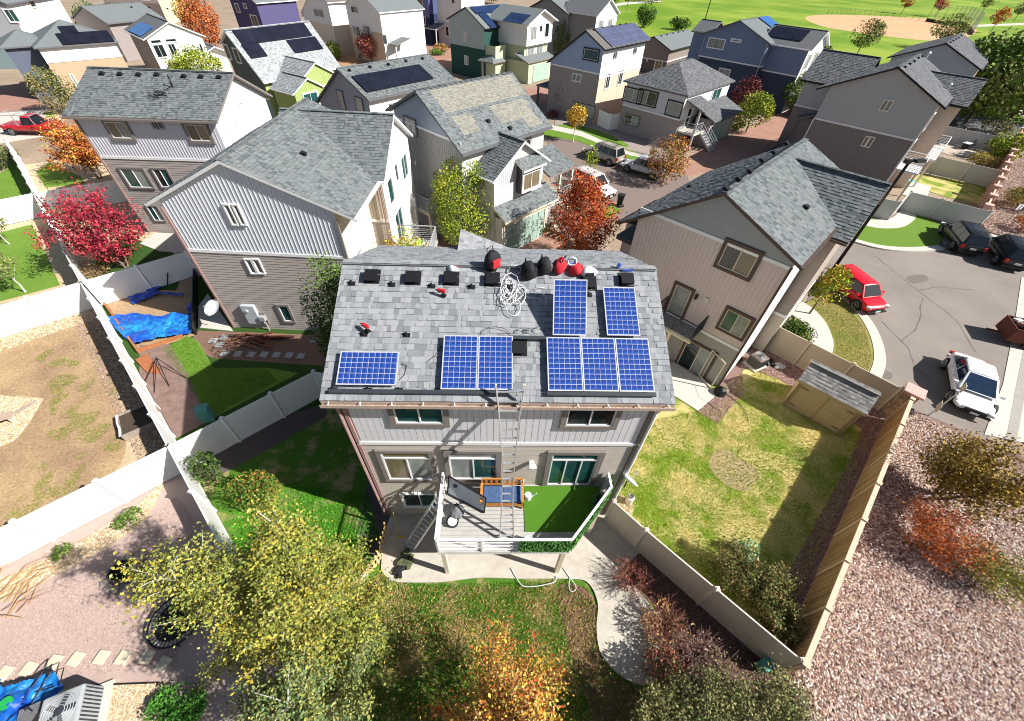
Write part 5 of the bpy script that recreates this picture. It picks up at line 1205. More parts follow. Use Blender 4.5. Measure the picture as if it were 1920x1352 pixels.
HP.at(); HP.roof('po', [HP.P(10.1, .4, 4.3), HP.P(10.1, 3.6, 4.3), HP.P(7.9, 3.6, 5.0), HP.P(7.9, .4, 5.0)], ROOF_DARK, edge=GREYTRIM)
b = MB(); b.box(HP.P(9.8, .7, 2.1), (.2, .2, 4.2)); b.build('porch_post', GALV, HP.root)
b = MB(); b.box(HP.P(9.0, 1.7, 1.75), (2.1, 2.8, .18)); b.build('porch_floor', CONCW, HP.root)
HP.railing([(8.0, .35), (10.0, .35), (10.0, 2.0)], 1.84, 1.0, 5, GALV); HP.stairs(10.0, 2.6, .28, 0, 1.8, 7, 1.1, GALV)
HP.window('R', 1.6, 1.9, 2.5, 3.9, 1, 'd', trim=TRIMW, tw=.1, door=True); HP.window('R', 7.0, 3.4, 9.2, 5.1, 2, 't', trim=TRIMW, tw=.12)
# blue house by the park
B1 = wallmat('denim_stucco', (.15, .205, .32)); B2 = wallmat('ink_blue', (.045, .062, .105))
HQ = House('house', 'denim blue over navy house with a white right end, at the edge of the park', 27.269, 80.742, -.758)
HQ.at(); HQ.gable(9.835, 9.5, 4.81, 10.06, 8.0, 8.04, [(5.19, 'flat', B2), (99, 'flat', B1)], ROOF_BLUE, oL=.353, oR=.353, r0=.5, tabs=False, edge=GREYTRIM)
HQ.winpx('F', (1331, 70), (1355, 93), panes=2, g='b', trim=TRIMW, tw=.14, sash=GREYTRIM); HQ.winpx('F', (1372, 72), (1389, 80), panes=1, g='d', trim=TRIMW, tw=.12); HQ.winpx('F', (1350, 127), (1366, 145), panes=2, g='b', trim=TRIMW, tw=.1); HQ.winpx('F', (1310, 119), (1324, 128), panes=2, g='b', trim=TRIMW, tw=.1)
HQ.downspout(9.7, -.08, 0, 7.9, GALV); HQ.downspout(.15, -.08, 0, 7.9, GALV)
HQ.at(15.0, 1.2, math.pi / 2); HQ.gable(6.8, 7, 3.4, 9.7, 7.9, 7.9, [(4.7, 'flat', WH), (99, 'flat', WH)], ROOF_DARK, pre='w', r0=.5, r1=0, walls='FRL', tabs=False, edge=TRIMW, lv={'L': [(4.7, 'flat', B2), (99, 'flat', B1)]})
HQ.window('wF', .8, 5.4, 2.2, 7.2, 2, 'b', trim=TRIMW); HQ.window('wF', 3.6, 5.4, 5.2, 7.2, 2, 'b', trim=TRIMW); HQ.window('wF', 1.0, 2.6, 2.8, 4.5, 2, 'b', trim=TRIMW); HQ.window('wF', 4.0, 2.6, 5.6, 4.5, 2, 'b', trim=TRIMW)
HQ.panels('wrl', (1438, 67), 3, 2, 1.6, 1.2, BPV, off=.12); HQ.at(); HQ.panels('rr', None, 3, 2, 1.2, 1.5, BPVL, off=.12, uv=(6.2, 2.6))
b = MB(); b.box(HQ.P(16.4, 4.0, 2.6), (2.4, 6.5, .2)); b.build('deck_floor', TRIMW, HQ.root); HQ.railing([(15.2, .9), (17.5, .9), (17.5, 7.1)], 2.7, 1.0, 6, TRIMW)
for v in (1.1, 6.9): b = MB(); b.box(HQ.P(17.3, v, 1.3), (.18, .18, 2.6)); b.build('deck_post', TRIMW, HQ.root)
HQ.roof('aw', [HQ.P(17.4, 3.6, 4.3), HQ.P(17.4, 8.0, 4.3), HQ.P(15.0, 8.0, 5.3), HQ.P(15.0, 3.6, 5.3)], ROOF_PALE, tabs=False, edge=TRIMW)
HQ.at(-2.4, 5.5, -math.pi / 2); HQ.gable(4.4, 3, 2.2, 9.3, 8.0, 8.0, [(99, 'flat', B1)], ROOF_DARK, pre='v', r0=.3, r1=0, walls='FRL', tabs=False); HQ.at()
# low brown house between them
HR = House('house', 'low brown house with a pale roof between the slate panel house and the blue house', 20.4, 97.8, -.67)
HR.at(); HR.gable(7.2, 14.8, 3.6, 5.6, 4.2, 4.0, [(2.2, 'flat', wallmat('cocoa', (.13, .10, .09))), (99, 'flat', wallmat('cocoa_pale', (.22, .18, .165)))], ROOF_BLUE, tabs=False, edge=BLACK)
HR.ventpx('rr', [(1240, 67), (1251, 64.5), (1262, 62), (1272, 60), (1281, 58)]); HR.window('F', 1.2, .2, 2.2, 2.4, 1, 'b', trim=TRIMW, door=True); HR.window('F', 5.0, .8, 6.4, 2.2, 2, 'n', trim=TRIMW)
b = MB(); b.box((3.2, -.06, 1.9), (.25, .1, .35)); b.build('wall_lamp', TRIMW, HR.root)
# ---------------------------------------------------------------- on the roof of the house in the middle
def hw(p):                                            # house local -> world
    return Vector(H0.l2w(p))
PVCELL = mat('blue_cell', (.012, .038, .205), .25, .35, 5, spec=.4, col2=(.022, .065, .28), scale2=9)
PVBACK = mat('pv_backsheet', (.46, .48, .58), .3, .05, 5); PVBLACK = mat('pv_edge', (.55, .57, .60), .4, .05, 5, metal=.3)
def pv(label, u, v, rot=0.0, tilt=0.0, group='solar panels being fitted to the roof', off=.18):
    """a sixty cell panel, lower left corner at roof coordinates u, v"""
    P0, U, V, N = H0.roofs['rr']
    t = thing('solar_panel', label, 'solar panel', (0, 0, 0), 0, group)
    X, Y = (U, V) if not rot else (V, -U)
    o0 = H0.rp('rr', u, v, off)
    if rot: o0 = H0.rp('rr', u, v + 0.0, off)
    Z = N
    if tilt:
        up = Vector((0, math.cos(tilt), math.sin(tilt))); Y = up; Z = X.cross(Y)
    m = Matrix([[X.x, Y.x, Z.x], [X.y, Y.y, Z.y], [X.z, Y.z, Z.z]]).to_4x4(); m.translation = o0
    t.matrix_world = H0.mw @ m
    w_, h_ = .99, 1.63
    if 'pv' not in vm:
        b = MB()
        for c, d in (((w_ / 2, .012, -.02), (w_, .024, .04)), ((w_ / 2, h_ - .012, -.02), (w_, .024, .04)), ((.012, h_ / 2, -.02), (.024, h_ - .048, .04)), ((w_ - .012, h_ / 2, -.02), (.024, h_ - .048, .04))): b.box(c, d)
        f = b.build('frame', PVBLACK, t); b = MB(); b.box((w_ / 2, h_ / 2, -.012), (w_ - .05, h_ - .05, .012)); bk = b.build('backsheet', PVBACK, t)
        b = MB(); b.box((0, 0, 0), (.142, .144, .004)); ce = b.build('cell', PVCELL, t); vm['pv'] = (f, bk, ce); first = True
    else: first = False
    f, bk, ce = vm['pv']
    if not first: share(f, parent=t); share(bk, parent=t)
    for i in range(6):
        for j in range(10):
            o = ce if (first and i == j == 0) else share(ce, parent=t); o.location = (.031 + .155 * i + .0775, .033 + .1567 * j + .078, -.004)
    return t
H0.mw = Matrix.Translation((H0.X, H0.Y, 0)) @ Matrix.Rotation(H0.yaw, 4, 'Z')
_u = lambda x: x + .532
_v = lambda y: (y + .198) * math.sqrt(1 + .436 ** 2)
pv('blue solar panel of the left pair, its left one', _u(2.77), _v(.08)); pv('blue solar panel of the left pair, its right one beside the ladder top', _u(3.775), _v(.08))
pv('blue solar panel at the left end of the row of three', _u(5.745), _v(.07)); pv('blue solar panel in the centre of the row of three', _u(6.75), _v(.07)); pv('blue solar panel at the right end of the row of three', _u(7.76), _v(.07))
pv('blue solar panel lying alone near the right roof edge under a black vent', _u(7.54), _v(1.64))
pv('blue solar panel propped up steeply against the bags, casting a dark triangular shadow', _u(5.93), _v(1.62), tilt=math.radians(46))
pv('blue solar panel laid sideways alone at the left of the roof', _u(1.54), _v(.17), rot=1)
# rails, flashings, wire, tools
def roofbox(b, u, v, du, dv, o0, o1, m=0):
    q = [H0.rp('rr', _u(uu), _v(vv), o) for o in (o0, o1) for vv in (v, v + dv) for uu in (u, u + du)]
    i = len(b.v); b.v += [tuple(p) for p in q]
    for f in ((0, 2, 3, 1), (4, 5, 7, 6), (0, 1, 5, 4), (2, 6, 7, 3), (0, 4, 6, 2), (1, 3, 7, 5)): b.f.append(tuple(i + k for k in f)); b.m.append(m); b.c.append(None)
def onto(o): o.matrix_world = H0.mw; return o
for lab, args in (('long dark mounting rail along the lower left edge of the roof', (-.25, -.03, 4.9, .1)), ('dark mounting rail under the row of three panels', (5.72, -.04, 3.07, .1)), ('short dark mounting rail between the two groups of panels', (4.72, 1.5, 1.02, .1))):
    b = MB(); roofbox(b, args[0], args[1], args[2], args[3], .06, .16); o = onto(b.build('mounting_rail', DARKGREY)); tag(o, lab, 'rail', 'dark mounting rails on the roof')
ft = None
feet = [(-.16, 3.17), (1.05, 3.16), (2.27, 3.13), (3.49, 3.13), (4.58, 3.15), (7.1, 2.95), (1.65, 1.62), (.42, 1.62), (-.2, .08), (.75, .08), (1.6, .08)]
for i, (u, v) in enumerate(feet):
    b = MB(); roofbox(b, u - .1, v - .07, .22, .13, .02, .03); p = H0.rp('rr', _u(u), _v(v), .03); b.tube([p, p + Vector((0, 0, .1))], [.05, .035], 8)
    o = onto(b.build('flashed_bracket', BLACK)); tag(o, ['leftmost black bracket of the upper row below the roof vents', 'second black bracket from the left in the upper row below the vents', 'third black bracket from the left in the upper row below the vents', 'fourth black bracket from the left in the upper row below the vents', 'black bracket under the white rope tangle', 'black bracket just right of the propped panel', 'black bracket on bare shingles above and right of the sideways panel', 'black bracket beside the lower red drill', 'black bracket under the left end of the sideways panel', 'black bracket under the middle of the sideways panel', 'black bracket at the right end below the sideways panel'][i], 'bracket', 'black flashed brackets on the roof')
def drill(label, u, v, rz):
    t = thing('cordless_drill', label, 'drill', tuple(hw(H0.rp('rr', _u(u), _v(v), .02))), rz, 'cordless drills on the roof')
    b = MB(); b.bar((-.11, 0, .2), (.12, 0, .2), .08, .09); b.build('motor_body', mat('tool_red', (.55, .015, .02), .45), t)
    b = MB(); b.tube([(.12, 0, .2), (.2, 0, .2)], [.035, .015], 8); b.bar((-.06, 0, .17), (-.05, 0, .04), .05, .06); b.build('grip', BLACK, t)
    b = MB(); b.box((-.05, 0, .035), (.15, .1, .06)); b.build('battery', BLACK, t)
drill('red cordless drill standing on the upper left of the roof above a bare stretch', 2.62, 2.82, 2.9); drill('red cordless drill at lower left of the roof beside a mounting foot', .5, 1.72, 2.6)
def bag(name, label, cat, u, v, c1, c2, r=.24, h=.5, strap=True):
    t = thing(name, label, cat, tuple(hw(H0.rp('rr', _u(u), _v(v), .0))), rng.uniform(0, 6))
    b = MB(); n = 12; prof = [(.75, 0), (1, .15), (1.02, .45), (.9, .75), (.55, .97), (.2, 1.0)]
    for k, (q, z) in enumerate(prof):
        for a in range(n):
            t_ = 2 * math.pi * a / n; w_ = 1 + .14 * math.sin(3 * t_ + k) + rng.normal(0, .05); b.v.append((math.cos(t_) * r * q * w_, math.sin(t_) * r * q * w_ * .75, z * h - .03))
    for k in range(len(prof) - 1):
        for a in range(n):
            a2 = (a + 1) % n; b.f.append((k * n + a, k * n + a2, (k + 1) * n + a2, (k + 1) * n + a)); b.m.append(0); b.c.append(None)
    b.f.append(tuple(5 * n + a for a in range(n))); b.m.append(0); b.c.append(None); b.build('sack', c1, t, smooth=True)
    b = MB(); b.box((0, -r * .72, h * .4), (r * 1.1, r * .35, h * .45)); b.build('pocket', c2, t, bevel=.03)
    if strap:
        b = MB(); b.tube([(-.12, .1, h * .9), (-.1, .1, h * 1.12), (.1, .1, h * 1.12), (.12, .1, h * .9)], .018, 5); b.build('strap', BLACK, t)
REDC = mat('red_cloth', (.45, .02, .03), .8, .2, 8); BLKC = mat('black_cloth', (.014, .014, .016), .8, .3, 8); GRYC = mat('grey_cloth', (.13, .13, .14), .8, .3, 8); WHC = mat('white_cloth', (.6, .6, .62), .8, .3, 8)
bag('backpack', 'black and red tool backpack standing on the ridge near the light blue roof edge', 'backpack', 4.12, 3.78, BLKC, REDC, .27, .62)
bag('tool_bag', 'black tool bag at the left of the heap above the propped panel', 'tool bag', 5.25, 3.55, BLKC, BLKC, .3, .5)
bag('tool_bag', 'black duffel bag behind the propped panel between the black bag and the red one', 'tool bag', 5.75, 3.72, BLKC, GRYC, .28, .48)
bag('tool_bag', 'red tool bag on top of the propped panel heap', 'tool bag', 6.25, 3.75, REDC, GRYC, .25, .45)
bag('jacket', 'crumpled red jacket lying at the top edge of the propped panel', 'jacket', 6.75, 3.72, REDC, REDC, .26, .3, False)
bag('cloth_bundle', 'white and black cloth bundle on the vent right of the propped panel', 'cloth', 7.15, 3.62, WHC, BLKC, .25, .3, False)
bag('cloth_bundle', 'small white cloth bundle lying on the third vent from the left', 'cloth', 2.9, 3.65, WHC, REDC, .18, .2, False)
t = thing('tape_reel', 'blue and white ring shaped reel lying on the red jacket', 'reel', tuple(hw(H0.rp('rr', _u(6.6), _v(3.85), .35))))
b = MB(); n = 16
b.tube([(math.cos(a) * .13, .0, math.sin(a) * .13) for a in np.linspace(0, 6.28, n)], .035, 6); b.build('ring', WHC, t); b = MB(); b.tube([(math.cos(a) * .09, .0, math.sin(a) * .09) for a in np.linspace(0, 6.28, n)], .02, 6); b.build('hub', mat('tool_blue', (.05, .12, .5), .5), t)
b = MB(); p = H0.rp('rr', _u(8.25), _v(3.78), .05); b.bar(p, p + Vector((.35, .02, 0)), .08, .06); b.bar(p + Vector((-.15, .05, .05)), p + Vector((-.1, .05, .2)), .1, .08); o = onto(b.build('caulk_gun', mat('tool_blue', (.05, .12, .5)))); tag(o, 'blue caulking gun lying on the ridge at the right', 'tool')
t = thing('bucket', 'orange bucket standing on the rear roof wing behind the ridge', 'bucket', tuple(hw((4.75, 5.3, 8.0))))
b = MB(); b.tube([(0, 0, -.1), (0, 0, .4)], [.13, .16], 14, cap=False); b.tube([(0, 0, -.1), (0, 0, -.08)], .13, 14); b.build('pail', mat('orange_plastic', (.85, .13, .01), .4), t); b = MB(); b.tube([(0, 0, .22), (0, 0, .26)], .165, 14, cap=False); b.build('rim', mat('orange_plastic', (.85, .13, .01)), t)
# tangle of white cord
b = MB(); r = random.Random(4); c0 = H0.rp('rr', _u(4.75), _v(3.05), .02); P0, U, V, N = H0.roofs['rr']
for k in range(9):
    pts = []; a0 = r.uniform(0, 6); rr = r.uniform(.12, .35); cu, cv = r.gauss(0, .16), r.gauss(.05, .28)
    for i in range(16):
        a = a0 + i * .5; q = rr * (1 + .3 * math.sin(a * 1.7 + k)); pts.append(c0 + U * (cu + q * math.cos(a)) + V * (cv + q * 1.4 * math.sin(a)) + N * (.03 + .015 * k))
    b.tube(pts, .011, 4)
pts = [c0 + U * x + V * y + N * .05 for x, y in ((.1, 0), (.4, -.25), (.8, -.3), (1.05, -.45), (1.0, -.2), (.7, .05), (1.0, .1))]; b.tube(pts, .011, 4)
o = onto(b.build('rope', mat('white_rope', (.7, .7, .7), .8))); tag(o, 'tangled white rope on the shingles left of the propped panel', 'rope')
b = MB()
for x0, y0, r_, n_ in ((2.9, 1.55, .0, 0), (5.0, 1.72, .14, 0), (5.25, 1.74, .12, 0), (5.55, 1.78, .15, 0), (4.25, 1.62, .35, 0)):
    if r_: b.tube([H0.rp('rr', _u(x0 + r_ * math.cos(a) * 1.3), _v(y0 + r_ * .7 * math.sin(a)), .02 + .1 * math.sin(a)) for a in np.linspace(0, math.pi, 9)], .009, 4)
b.tube([H0.rp('rr', _u(x), _v(y), .03) for x, y in ((1.58, .8), (1.75, .75), (1.72, .5), (1.58, .35))], .009, 4); b.tube([H0.rp('rr', _u(x), _v(y), .03) for x, y in ((2.7, 1.3), (2.55, 1.05), (2.3, .85))], .009, 4)
o = onto(b.build('cable', BLACK)); tag(o, 'thin black panel cables looping over the shingles beside the rails', 'cable')
# ---------------------------------------------------------------- deck
DZ = 2.72
DK = thing('deck', 'raised grey plank deck with a cut corner at the back of the main house', 'deck', (H0.X, H0.Y, 0), H0.yaw)
DPL = mat('grey_deck_plank', (.40, .385, .36), .8, .08, 3, bump=.1)
poly = [(2.42, -.02), (2.42, -2.45), (6.8, -2.45), (8.4, -.62), (8.4, -.02)]
npl = 17; pw = 2.43 / npl
for i in range(npl):
    y = -2.45 + (i + .5) * pw; xr = 8.4 if y > -.62 else 6.8 + (y - pw / 2 + 2.45) / (1.83) * 1.6
    b = MB(); b.box(((2.42 + xr) / 2, y, DZ - .02), (xr - 2.42, pw - .012, .035)); b.build('plank', DPL, DK)
b = MB(); b.box((4.6, -2.38, DZ - .17), (4.36, .05, .24)); b.box((2.46, -1.2, DZ - .17), (.05, 2.3, .24)); b.bar((6.8, -2.38, DZ - .17), (8.36, -.6, DZ - .17), .05, .24); b.build('rim_joist', TRIMW, DK)
b = MB(); b.box((4.6, -2.2, DZ - .38), (4.5, .12, .18)); b.build('beam', CREAMTRIM, DK)
for x in (2.55, 6.7):
    b = MB(); b.box((x, -2.25, 1.15), (.15, .15, 2.3)); b.build('post', CREAMTRIM, DK)
b = MB(); b.box((8.15, -.75, 1.25), (.15, .15, 2.5)); b.build('post', CREAMTRIM, DK)
def rail(pts, rails, name='railing'):
    b = MB()
    for a, c in zip(pts[:-1], pts[1:]):
        a, c = Vector((*a, DZ)), Vector((*c, DZ)); b.bar(a + Vector((0, 0, 1.0)), c + Vector((0, 0, 1.0)), .08, .045)
        for k in range(rails): z = .12 + .78 * k / (rails - 1); b.bar(a + Vector((0, 0, z)), c + Vector((0, 0, z)), .018, .018)
        n = max(1, round((c - a).length / 1.4))
        for k in range(n + 1): p = a.lerp(c, k / n); b.bar(p, p + Vector((0, 0, 1.0)), .06, .06)
    return b.build(name, TRIMW, DK)
rail([(2.46, -.1), (2.46, -2.4), (6.78, -2.4), (8.36, -.62), (8.36, -.1)], 7)
# ivy screen on the railing
iv = thing('ivy_screen', 'artificial ivy screen tied along the right half of the deck railing', 'ivy screen', (H0.X, H0.Y, 0), H0.yaw)
def ivy(a, c, n):
    a, c = np.array(a), np.array(c); t_ = rng.random(n)[:, None]; Q = a + (c - a) * t_; z = DZ + .1 + rng.random(n) * .86; d = (c - a) / np.linalg.norm(c - a); nn = np.array([d[1], -d[0]])
    Q = Q + nn * rng.uniform(.02, .08, (n, 1)); P = np.column_stack([Q, z]); s = rng.uniform(.03, .055, (n, 1)); u = rng.normal(0, 1, (n, 3)); u /= np.linalg.norm(u, axis=1)[:, None]; w2 = np.cross(u, np.column_stack([np.repeat(nn[None], n, 0), rng.normal(0, .4, n)])); w2 /= np.linalg.norm(w2, axis=1)[:, None]
    T = np.stack([P - u * s, P + w2 * s * .7, P + u * s, P - w2 * s * .7], 1).reshape(-1, 3)
    cols = np.array([(.05, .16, .03), (.08, .22, .04), (.03, .10, .02), (.12, .26, .07)])[rng.integers(0, 4, n)]
    stuff(np_mesh('ivy_leaves', T, 4, LEAF, cols, iv))
ivy((5.1, -2.4), (6.8, -2.4), 2200); ivy((6.8, -2.4), (8.36, -.6), 4200); ivy((8.4, -.6), (8.4, -.1), 900)
# turf mat
t = thing('turf_mat', 'square of bright artificial turf laid on the deck boards', 'turf mat', (H0.X, H0.Y, 0), H0.yaw)
b = MB(); pts = [(5.35, -1.78), (7.25, -1.78), (8.2, -.7), (8.2, -.1), (5.35, -.1)]; b.face([(x, y, DZ + .022) for x, y in pts]); 
for i in range(5): p, q = pts[i], pts[(i + 1) % 5]; b.face([(*p, DZ), (*q, DZ), (*q, DZ + .022), (*p, DZ + .022)])
b.build('mat', mat('artificial_turf', (.07, .19, .012), .95, .2, 60, bump=.4, bscale=200), t)
# love seat
ls = thing('love_seat', 'orange wooden love seat with two blue cushions behind the ladder', 'love seat', tuple(hw((4.55, -.62, DZ))), H0.yaw)
OW = mat('orange_wood', (.50, .20, .045), .5, .2, 6); BC = mat('blue_cushion', (.055, .10, .21), .85, .2, 8, bump=.3)
for x in (-.72, .72):
    b = MB(); b.box((x, -.32, .3), (.06, .06, .6)); b.build('leg', OW, ls); b = MB(); b.box((x, .34, .45), (.06, .06, .9)); b.build('leg', OW, ls); b = MB(); b.box((x, 0, .62), (.09, .75, .035)); b.build('armrest', OW, ls)
b = MB(); b.box((0, .36, .86), (1.44, .05, .08)); b.box((0, .35, .5), (1.44, .04, .06)); b.build('back_rail', OW, ls)
for i in range(7): b = MB(); b.box((-.57 + i * .19, .36, .68), (.1, .025, .3)); b.build('slat', OW, ls)
b = MB(); b.box((0, 0, .33), (1.42, .68, .06)); b.box((0, -.33, .3), (1.44, .04, .12)); b.build('seat_frame', OW, ls)
for x in (-.35, .35): b = MB(); b.box((x, .0, .43), (.67, .62, .15)); b.build('cushion', BC, ls, bevel=.05)
# ladders
def ladder(name, label, pts, n, wd, rr=.028):
    """rails follow left/right point lists, rungs between"""
    t = thing(name, label, 'ladder', (H0.X, H0.Y, 0), H0.yaw, 'aluminium ladders')
    L_, R_ = pts
    for side in (L_, R_):
        b = MB()
        for a, c in zip(side[:-1], side[1:]): b.bar(a, c, .035, .08)
        b.build('rail', ALU, t)
    def along(side, q):
        seg = [(Vector(c) - Vector(a)).length for a, c in zip(side[:-1], side[1:])]; tot = sum(seg) * q
        for (a, c), s_ in zip(zip(side[:-1], side[1:]), seg):
            if tot <= s_ + 1e-6: return Vector(a).lerp(Vector(c), tot / s_)
            tot -= s_
        return Vector(side[-1])
    for i in range(n):
        q = (i + .6) / n; b = MB(); b.bar(along(L_, q), along(R_, q), .045, .035); b.build('rung', ALU, t)
    return t
ldr = ladder('extension_ladder', 'tall aluminium ladder standing on the deck and leaning over the roof eave', ([(4.47, -2.02, DZ), (4.53, -1.5, 4.2), (4.53, -.95, 5.9), (4.40, -.42, 7.5), (4.30, -.12, 8.42)], [(4.95, -2.02, DZ), (4.88, -1.5, 4.2), (4.88, -.95, 5.9), (4.96, -.42, 7.5), (5.06, -.12, 8.42)]), 19, .4)
for x in (4.30, 5.06): b = MB(); b.box((x, -.1, 8.47), (.05, .05, .14)); b.build('foot_cap', CREAMTRIM, ldr)
gx = H0.lray((767, 1027)); o_, r_ = gx; t_ = -o_.z / r_.z; f_ = o_ + r_ * t_
ladder('step_ladder', 'aluminium ladder leaning from the patio up to the left deck rail', ([(f_.x - .2, f_.y, .07), (2.15, -.75, 2.95), (2.22, -.6, 3.3)], [(f_.x + .2, f_.y - .12, .07), (2.42, -1.1, 2.95), (2.5, -.95, 3.3)]), 13, .4)
# module leaning face down against the rail
pw_ = thing('leaning_panel', 'spare solar panel leaning on the left deck rail with its white back towards us', 'solar panel', (0, 0, 0))
def onz(px, z): o, r = H0.lray(px); return o + r * ((z - o.z) / r.z)
pts = [onz((842, 893), 3.5), onz((911, 934), 3.5), onz((908, 961), 2.78), onz((839, 925), 2.78)]
b = MB(); nn = (pts[1] - pts[0]).cross(pts[3] - pts[0]).normalized() * .04; b.face(pts); b.face([p + nn for p in reversed(pts)]); 
for i in range(4): b.face([pts[i], pts[i] + nn, pts[(i + 1) % 4] + nn, pts[(i + 1) % 4]])
b.build('backsheet', mat('white_back', (.50, .54, .60), .5, .04, 3), pw_); b = MB()
for i in range(4): b.bar(pts[i], pts[(i + 1) % 4], .045, .05)
b.build('frame', BLACK, pw_); b = MB(); c = pts[0].lerp(pts[1], .2).lerp(pts[3].lerp(pts[2], .2), .3); b.box(c - nn * .6, (.14, .12, .03)); b.build('junction_box', BLACK, pw_); pw_.matrix_world = H0.mw
# small things on the deck
def prop(name, label, cat, loc, parts, rz=0, group=None):
    t = thing(name, label, cat, tuple(loc), rz, group)
    for nm, fn, m in parts: b = MB(); fn(b); b.build(nm, m, t)
    return t
cyl = lambda r0, r1, z0, z1, n=14, cap=True: (lambda b: b.tube([(0, 0, z0), (0, 0, z1)], [r0, r1], n, cap=cap))
prop('bucket', 'white and blue bucket at the front of the deck near the ladder foot', 'bucket', hw((5.45, -2.15, DZ)), [('pail', cyl(.12, .15, 0, .32), mat('white_plastic', (.65, .68, .7), .5)), ('band', cyl(.146, .15, .12, .22, 14, False), mat('blue_print', (.12, .3, .5), .5)), ('handle', lambda b: b.tube([(-.15, 0, .3), (-.1, .1, .36), (.1, .1, .36), (.15, 0, .3)], .008, 5), GALV)])
prop('watering_can', 'white watering can beside the love seat on the turf', 'watering can', hw((5.5, -.55, DZ)), [('body', cyl(.13, .12, 0, .26), mat('white_plastic', (.65, .68, .7))), ('spout', lambda b: b.tube([(.1, 0, .08), (.3, .05, .3)], [.03, .018], 7), mat('white_plastic', (.65, .68, .7))), ('handle', lambda b: b.tube([(-.1, 0, .24), (-.2, 0, .3), (-.22, 0, .15), (-.12, 0, .05)], .012, 6), mat('white_plastic', (.65, .68, .7)))])
prop('sack', 'crumpled black and grey sack by the leaning panel on the deck', 'sack', hw((2.95, -1.1, DZ)), [('sack', lambda b: b.tube([(0, 0, 0), (.02, 0, .12), (0, .03, .25), (.02, 0, .34)], [.24, .28, .2, .05], 10), GRYC), ('strap', lambda b: b.tube([(-.15, .1, .2), (0, .2, .32), (.15, .1, .2)], .02, 5), BLKC)])
prop('round_basket', 'round black tub with a white lining on the deck left side', 'tub', hw((2.85, -1.45, DZ)), [('tub', cyl(.2, .22, 0, .16, 16, False), BLACK), ('lining', cyl(.17, .17, .03, .12, 14), WHC)])
prop('plant_pot', 'green potted plant in the corner of the deck by the ivy screen', 'potted plant', hw((8.0, -.75, DZ)), [('pot', cyl(.14, .18, 0, .3), mat('teal_pot', (.02, .08, .08), .4)), ('leaf_tuft', lambda b: [b.tube([(0, 0, .3), (math.cos(a) * .12, math.sin(a) * .12, .5), (math.cos(a) * .28, math.sin(a) * .28, .42)], [.03, .03, .005], 4) for a in np.linspace(0, 6, 9)], mat('pot_leaf', (.06, .15, .05)))])
dish('satellite_dish', 'white satellite dish on the right corner of the main house', tuple(hw((9.1, -.2, 2.9))), 2.2, .42, .9)
q = W(415, 576, 1.6); dish('satellite_dish', 'round white satellite dish on the wall corner by the blue tarp', (H1.X - .3, H1.Y - .35, 1.2), -.3, .5, .55)
q = W(166, 280, 2.4); dish('satellite_dish', 'white satellite dish beside the orange tree at the brown house corner', (q[0], q[1], 2.0), -.3, .5, .7)
q = W(1157, 957, .6)
prop('propane_tank', 'white tank standing on the gravel behind the fence end', 'tank', (*W(1178, 942, 0), 0), [('tank', cyl(.16, .16, .02, .5), mat('tank_white', (.6, .55, .5), .5)), ('collar', cyl(.1, .1, .5, .62, 12, False), GALV)])
# ---------------------------------------------------------------- things in the yards
def pick(name, label, cat, px, rz=0, group=None, z=0.0): return thing(name, label, cat, (*W(*px, z), z), rz, group)
# garden shed
a_, b_ = Vector(W(1466, 757)), Vector(W(1573, 816)); sv = (b_ - a_); SL_ = sv.length; yw = math.atan2(sv.y, sv.x)
TANP = wallmat('tan_shed_paint', (.46, .34, .19))
SH = House('garden_shed', 'tan garden shed with double doors and a grey shingle roof in the right hand yard', a_.x, a_.y, yw, cat='shed')
SD = 1.75
SH.at(0, SD, -math.pi / 2); SH.gable(SD, SL_, SD / 2, 2.55, 2.0, 2.0, [(99, 'flat', TANP)], [(.19, .185, .175), (.23, .225, .215), (.16, .155, .15), (.26, .255, .245)], oL=.16, oR=.16, r0=.12, r1=.12, edge=TANP, gutter=False); SH.at()
for i, x in enumerate((SL_ / 2 - .62, SL_ / 2 + .62)):
    b = MB(); b.box((x, -.025, 1.0), (1.22, .04, 1.8)); dd = b.build('door', TANP, SH.root)
    for z in (.3, 1.0, 1.75): b = MB(); b.box((x, -.05, z), (1.1, .02, .06)); b.build('batten', TANP, dd)
    for z in (.35, 1.6): b = MB(); b.box((x + (-.42 if i == 0 else .42), -.06, z), (.32, .02, .03)); b.build('hinge', BLACK, dd)
for x in (.03, SL_ / 2 - 1.27, SL_ / 2, SL_ / 2 + 1.27, SL_ - .03): b = MB(); b.box((x, -.04, .97), (.07, .05, 1.9)); b.build('trim_board', wallmat('shed_trim', (.34, .245, .13)), SH.root)
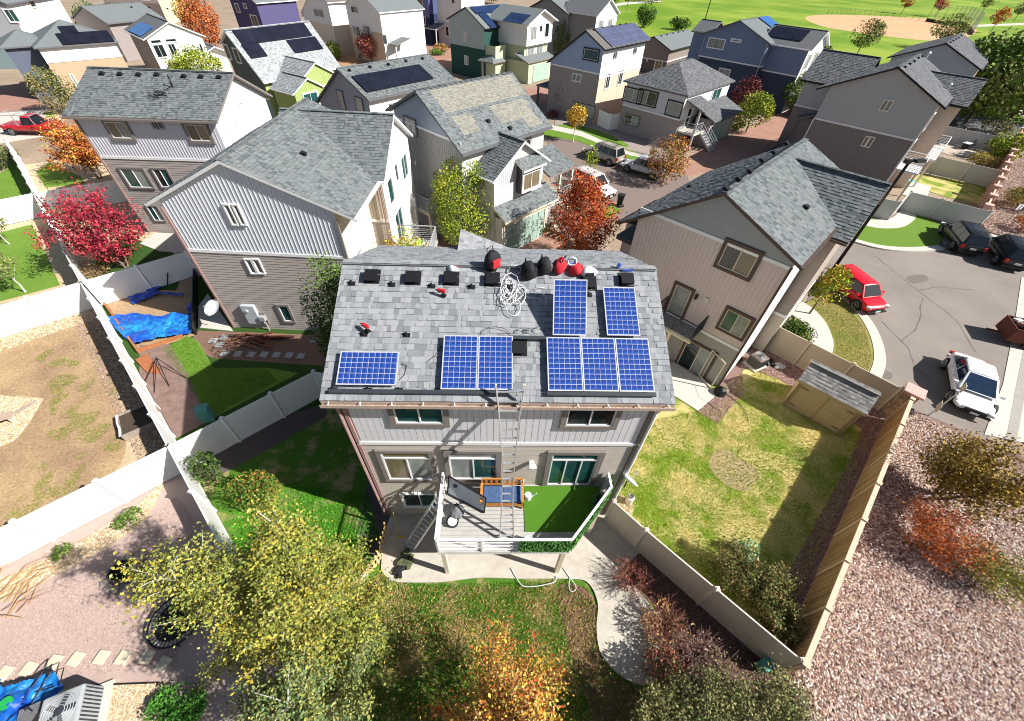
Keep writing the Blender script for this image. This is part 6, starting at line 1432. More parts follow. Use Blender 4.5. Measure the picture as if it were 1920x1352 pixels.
# air conditioners
def aircon(label, px, rz, s=.8, col=None):
    t = thing('air_conditioner', label, 'air conditioner', (*W(*px), 0), rz, 'air conditioners')
    b = MB(); b.box((0, 0, .05), (s * 1.35, s * 1.2, .1)); b.build('pad', CONCW, t)
    b = MB(); b.box((0, 0, .1 + s * .45), (s, s, s * .9)); c_ = b.build('cabinet', col or mat('ac_grey', (.33, .35, .36), .55, .06, 5), t, bevel=.06)
    b = MB()
    for sd_i in range(4):
        a = sd_i * math.pi / 2
        for k in range(9): x, y = (-.4 + k * .1) * s, s * .505; b.box((x * math.cos(a) - y * math.sin(a), x * math.sin(a) + y * math.cos(a), .1 + s * .45), (.035, .02, s * .72), a)
    b.build('louvres', DARKGREY, t)
    b = MB(); z = .1 + s * .9 + .015
    for r_ in np.linspace(.08, .42, 6): b.tube([(math.cos(a) * r_ * s, math.sin(a) * r_ * s, z + .02) for a in np.linspace(0, 6.283, 20)], .008, 4, cap=False)
    b.build('fan_guard', GALV, t)
    b = MB()
    b.tube([(0, 0, z - .01), (0, 0, z + .04)], .09 * s, 12)
    for k in range(5): a = k * 1.257; b.box((math.cos(a) * .22 * s, math.sin(a) * .22 * s, z - .005), (.34 * s, .12 * s, .01), a, tilt=.25)
    b.build('fan', DARKGREY, t); return t
aircon('grey air conditioner with a fan top on a concrete pad at the bottom left corner', (158, 1338), .45, 1.0)
aircon('air conditioner unit beside the mauve house and the rose gravel', (1414, 685), .5, .75, mat('ac_brown', (.16, .13, .11), .6, .06, 5))
# electric meter cabinet on the grey house
mc = thing('utility_cabinet', 'pale grey utility meter cabinet on the brown lap wall near the ground', 'utility cabinet', (H1.X + 1.55, H1.Y - .12, 0), 0)
b = MB(); b.box((0, 0, 1.2), (.75, .22, 1.3)); b.build('box', mat('meter_grey', (.42, .45, .48), .5), mc); b = MB(); b.tube([(-.1, -.11, 1.5), (-.1, -.2, 1.5)], .1, 10); b.build('meter', GALV, mc)
b = MB(); b.tube([(.6, -.05, 0), (.6, -.05, .9)], .04, 6); b.box((.6, -.08, 1.0), (.3, .25, .3)); b.build('gas_meter', GALV, mc)
# blue tarps
def tarp(name, label, pxs, z, col, seed, holes=0.0, amp=.1, n=60, base=None, cov=None):
    """a crumpled sheet over an outline on the ground"""
    t_ = np.array(WP(pxs)); lo, hi = t_.min(0), t_.max(0); g = np.stack(np.meshgrid(np.linspace(lo[0], hi[0], n), np.linspace(lo[1], hi[1], n)), 2).reshape(-1, 2)
    ok = inside(g, t_)
    if cov is not None: ok &= vnoise(g, cov[0], seed + 5) > cov[1]
    L_ = hi - lo
    h_ = (vnoise(g, .55, seed) * .45 + vnoise(g, .22, seed + 1) * .3 + np.abs(vnoise(g, .4, seed + 2) - .5) * .7 + vnoise(g, .11, seed + 3) * .12) * amp * 2.2
    V = np.column_stack([g, z + h_]); b = MB(); idx = {}
    for i in range(n - 1):
        for j in range(n - 1):
            q = (i * n + j, i * n + j + 1, (i + 1) * n + j + 1, (i + 1) * n + j)
            if all(ok[k] for k in q):
                f = []
                for k in q:
                    if k not in idx: idx[k] = len(b.v); b.v.append(tuple(V[k]))
                    f.append(idx[k])
                b.f.append(tuple(f)); b.m.append(0); b.c.append(None)
    return tag(b.build(name, col), label, 'tarp')
BT = mat('blue_tarp', (.008, .07, .40), .4, .45, 3, bump=.5, bscale=8, spec=.4, col2=(.015, .20, .50), scale2=.9, sharp=(.42, .6)); BT2 = mat('deep_blue_tarp', (.008, .06, .42), .4, .3, 4, bump=.4, bscale=8, spec=.4)
slab('sandbox_floor', WP([(195, 568), (355, 512), (372, 520), (368, 628), (262, 662)]), .012, mat('sand_brown', (.36, .245, .145), .95, .2, 5, bump=.4))
tarp('blue_tarp', 'bright blue tarp crumpled in the sunlit lower half of the sandbox yard', [(205, 600), (250, 590), (300, 597), (345, 590), (366, 600), (366, 630), (300, 640), (255, 652), (238, 640), (215, 618)], .03, BT, 3, amp=.16)
tarp('blue_tarp', 'strip of deep blue tarp curling round the shaded far side of the sandbox yard', [(240, 560), (290, 545), (340, 540), (366, 545), (370, 600), (355, 598), (345, 560), (300, 556), (250, 575)], .03, BT2, 9, amp=.12, cov=(.6, .42))
tarp('blue_tarp', 'scraps of blue tarp under the folded black hammock', [(248, 552), (300, 530), (352, 515), (368, 520), (330, 530), (300, 545), (260, 560)], .03, BT2, 15, amp=.1, cov=(.5, .45))
b = MB(); 
for p, q in (((262, 660), (345, 632)), ((196, 568), (262, 662)), ((200, 566), (225, 555))):
    p, q = Vector((*W(*p), .12)), Vector((*W(*q), .12)); b.bar(p, q, .09, .22)
tag(b.build('sandbox_edging', mat('rust_timber', (.34, .13, .05), .85, .2, 5)), 'reddish timber edging along the near side of the tarp yard', 'edging')
b = MB(); p, q = Vector((*W(371, 508), .3)), Vector((*W(369, 628), .3)); b.bar(p, q, .05, .6); tag(b.build('low_screen', BLACK), 'low black screen between the tarp yard and the house patio', 'screen')
t = pick('hammock', 'folded black hammock on its frame against the white fence by the tarps', 'hammock', (285, 535), .55)
b = MB()
for y in (-.45, .45): b.tube([(-1.3, y, .75), (-.9, y, .05), (.9, y, .05), (1.3, y, .85)], .035, 6)
b.build('frame', BLACK, t); b = MB(); n = 8
for i in range(n):
    for y0, y1 in ((-.42, 0), (0, .42)):
        x0, x1 = -1.25 + 2.5 * i / n, -1.25 + 2.5 * (i + 1) / n; f = lambda x, y: .35 + .3 * (x / 1.25) ** 2 - .12 * (1 - (y / .42) ** 2)
        b.face([(x0, y0, f(x0, y0)), (x1, y0, f(x1, y0)), (x1, y1, f(x1, y1)), (x0, y1, f(x0, y1))])
b.build('sling', BLKC, t)
# stepping stones
stp = None
ORD = ['first', 'second', 'third', 'fourth', 'fifth', 'sixth', 'seventh', 'eighth']
for k_, p in enumerate(((10, 1263), (55, 1255), (103, 1242), (144, 1236), (192, 1233), (232, 1234), (277, 1232), (308, 1245))):
    b = MB(); 
    if stp is None: b.box((0, 0, .025), (.36, .38, .06)); stp = b.build('stepping_stone', mat('sandstone_slab', (.56, .50, .37), .9, .08, 6, bump=.2), bevel=.008); o = stp
    else: o = share(stp)
    o.location = (*W(*p), .02); o.rotation_euler = (0, 0, -.15 + random.uniform(-.08, .08)); tag(o, '%s pale square stepping stone from the left in the row across the pink crushed stone' % ORD[k_], 'stepping stone', 'stepping stones across the pink crushed stone')
st2 = None
for k_, p in enumerate(((422, 664), (447, 665), (472, 666), (496, 666), (519, 667), (543, 667), (565, 669), (412, 648), (400, 640), (421, 634), (590, 640))):
    b = MB()
    if st2 is None: b.box((0, 0, .03), (.4, .4, .06)); st2 = b.build('stepping_stone', mat('grey_slab', (.33, .32, .32), .9, .1, 6)); o = st2
    else: o = share(st2)
    o.location = (*W(*p), .02); o.rotation_euler = (0, 0, random.uniform(-.08, .08)); tag(o, ('%s grey stepping stone from the left in the shaded row below the plank heap' % ORD[k_] if k_ < 7 else ['grey stepping stone just left of the plank heap', 'grey stepping stone furthest from the plank heap towards the tarps', 'grey stepping stone nearest the house patio edge', 'grey stepping stone under the dark tree by the wall'][k_ - 7]), 'stepping stone', 'grey stepping stones by the brown lap house')
# salvage heap and planks by the grey house
b = MB(); r = random.Random(8); c0 = Vector((*W(480, 640), .05))
for i in range(26):
    p = c0 + Vector((r.uniform(-1.5, 1.5), r.uniform(-.5, .5), r.uniform(0, .25))); a = r.gauss(.05, .35); d = Vector((math.cos(a), math.sin(a), r.gauss(0, .06))) * r.uniform(.3, .9); b.bar(p - d, p + d, .09, .04, col=r.choice([(.14, .05, .03), (.2, .08, .05), (.10, .04, .03), (.25, .13, .09)]))
tag(b.build('timber_heap', PAINTED), 'heap of dark red planks lying below the utility cabinet', 'plank heap', kind='stuff')
for k, (p, q) in enumerate((((262, 675), (285, 700)), ((272, 668), (298, 700)))):
    b = MB(); b.bar(Vector((*W(*p), .12)), Vector((*W(*q), .06)), .28, .05); tag(b.build('orange_board', mat('orange_board', (.30, .11, .045), .8, .2, 5)), ['left orange board lying along the long white fence below the tarps', 'right orange board lying beside the other one, nearer the lawn'][k], 'board', 'orange boards leaning on the fence')
t = pick('tripod_frame', 'black folded metal frame with long legs lying in the left gravel strip', 'frame', (300, 690), .3); b = MB()
for e in ((.9, -1.6), (.3, -1.9), (1.6, -1.2), (-.4, -1.5)): b.tube([(0, .3, .5), (e[0], e[1], .05)], .02, 5)
b.build('leg', BLACK, t)
# compost bins, teal, green lids
prop('storage_bin', 'teal plastic bin just behind the shaded white fence', 'bin', (*W(393, 785), 0), [('body', lambda b: b.box((0, 0, .4), (.5, .45, .8)), mat('teal_plastic', (.10, .30, .26), .5)), ('lid', lambda b: b.box((0, 0, .83), (.56, .5, .06)), mat('teal_plastic', (.10, .30, .26)))], .4)
prop('utility_box', 'green utility box lid by the white fence left of the crimson tree', 'utility box', (*W(120, 408), 0), [('body', lambda b: b.box((0, 0, .35), (1.0, .8, .7)), mat('utility_green', (.14, .22, .10), .6)), ('lid', lambda b: b.box((0, 0, .72), (1.06, .86, .06)), mat('utility_green', (.14, .22, .10)))], .6)
prop('storage_bin', 'small teal bin at the foot of the almond fence in the dark bed', 'bin', (*W(1425, 1250), 0), [('body', lambda b: b.box((0, 0, .25), (.35, .3, .5)), mat('teal_plastic', (.10, .30, .26))), ('lid', lambda b: b.box((0, 0, .52), (.4, .34, .05)), mat('teal_plastic', (.10, .30, .26)))], .4)
# raised planter in the dirt yard
t = pick('raised_planter', 'rough timber planter box with a torn lining beside the long white fence', 'planter', (268, 792), .72)
for c, d in (((0, -.75, .2), (1.5, .06, .4)), ((0, .75, .2), (1.5, .06, .4)), ((-.75, 0, .2), (.06, 1.44, .4)), ((.75, 0, .2), (.06, 1.44, .4))): b = MB(); b.box(c, d); b.build('board', mat('weathered_board', (.30, .25, .21), .9, .2, 5), t)
b = MB(); b.box((0, 0, .16), (1.42, 1.42, .3)); b.build('soil', mat('soil', (.07, .05, .035), .95, .3, 12, bump=.6), t)
b = MB(); b.tube([(-.75, .7, .42), (-.8, .2, .36), (-.74, -.3, .4), (-.78, -.72, .38)], .05, 6); b.build('lining', WHC, t)
# garden bench end and solar box at the left edge
prop('bench', 'low pale bench end at the left edge of the dirt yard', 'bench', (*W(2, 797), 0), [('seat', lambda b: b.box((0, 0, .42), (1.3, .45, .06)), mat('bench_wood', (.42, .32, .24), .8)), ('leg', lambda b: b.box((-.5, 0, .2), (.06, .4, .4)), CONCW), ('leg', lambda b: b.box((.5, 0, .2), (.06, .4, .4)), CONCW)], .62)
b = MB(); p, q = Vector((*W(15, 787), .08)), Vector((*W(72, 754), .08)); b.bar(p, q, .08, .16); tag(b.build('timber_edging', mat('weathered_board', (.30, .25, .21))), 'timber edging bar at the corner of the pale gravel by the left edge', 'edging')
prop('floodlight_box', 'grey lamp housing lying at the foot of the white fence by the dirt yard', 'lamp', (*W(75, 608), 0), [('housing', lambda b: b.box((0, 0, .14), (.42, .3, .26)), GALV), ('bracket', lambda b: b.box((-.3, 0, .06), (.2, .34, .1)), BLACK)], .5)
# fire pit, hoop, trampoline
t = pick('fire_pit', 'round black fire pit bowl with a crossed lid and stones around it', 'fire pit', (236, 1074)); b = MB(); b.tube([(0, 0, .05), (0, 0, .28)], [.26, .38], 18, cap=False); b.tube([(0, 0, .05), (0, 0, .06)], .26, 18); b.build('bowl', BLACK, t)
b = MB(); b.tube([(math.cos(a) * .38, math.sin(a) * .38, .29) for a in np.linspace(0, 6.283, 22)], .02, 5, cap=False); b.bar((-.37, 0, .3), (.37, 0, .3), .025, .02); b.bar((0, -.37, .3), (0, .37, .3), .025, .02); b.build('grate', DARKGREY, t)
for k in range(13): a = k * .483; b = MB(); b.box((math.cos(a) * .58, math.sin(a) * .58, .06), (.26, .2, .14), a); b.build('stone', mat('pit_stone', (.26, .22, .20), .9, .2, 6), t, bevel=.03)
t = pick('trampoline', 'black mini trampoline with white springs half under the yellow tree', 'trampoline', (338, 1165)); b = MB(); b.tube([(math.cos(a) * .82, math.sin(a) * .82, .28) for a in np.linspace(0, 6.283, 28)], .035, 6, cap=False); b.build('rim', BLACK, t)
b = MB(); b.tube([(0, 0, .265), (0, 0, .27)], .64, 24); b.build('mat', BLKC, t); b = MB()
for k in range(36): a = k * math.pi / 18; b.tube([(math.cos(a) * .63, math.sin(a) * .63, .27), (math.cos(a) * .8, math.sin(a) * .8, .28)], .012, 4)
b.build('springs', ALU, t); b = MB()
for k in range(6): a = k * 1.047; b.tube([(math.cos(a) * .8, math.sin(a) * .8, .28), (math.cos(a) * .8, math.sin(a) * .8, 0)], .02, 5)
b.build('legs', BLACK, t)
b = MB(); c = W(331, 1073); b.tube([(c[0] + math.cos(a) * .36, c[1] + math.sin(a) * .36, .05) for a in np.linspace(0, 6.283, 22)], .018, 5); tag(b.build('hoop', BLACK), 'thin black hoop lying on the pink crushed stone beside the fire pit', 'hoop')
b = MB(); r = random.Random(3)
for k in range(26):
    x, y = W(r.uniform(-30, 60), r.uniform(1080, 1160)); a = r.gauss(1.0, .4); p = Vector((x, y, .1)); b.tube([p, p + Vector((math.cos(a) * .5, math.sin(a) * .5, .25)), p + Vector((math.cos(a) * 1.1, math.sin(a) * 1.1, .1))], [.02, .015, .006], 4, col=r.choice([(.42, .24, .10), (.5, .32, .16), (.35, .2, .1)]))
tag(b.build('branch_pile', PAINTED), 'pile of cut pale branches at the left edge under the white fence', 'branch pile', kind='stuff')
# blue tarp bottom left with clutter
tarp('blue_tarp', 'large blue tarp draped over clutter at the bottom left corner', [(-20, 1290), (25, 1262), (34, 1290), (60, 1282), (100, 1268), (130, 1260), (146, 1290), (120, 1318), (85, 1345), (40, 1380), (-40, 1400)], .25, BT, 31, amp=.22, n=50)
prop('bucket', 'green plastic tub on the blue tarp at bottom left', 'bucket', (*W(24, 1320, .4), .45), [('pail', cyl(.16, .13, 0, .2), mat('green_plastic', (.02, .35, .08), .4)), ('lid', cyl(.17, .17, .19, .22), mat('green_plastic', (.02, .35, .08)))])
prop('tote_bag', 'dark grey bag with white letters beside the blue tarp', 'bag', (*W(75, 1335, .3), .2), [('sack', lambda b: b.box((0, 0, .25), (.5, .28, .5), .5), GRYC), ('handle', lambda b: b.tube([(-.1, 0, .5), (-.08, .05, .66), (.08, .05, .66), (.1, 0, .5)], .015, 5), BLKC)])
t = pick('chair_frame', 'thin black folding chair frame lying across the blue tarp', 'chair frame', (96, 1290), .2, z=.3); b = MB(); b.tube([(-.5, -.3, .2), (-.2, .4, .35), (0, .55, .4), (.05, .2, .4)], .018, 5); b.tube([(-.1, -.4, .3), (.1, .3, .42), (.4, .4, .4), (.5, -.1, .35)], .018, 5); b.tube([(-.4, -.1, .26), (.35, -.05, .36)], .018, 5); b.build('tubes', BLACK, t)
b = MB(); p, q = Vector((*W(146, 1286), .02)), Vector((*W(300, 1280), .02)); b.bar(p, q, .04, .06); tag(b.build('steel_edging', BLACK), 'thin dark edging line between the crushed stone and the tan gravel', 'edging')
# hand of patio: skid of clothes, hose, picket fence
prop('clothes_heap', 'heap of dark and camouflage clothes dropped on the patio under the ladder', 'clothes heap', (*W(758, 1060), .07), [('jacket', lambda b: [b.tube([(random.gauss(0, .15), random.gauss(.1, .2), .05), (random.gauss(0, .15), random.gauss(.1, .2), .12)], [.14, .08], 7) for _ in range(7)], mat('camo_cloth', (.09, .10, .05), .9, .5, 9)), ('trousers', lambda b: [b.tube([(-.1 + random.gauss(0, .1), -.25 + random.gauss(0, .12), .04), (-.2 + random.gauss(0, .1), -.3 + random.gauss(0, .12), .1)], [.12, .07], 7) for _ in range(6)], BLKC)])
b = MB(); b.tube([(*W(x, y), .1) for x, y in smooth_line([(958, 1067), (968, 1085), (980, 1100), (1000, 1101), (1020, 1098), (1040, 1092), (1042, 1082)], 5)], .016, 5); b.tube([(*W(x, y), .1) for x, y in smooth_line([(1055, 1066), (1068, 1085), (1078, 1098), (1078, 1108), (1070, 1110), (1066, 1100), (1068, 1085)], 5)], .016, 5); tag(b.build('garden_hose', WHC), 'pale garden hose curling off the front of the patio onto the grass', 'hose')
PK = mat('fresh_picket', (.60, .42, .20), .75, .12, 6); t = thing('picket_fence', 'short fresh wooden picket fence stepping down from the house corner towards the yellow tree', 'picket fence')
pp = [W(728, 990), W(714, 1052), W(668, 1108), W(600, 1160)]; pk0 = None
for a, c in zip(pp[:-1], pp[1:]):
    a, c = Vector((*a, 0)), Vector((*c, 0)); n = max(2, round((c - a).length / .19)); rz = math.atan2(c.y - a.y, c.x - a.x)
    for i in range(n):
        if pk0 is None: b = MB(); b.box((0, 0, .38), (.09, .022, .7)); b.bar((0, 0, .73), (0, 0, .78), .05, .022); pk0 = b.build('picket', PK, t); o = pk0
        else: o = share(pk0, parent=t)
        o.location = a.lerp(c, (i + .5) / n); o.rotation_euler = (random.uniform(-.05, .05), 0, rz)
    for z in (.2, .55): b = MB(); b.bar(a + Vector((0, 0, z)), c + Vector((0, 0, z)), .03, .07); b.build('rail', PK, t)
b = MB(); p, q = Vector((*W(678, 1095), .25)), Vector((*W(693, 1078), .25)); b.bar(p, q, .02, .35); b.build('notice_board', mat('pale_notice', (.5, .56, .62)), t)
b = MB(); q = hw((.28, -.35, 0)); b.tube([(q.x, q.y, 1.05), (q.x + .25, q.y - .55, .1)], .018, 6); b.box((q.x + .27, q.y - .6, .1), (.3, .05, .06), .3); tag(b.build('push_broom', mat('yellow_handle', (.55, .42, .03), .5)), 'yellow handled broom leaning on the wall by the low window', 'broom')
prop('bin_bag', 'black bin bag with a hose at the mauve house patio corner', 'bin bag', (*W(1348, 738), 0), [('sack', lambda b: b.tube([(0, 0, 0), (0, 0, .2), (.03, 0, .4), (0, 0, .5)], [.3, .34, .22, .04], 9), BLACK)])
b = MB(); b.tube([(*W(x, y), .05) for x, y in smooth_line([(1302, 722), (1310, 745), (1325, 755), (1345, 770)], 5)], .015, 5); b.tube([(*W(x, y), .05) for x, y in smooth_line([(1350, 735), (1375, 750), (1395, 770), (1402, 790)], 5)], .015, 5); tag(b.build('garden_hose', BLACK), 'black garden hose trailing from the mauve house patio over the rocks', 'hose')
prop('rubbish_heap', 'crumpled white and black plastic sheeting on the rose gravel near the shed', 'plastic sheet', (*W(1455, 688), 0), [('sheet', lambda b: [b.tube([(random.gauss(0, .2), random.gauss(0, .15), .02), (random.gauss(0, .25), random.gauss(0, .2), .2)], [.14, .05], 6) for _ in range(7)], WHC), ('liner', lambda b: [b.tube([(-.3 + random.gauss(0, .15), .15 + random.gauss(0, .15), .02), (-.3 + random.gauss(0, .2), .15 + random.gauss(0, .2), .2)], [.14, .05], 6) for _ in range(5)], BLACK)])
# street lamps
LS = pick('street_lamp', 'tall black lamp post between the mauve house roof and the red car', 'street lamp', (1550, 522)); b = MB(); b.tube([(0, 0, 0), (0, 0, 8.4)], [.13, .085], 10); b.tube([(0, 0, 0), (0, 0, .6)], [.2, .16], 10); b.build('pole', BLACK, LS)
b = MB(); b.bar((-.3, 0, 8.35), (.5, .15, 8.4), .07, .07); b.box((.75, .22, 8.42), (.75, .32, .14), .28); b.box((-.2, -.1, 8.45), (.3, .25, .2)); b.build('lamp_head', BLACK, LS)
x_, y_ = W(1310, 78); t = thing('street_lamp', 'slim dark lamp post standing behind the low brown house before the park', 'street lamp', (x_, y_, 0)); b = MB(); b.tube([(0, 0, 0), (0, 0, 9.5)], [.14, .1], 8); b.build('pole', BLACK, t); b = MB(); b.box((.4, 0, 9.5), (1.0, .35, .15)); b.build('lamp_head', BLACK, t)
x_, y_ = W(785, 103); t = thing('street_lamp', 'dark lamp post in front of the periwinkle house court', 'street lamp', (x_, y_, 0)); b = MB(); b.tube([(0, 0, 0), (0, 0, 6.5)], [.12, .08], 8); b.build('pole', BLACK, t); b = MB(); b.box((.3, 0, 6.5), (.8, .3, .14)); b.build('lamp_head', BLACK, t)
# signs
def sign(label, px, top, w_, h_, m, facing, z2=None):
    x, y = W(*px); t = thing('road_sign', label, 'sign', (x, y, 0), facing); b = MB(); b.tube([(0, 0, 0), (0, 0, top)], .035, 6); b.build('post', GALV, t); b = MB(); b.box((0, .03, top - h_ / 2), (w_, .02, h_)); b.build('plate', m, t)
    return t
SGN = mat('sign_back', (.42, .36, .29), .6); t = sign('brown backed road sign leaning over the white sedan with two plates', (1741, 779), 2.45, .5, .35, SGN, .9); b = MB(); b.box((0, .03, .75), (.62, .02, .42)); b.build('plate', SGN, t)
sign('white sign on a thin post in the rock bed at the right edge', (1885, 418), 1.8, .75, .5, mat('sign_white', (.6, .62, .68), .5), .3)
# wheelie bin
def wheelie(label, px, col, rz=0): return prop('wheelie_bin', label, 'wheelie bin', (*W(*px), 0), [('body', lambda b: b.tube([(0, 0, .08), (0, 0, 1.0)], [.3, .4], 4), col), ('lid', lambda b: b.box((0, 0, 1.04), (.62, .66, .07), .785), col), ('wheel', lambda b: b.tube([(-.25, -.3, .12), (.25, -.3, .12)], .12, 10), BLACK)], rz)
wheelie('black wheelie bin standing at the kerb by the white four wheel drive car', (1161, 386), mat('bin_black', (.02, .022, .024), .5), .4)
# outdoor sets
def chair(label, px, rz, col, group): return prop('garden_chair', label, 'chair', (*W(*px), .06), [('seat', lambda b: b.box((0, 0, .42), (.55, .55, .08)), col), ('backrest', lambda b: b.box((0, .28, .7), (.55, .08, .55)), col)] + [('leg', (lambda x, y: (lambda b: b.box((x, y, .2), (.05, .05, .4))))(x, y), BLACK) for x in (-.24, .24) for y in (-.24, .24)], rz, group)
for i, (px, rz) in enumerate((((1745, 268), .5), ((1752, 277), 2.0), ((1770, 264), .2), ((1822, 278), 1.2), ((1812, 270), .4))): chair(['pale cushioned chair nearest the white house wall on the furnished patio', 'dark cushioned chair behind the patio post', 'pale cushioned chair at the far side of the furnished patio', 'garden chair right of the small patio table', 'garden chair behind the small patio table'][i], px, rz, [WHC, GRYC, WHC, GRYC, WHC][i], 'chairs on the furnished patio')
prop('garden_table', 'small pale table on the furnished patio beside the grey fence', 'table', (*W(1806, 280), .06), [('top', lambda b: b.box((0, 0, .7), (1.1, .7, .05)), WHC), ('leg', lambda b: b.box((-.4, 0, .35), (.06, .5, .7)), BLACK), ('leg', lambda b: b.box((.4, 0, .35), (.06, .5, .7)), BLACK)], .5)
prop('kettle_grill', 'round grey boulder shaped pot on the furnished patio by the fence', 'pot', (*W(1810, 295), .06), [('body', cyl(.35, .5, 0, .5), GALV), ('rim', cyl(.52, .52, .45, .52, 14, False), GALV)])
prop('patio_table', 'white table with a teal top on the small slab behind the street lamp', 'table', (*W(1697, 352), .06), [('top', lambda b: b.box((0, 0, .72), (.9, .9, .05)), mat('teal_top', (.2, .42, .42), .5)), ('leg', lambda b: b.box((0, 0, .36), (.12, .12, .7)), WHC)])
t = thing('deck_chair', 'green striped lounge chair on the balcony of the pale grey house', 'lounge chair', (H1.X + 10.1, H1.Y + 5.3, 2.64), .9)
LG = mat('lime_sling', (.20, .62, .17), .6, .1, 4)
for i in range(9): x = -.8 + i * .19; z = .35 + max(0, (-.2 - x)) * .75; b = MB(); b.box((x, 0, z), (.17, .6, .03)); b.build('slat', LG, t)
b = MB()
for y in (-.3, .3): b.tube([(-.95, y, .9), (-.2, y, .36), (.85, y, .36)], .02, 5); b.tube([(-.3, y, .35), (-.35, y, 0)], .02, 5); b.tube([(.6, y, .35), (.6, y, 0)], .02, 5)
b.build('frame', ALU, t)
t = pick('bicycle', 'dark bicycle and clutter by the wall corner behind the crimson tree', 'bicycle', (185, 325), .5)
for x in (-.5, .5): b = MB(); b.tube([(x + math.cos(a) * .33, 0, .34 + math.sin(a) * .33) for a in np.linspace(0, 6.283, 18)], .025, 5); b.build('wheel', BLACK, t)
b = MB(); b.tube([(-.5, 0, .34), (-.15, 0, .8), (.35, 0, .8), (.5, 0, .34)], .022, 5); b.tube([(-.15, 0, .8), (0, 0, .34), (.35, 0, .8)], .022, 5); b.tube([(.32, -.25, .95), (.36, 0, .92), (.32, .25, .95)], .018, 5); b.build('frame', DARKGREY, t)
# skip of rubbish on the kerb
t = pick('rubbish_trailer', 'rust brown open trailer loaded with rubbish at the right kerb', 'trailer', (1905, 640), -.35); RB = mat('rust_panel', (.12, .035, .02), .7, .3, 4)
for c, d in (((0, -.75, .8), (2.2, .06, .9)), ((0, .75, .8), (2.2, .06, .9)), ((-1.1, 0, .8), (.06, 1.5, .9)), ((1.1, 0, .8), (.06, 1.5, .9))): b = MB(); b.box(c, d); b.build('side_panel', RB, t)
b = MB(); b.box((0, 0, .36), (2.2, 1.5, .08)); b.bar((-1.1, 0, .4), (-1.9, 0, .4), .1, .1); b.build('chassis', RB, t)
for y in (-.8, .8): b = MB(); b.tube([(.1, y - .08, .3), (.1, y + .08, .3)], .3, 14); b.build('wheel', BLACK, t)
for k in range(16): b = MB(); c = (random.uniform(-.8, .8), random.uniform(-.5, .5), random.uniform(1.1, 1.35)); b.box(c, (random.uniform(.2, .6), random.uniform(.15, .4), random.uniform(.08, .25)), random.uniform(0, 3), tilt=random.uniform(-.4, .4)); b.build('rubbish_piece', random.choice([WHC, mat('brown_scrap', (.25, .15, .09)), GRYC, mat('cream_scrap', (.6, .5, .38))]), t)
# ball field fence
t = thing('backstop_fence', 'tall chain link backstop behind home plate of the clay infield', 'backstop')
bp = WP([(1735, 40), (1775, 47), (1802, 47), (1818, 58), (1822, 66)])
for i, (a, c) in enumerate(zip(bp[:-1], bp[1:])):
    a, c = Vector((*a, 0)), Vector((*c, 0)); h_ = 5.5
    for k in range(3): p = a.lerp(c, k / 3); b = MB(); b.tube([p, p + Vector((0, 0, h_))], .06, 5); b.build('post', DARKGREY, t)
    b = MB(); n = int((c - a).length / .55)
    for k in range(n): p = a.lerp(c, k / n); b.bar(p, p + Vector((0, 0, h_)), .02, .02)
    for z in np.arange(.3, h_, .55): b.bar(a + Vector((0, 0, z)), c + Vector((0, 0, z)), .02, .02)
    stuff(b.build('mesh_wires', GALV, t)); b = MB(); b.bar(a + Vector((0, 0, .5)), c + Vector((0, 0, .5)), .1, 1.0); b.build('kick_board', BLACK, t)
t = thing('field_fence', 'low wire fence along the far edge of the clay infield', 'fence')
fp = [Vector((*p, 0)) for p in WP([(1550, 27), (1600, 27), (1660, 31), (1735, 40)])]
for a, c in zip(fp[:-1], fp[1:]):
    for k in range(6): p = a.lerp(c, k / 6); b = MB(); b.tube([p, p + Vector((0, 0, 1.6))], .05, 5); b.build('post', DARKGREY, t)
    b = MB(); [b.bar(a + Vector((0, 0, z)), c + Vector((0, 0, z)), .03, .03) for z in (.3, .7, 1.15, 1.58)]; b.build('wires', DARKGREY, t)
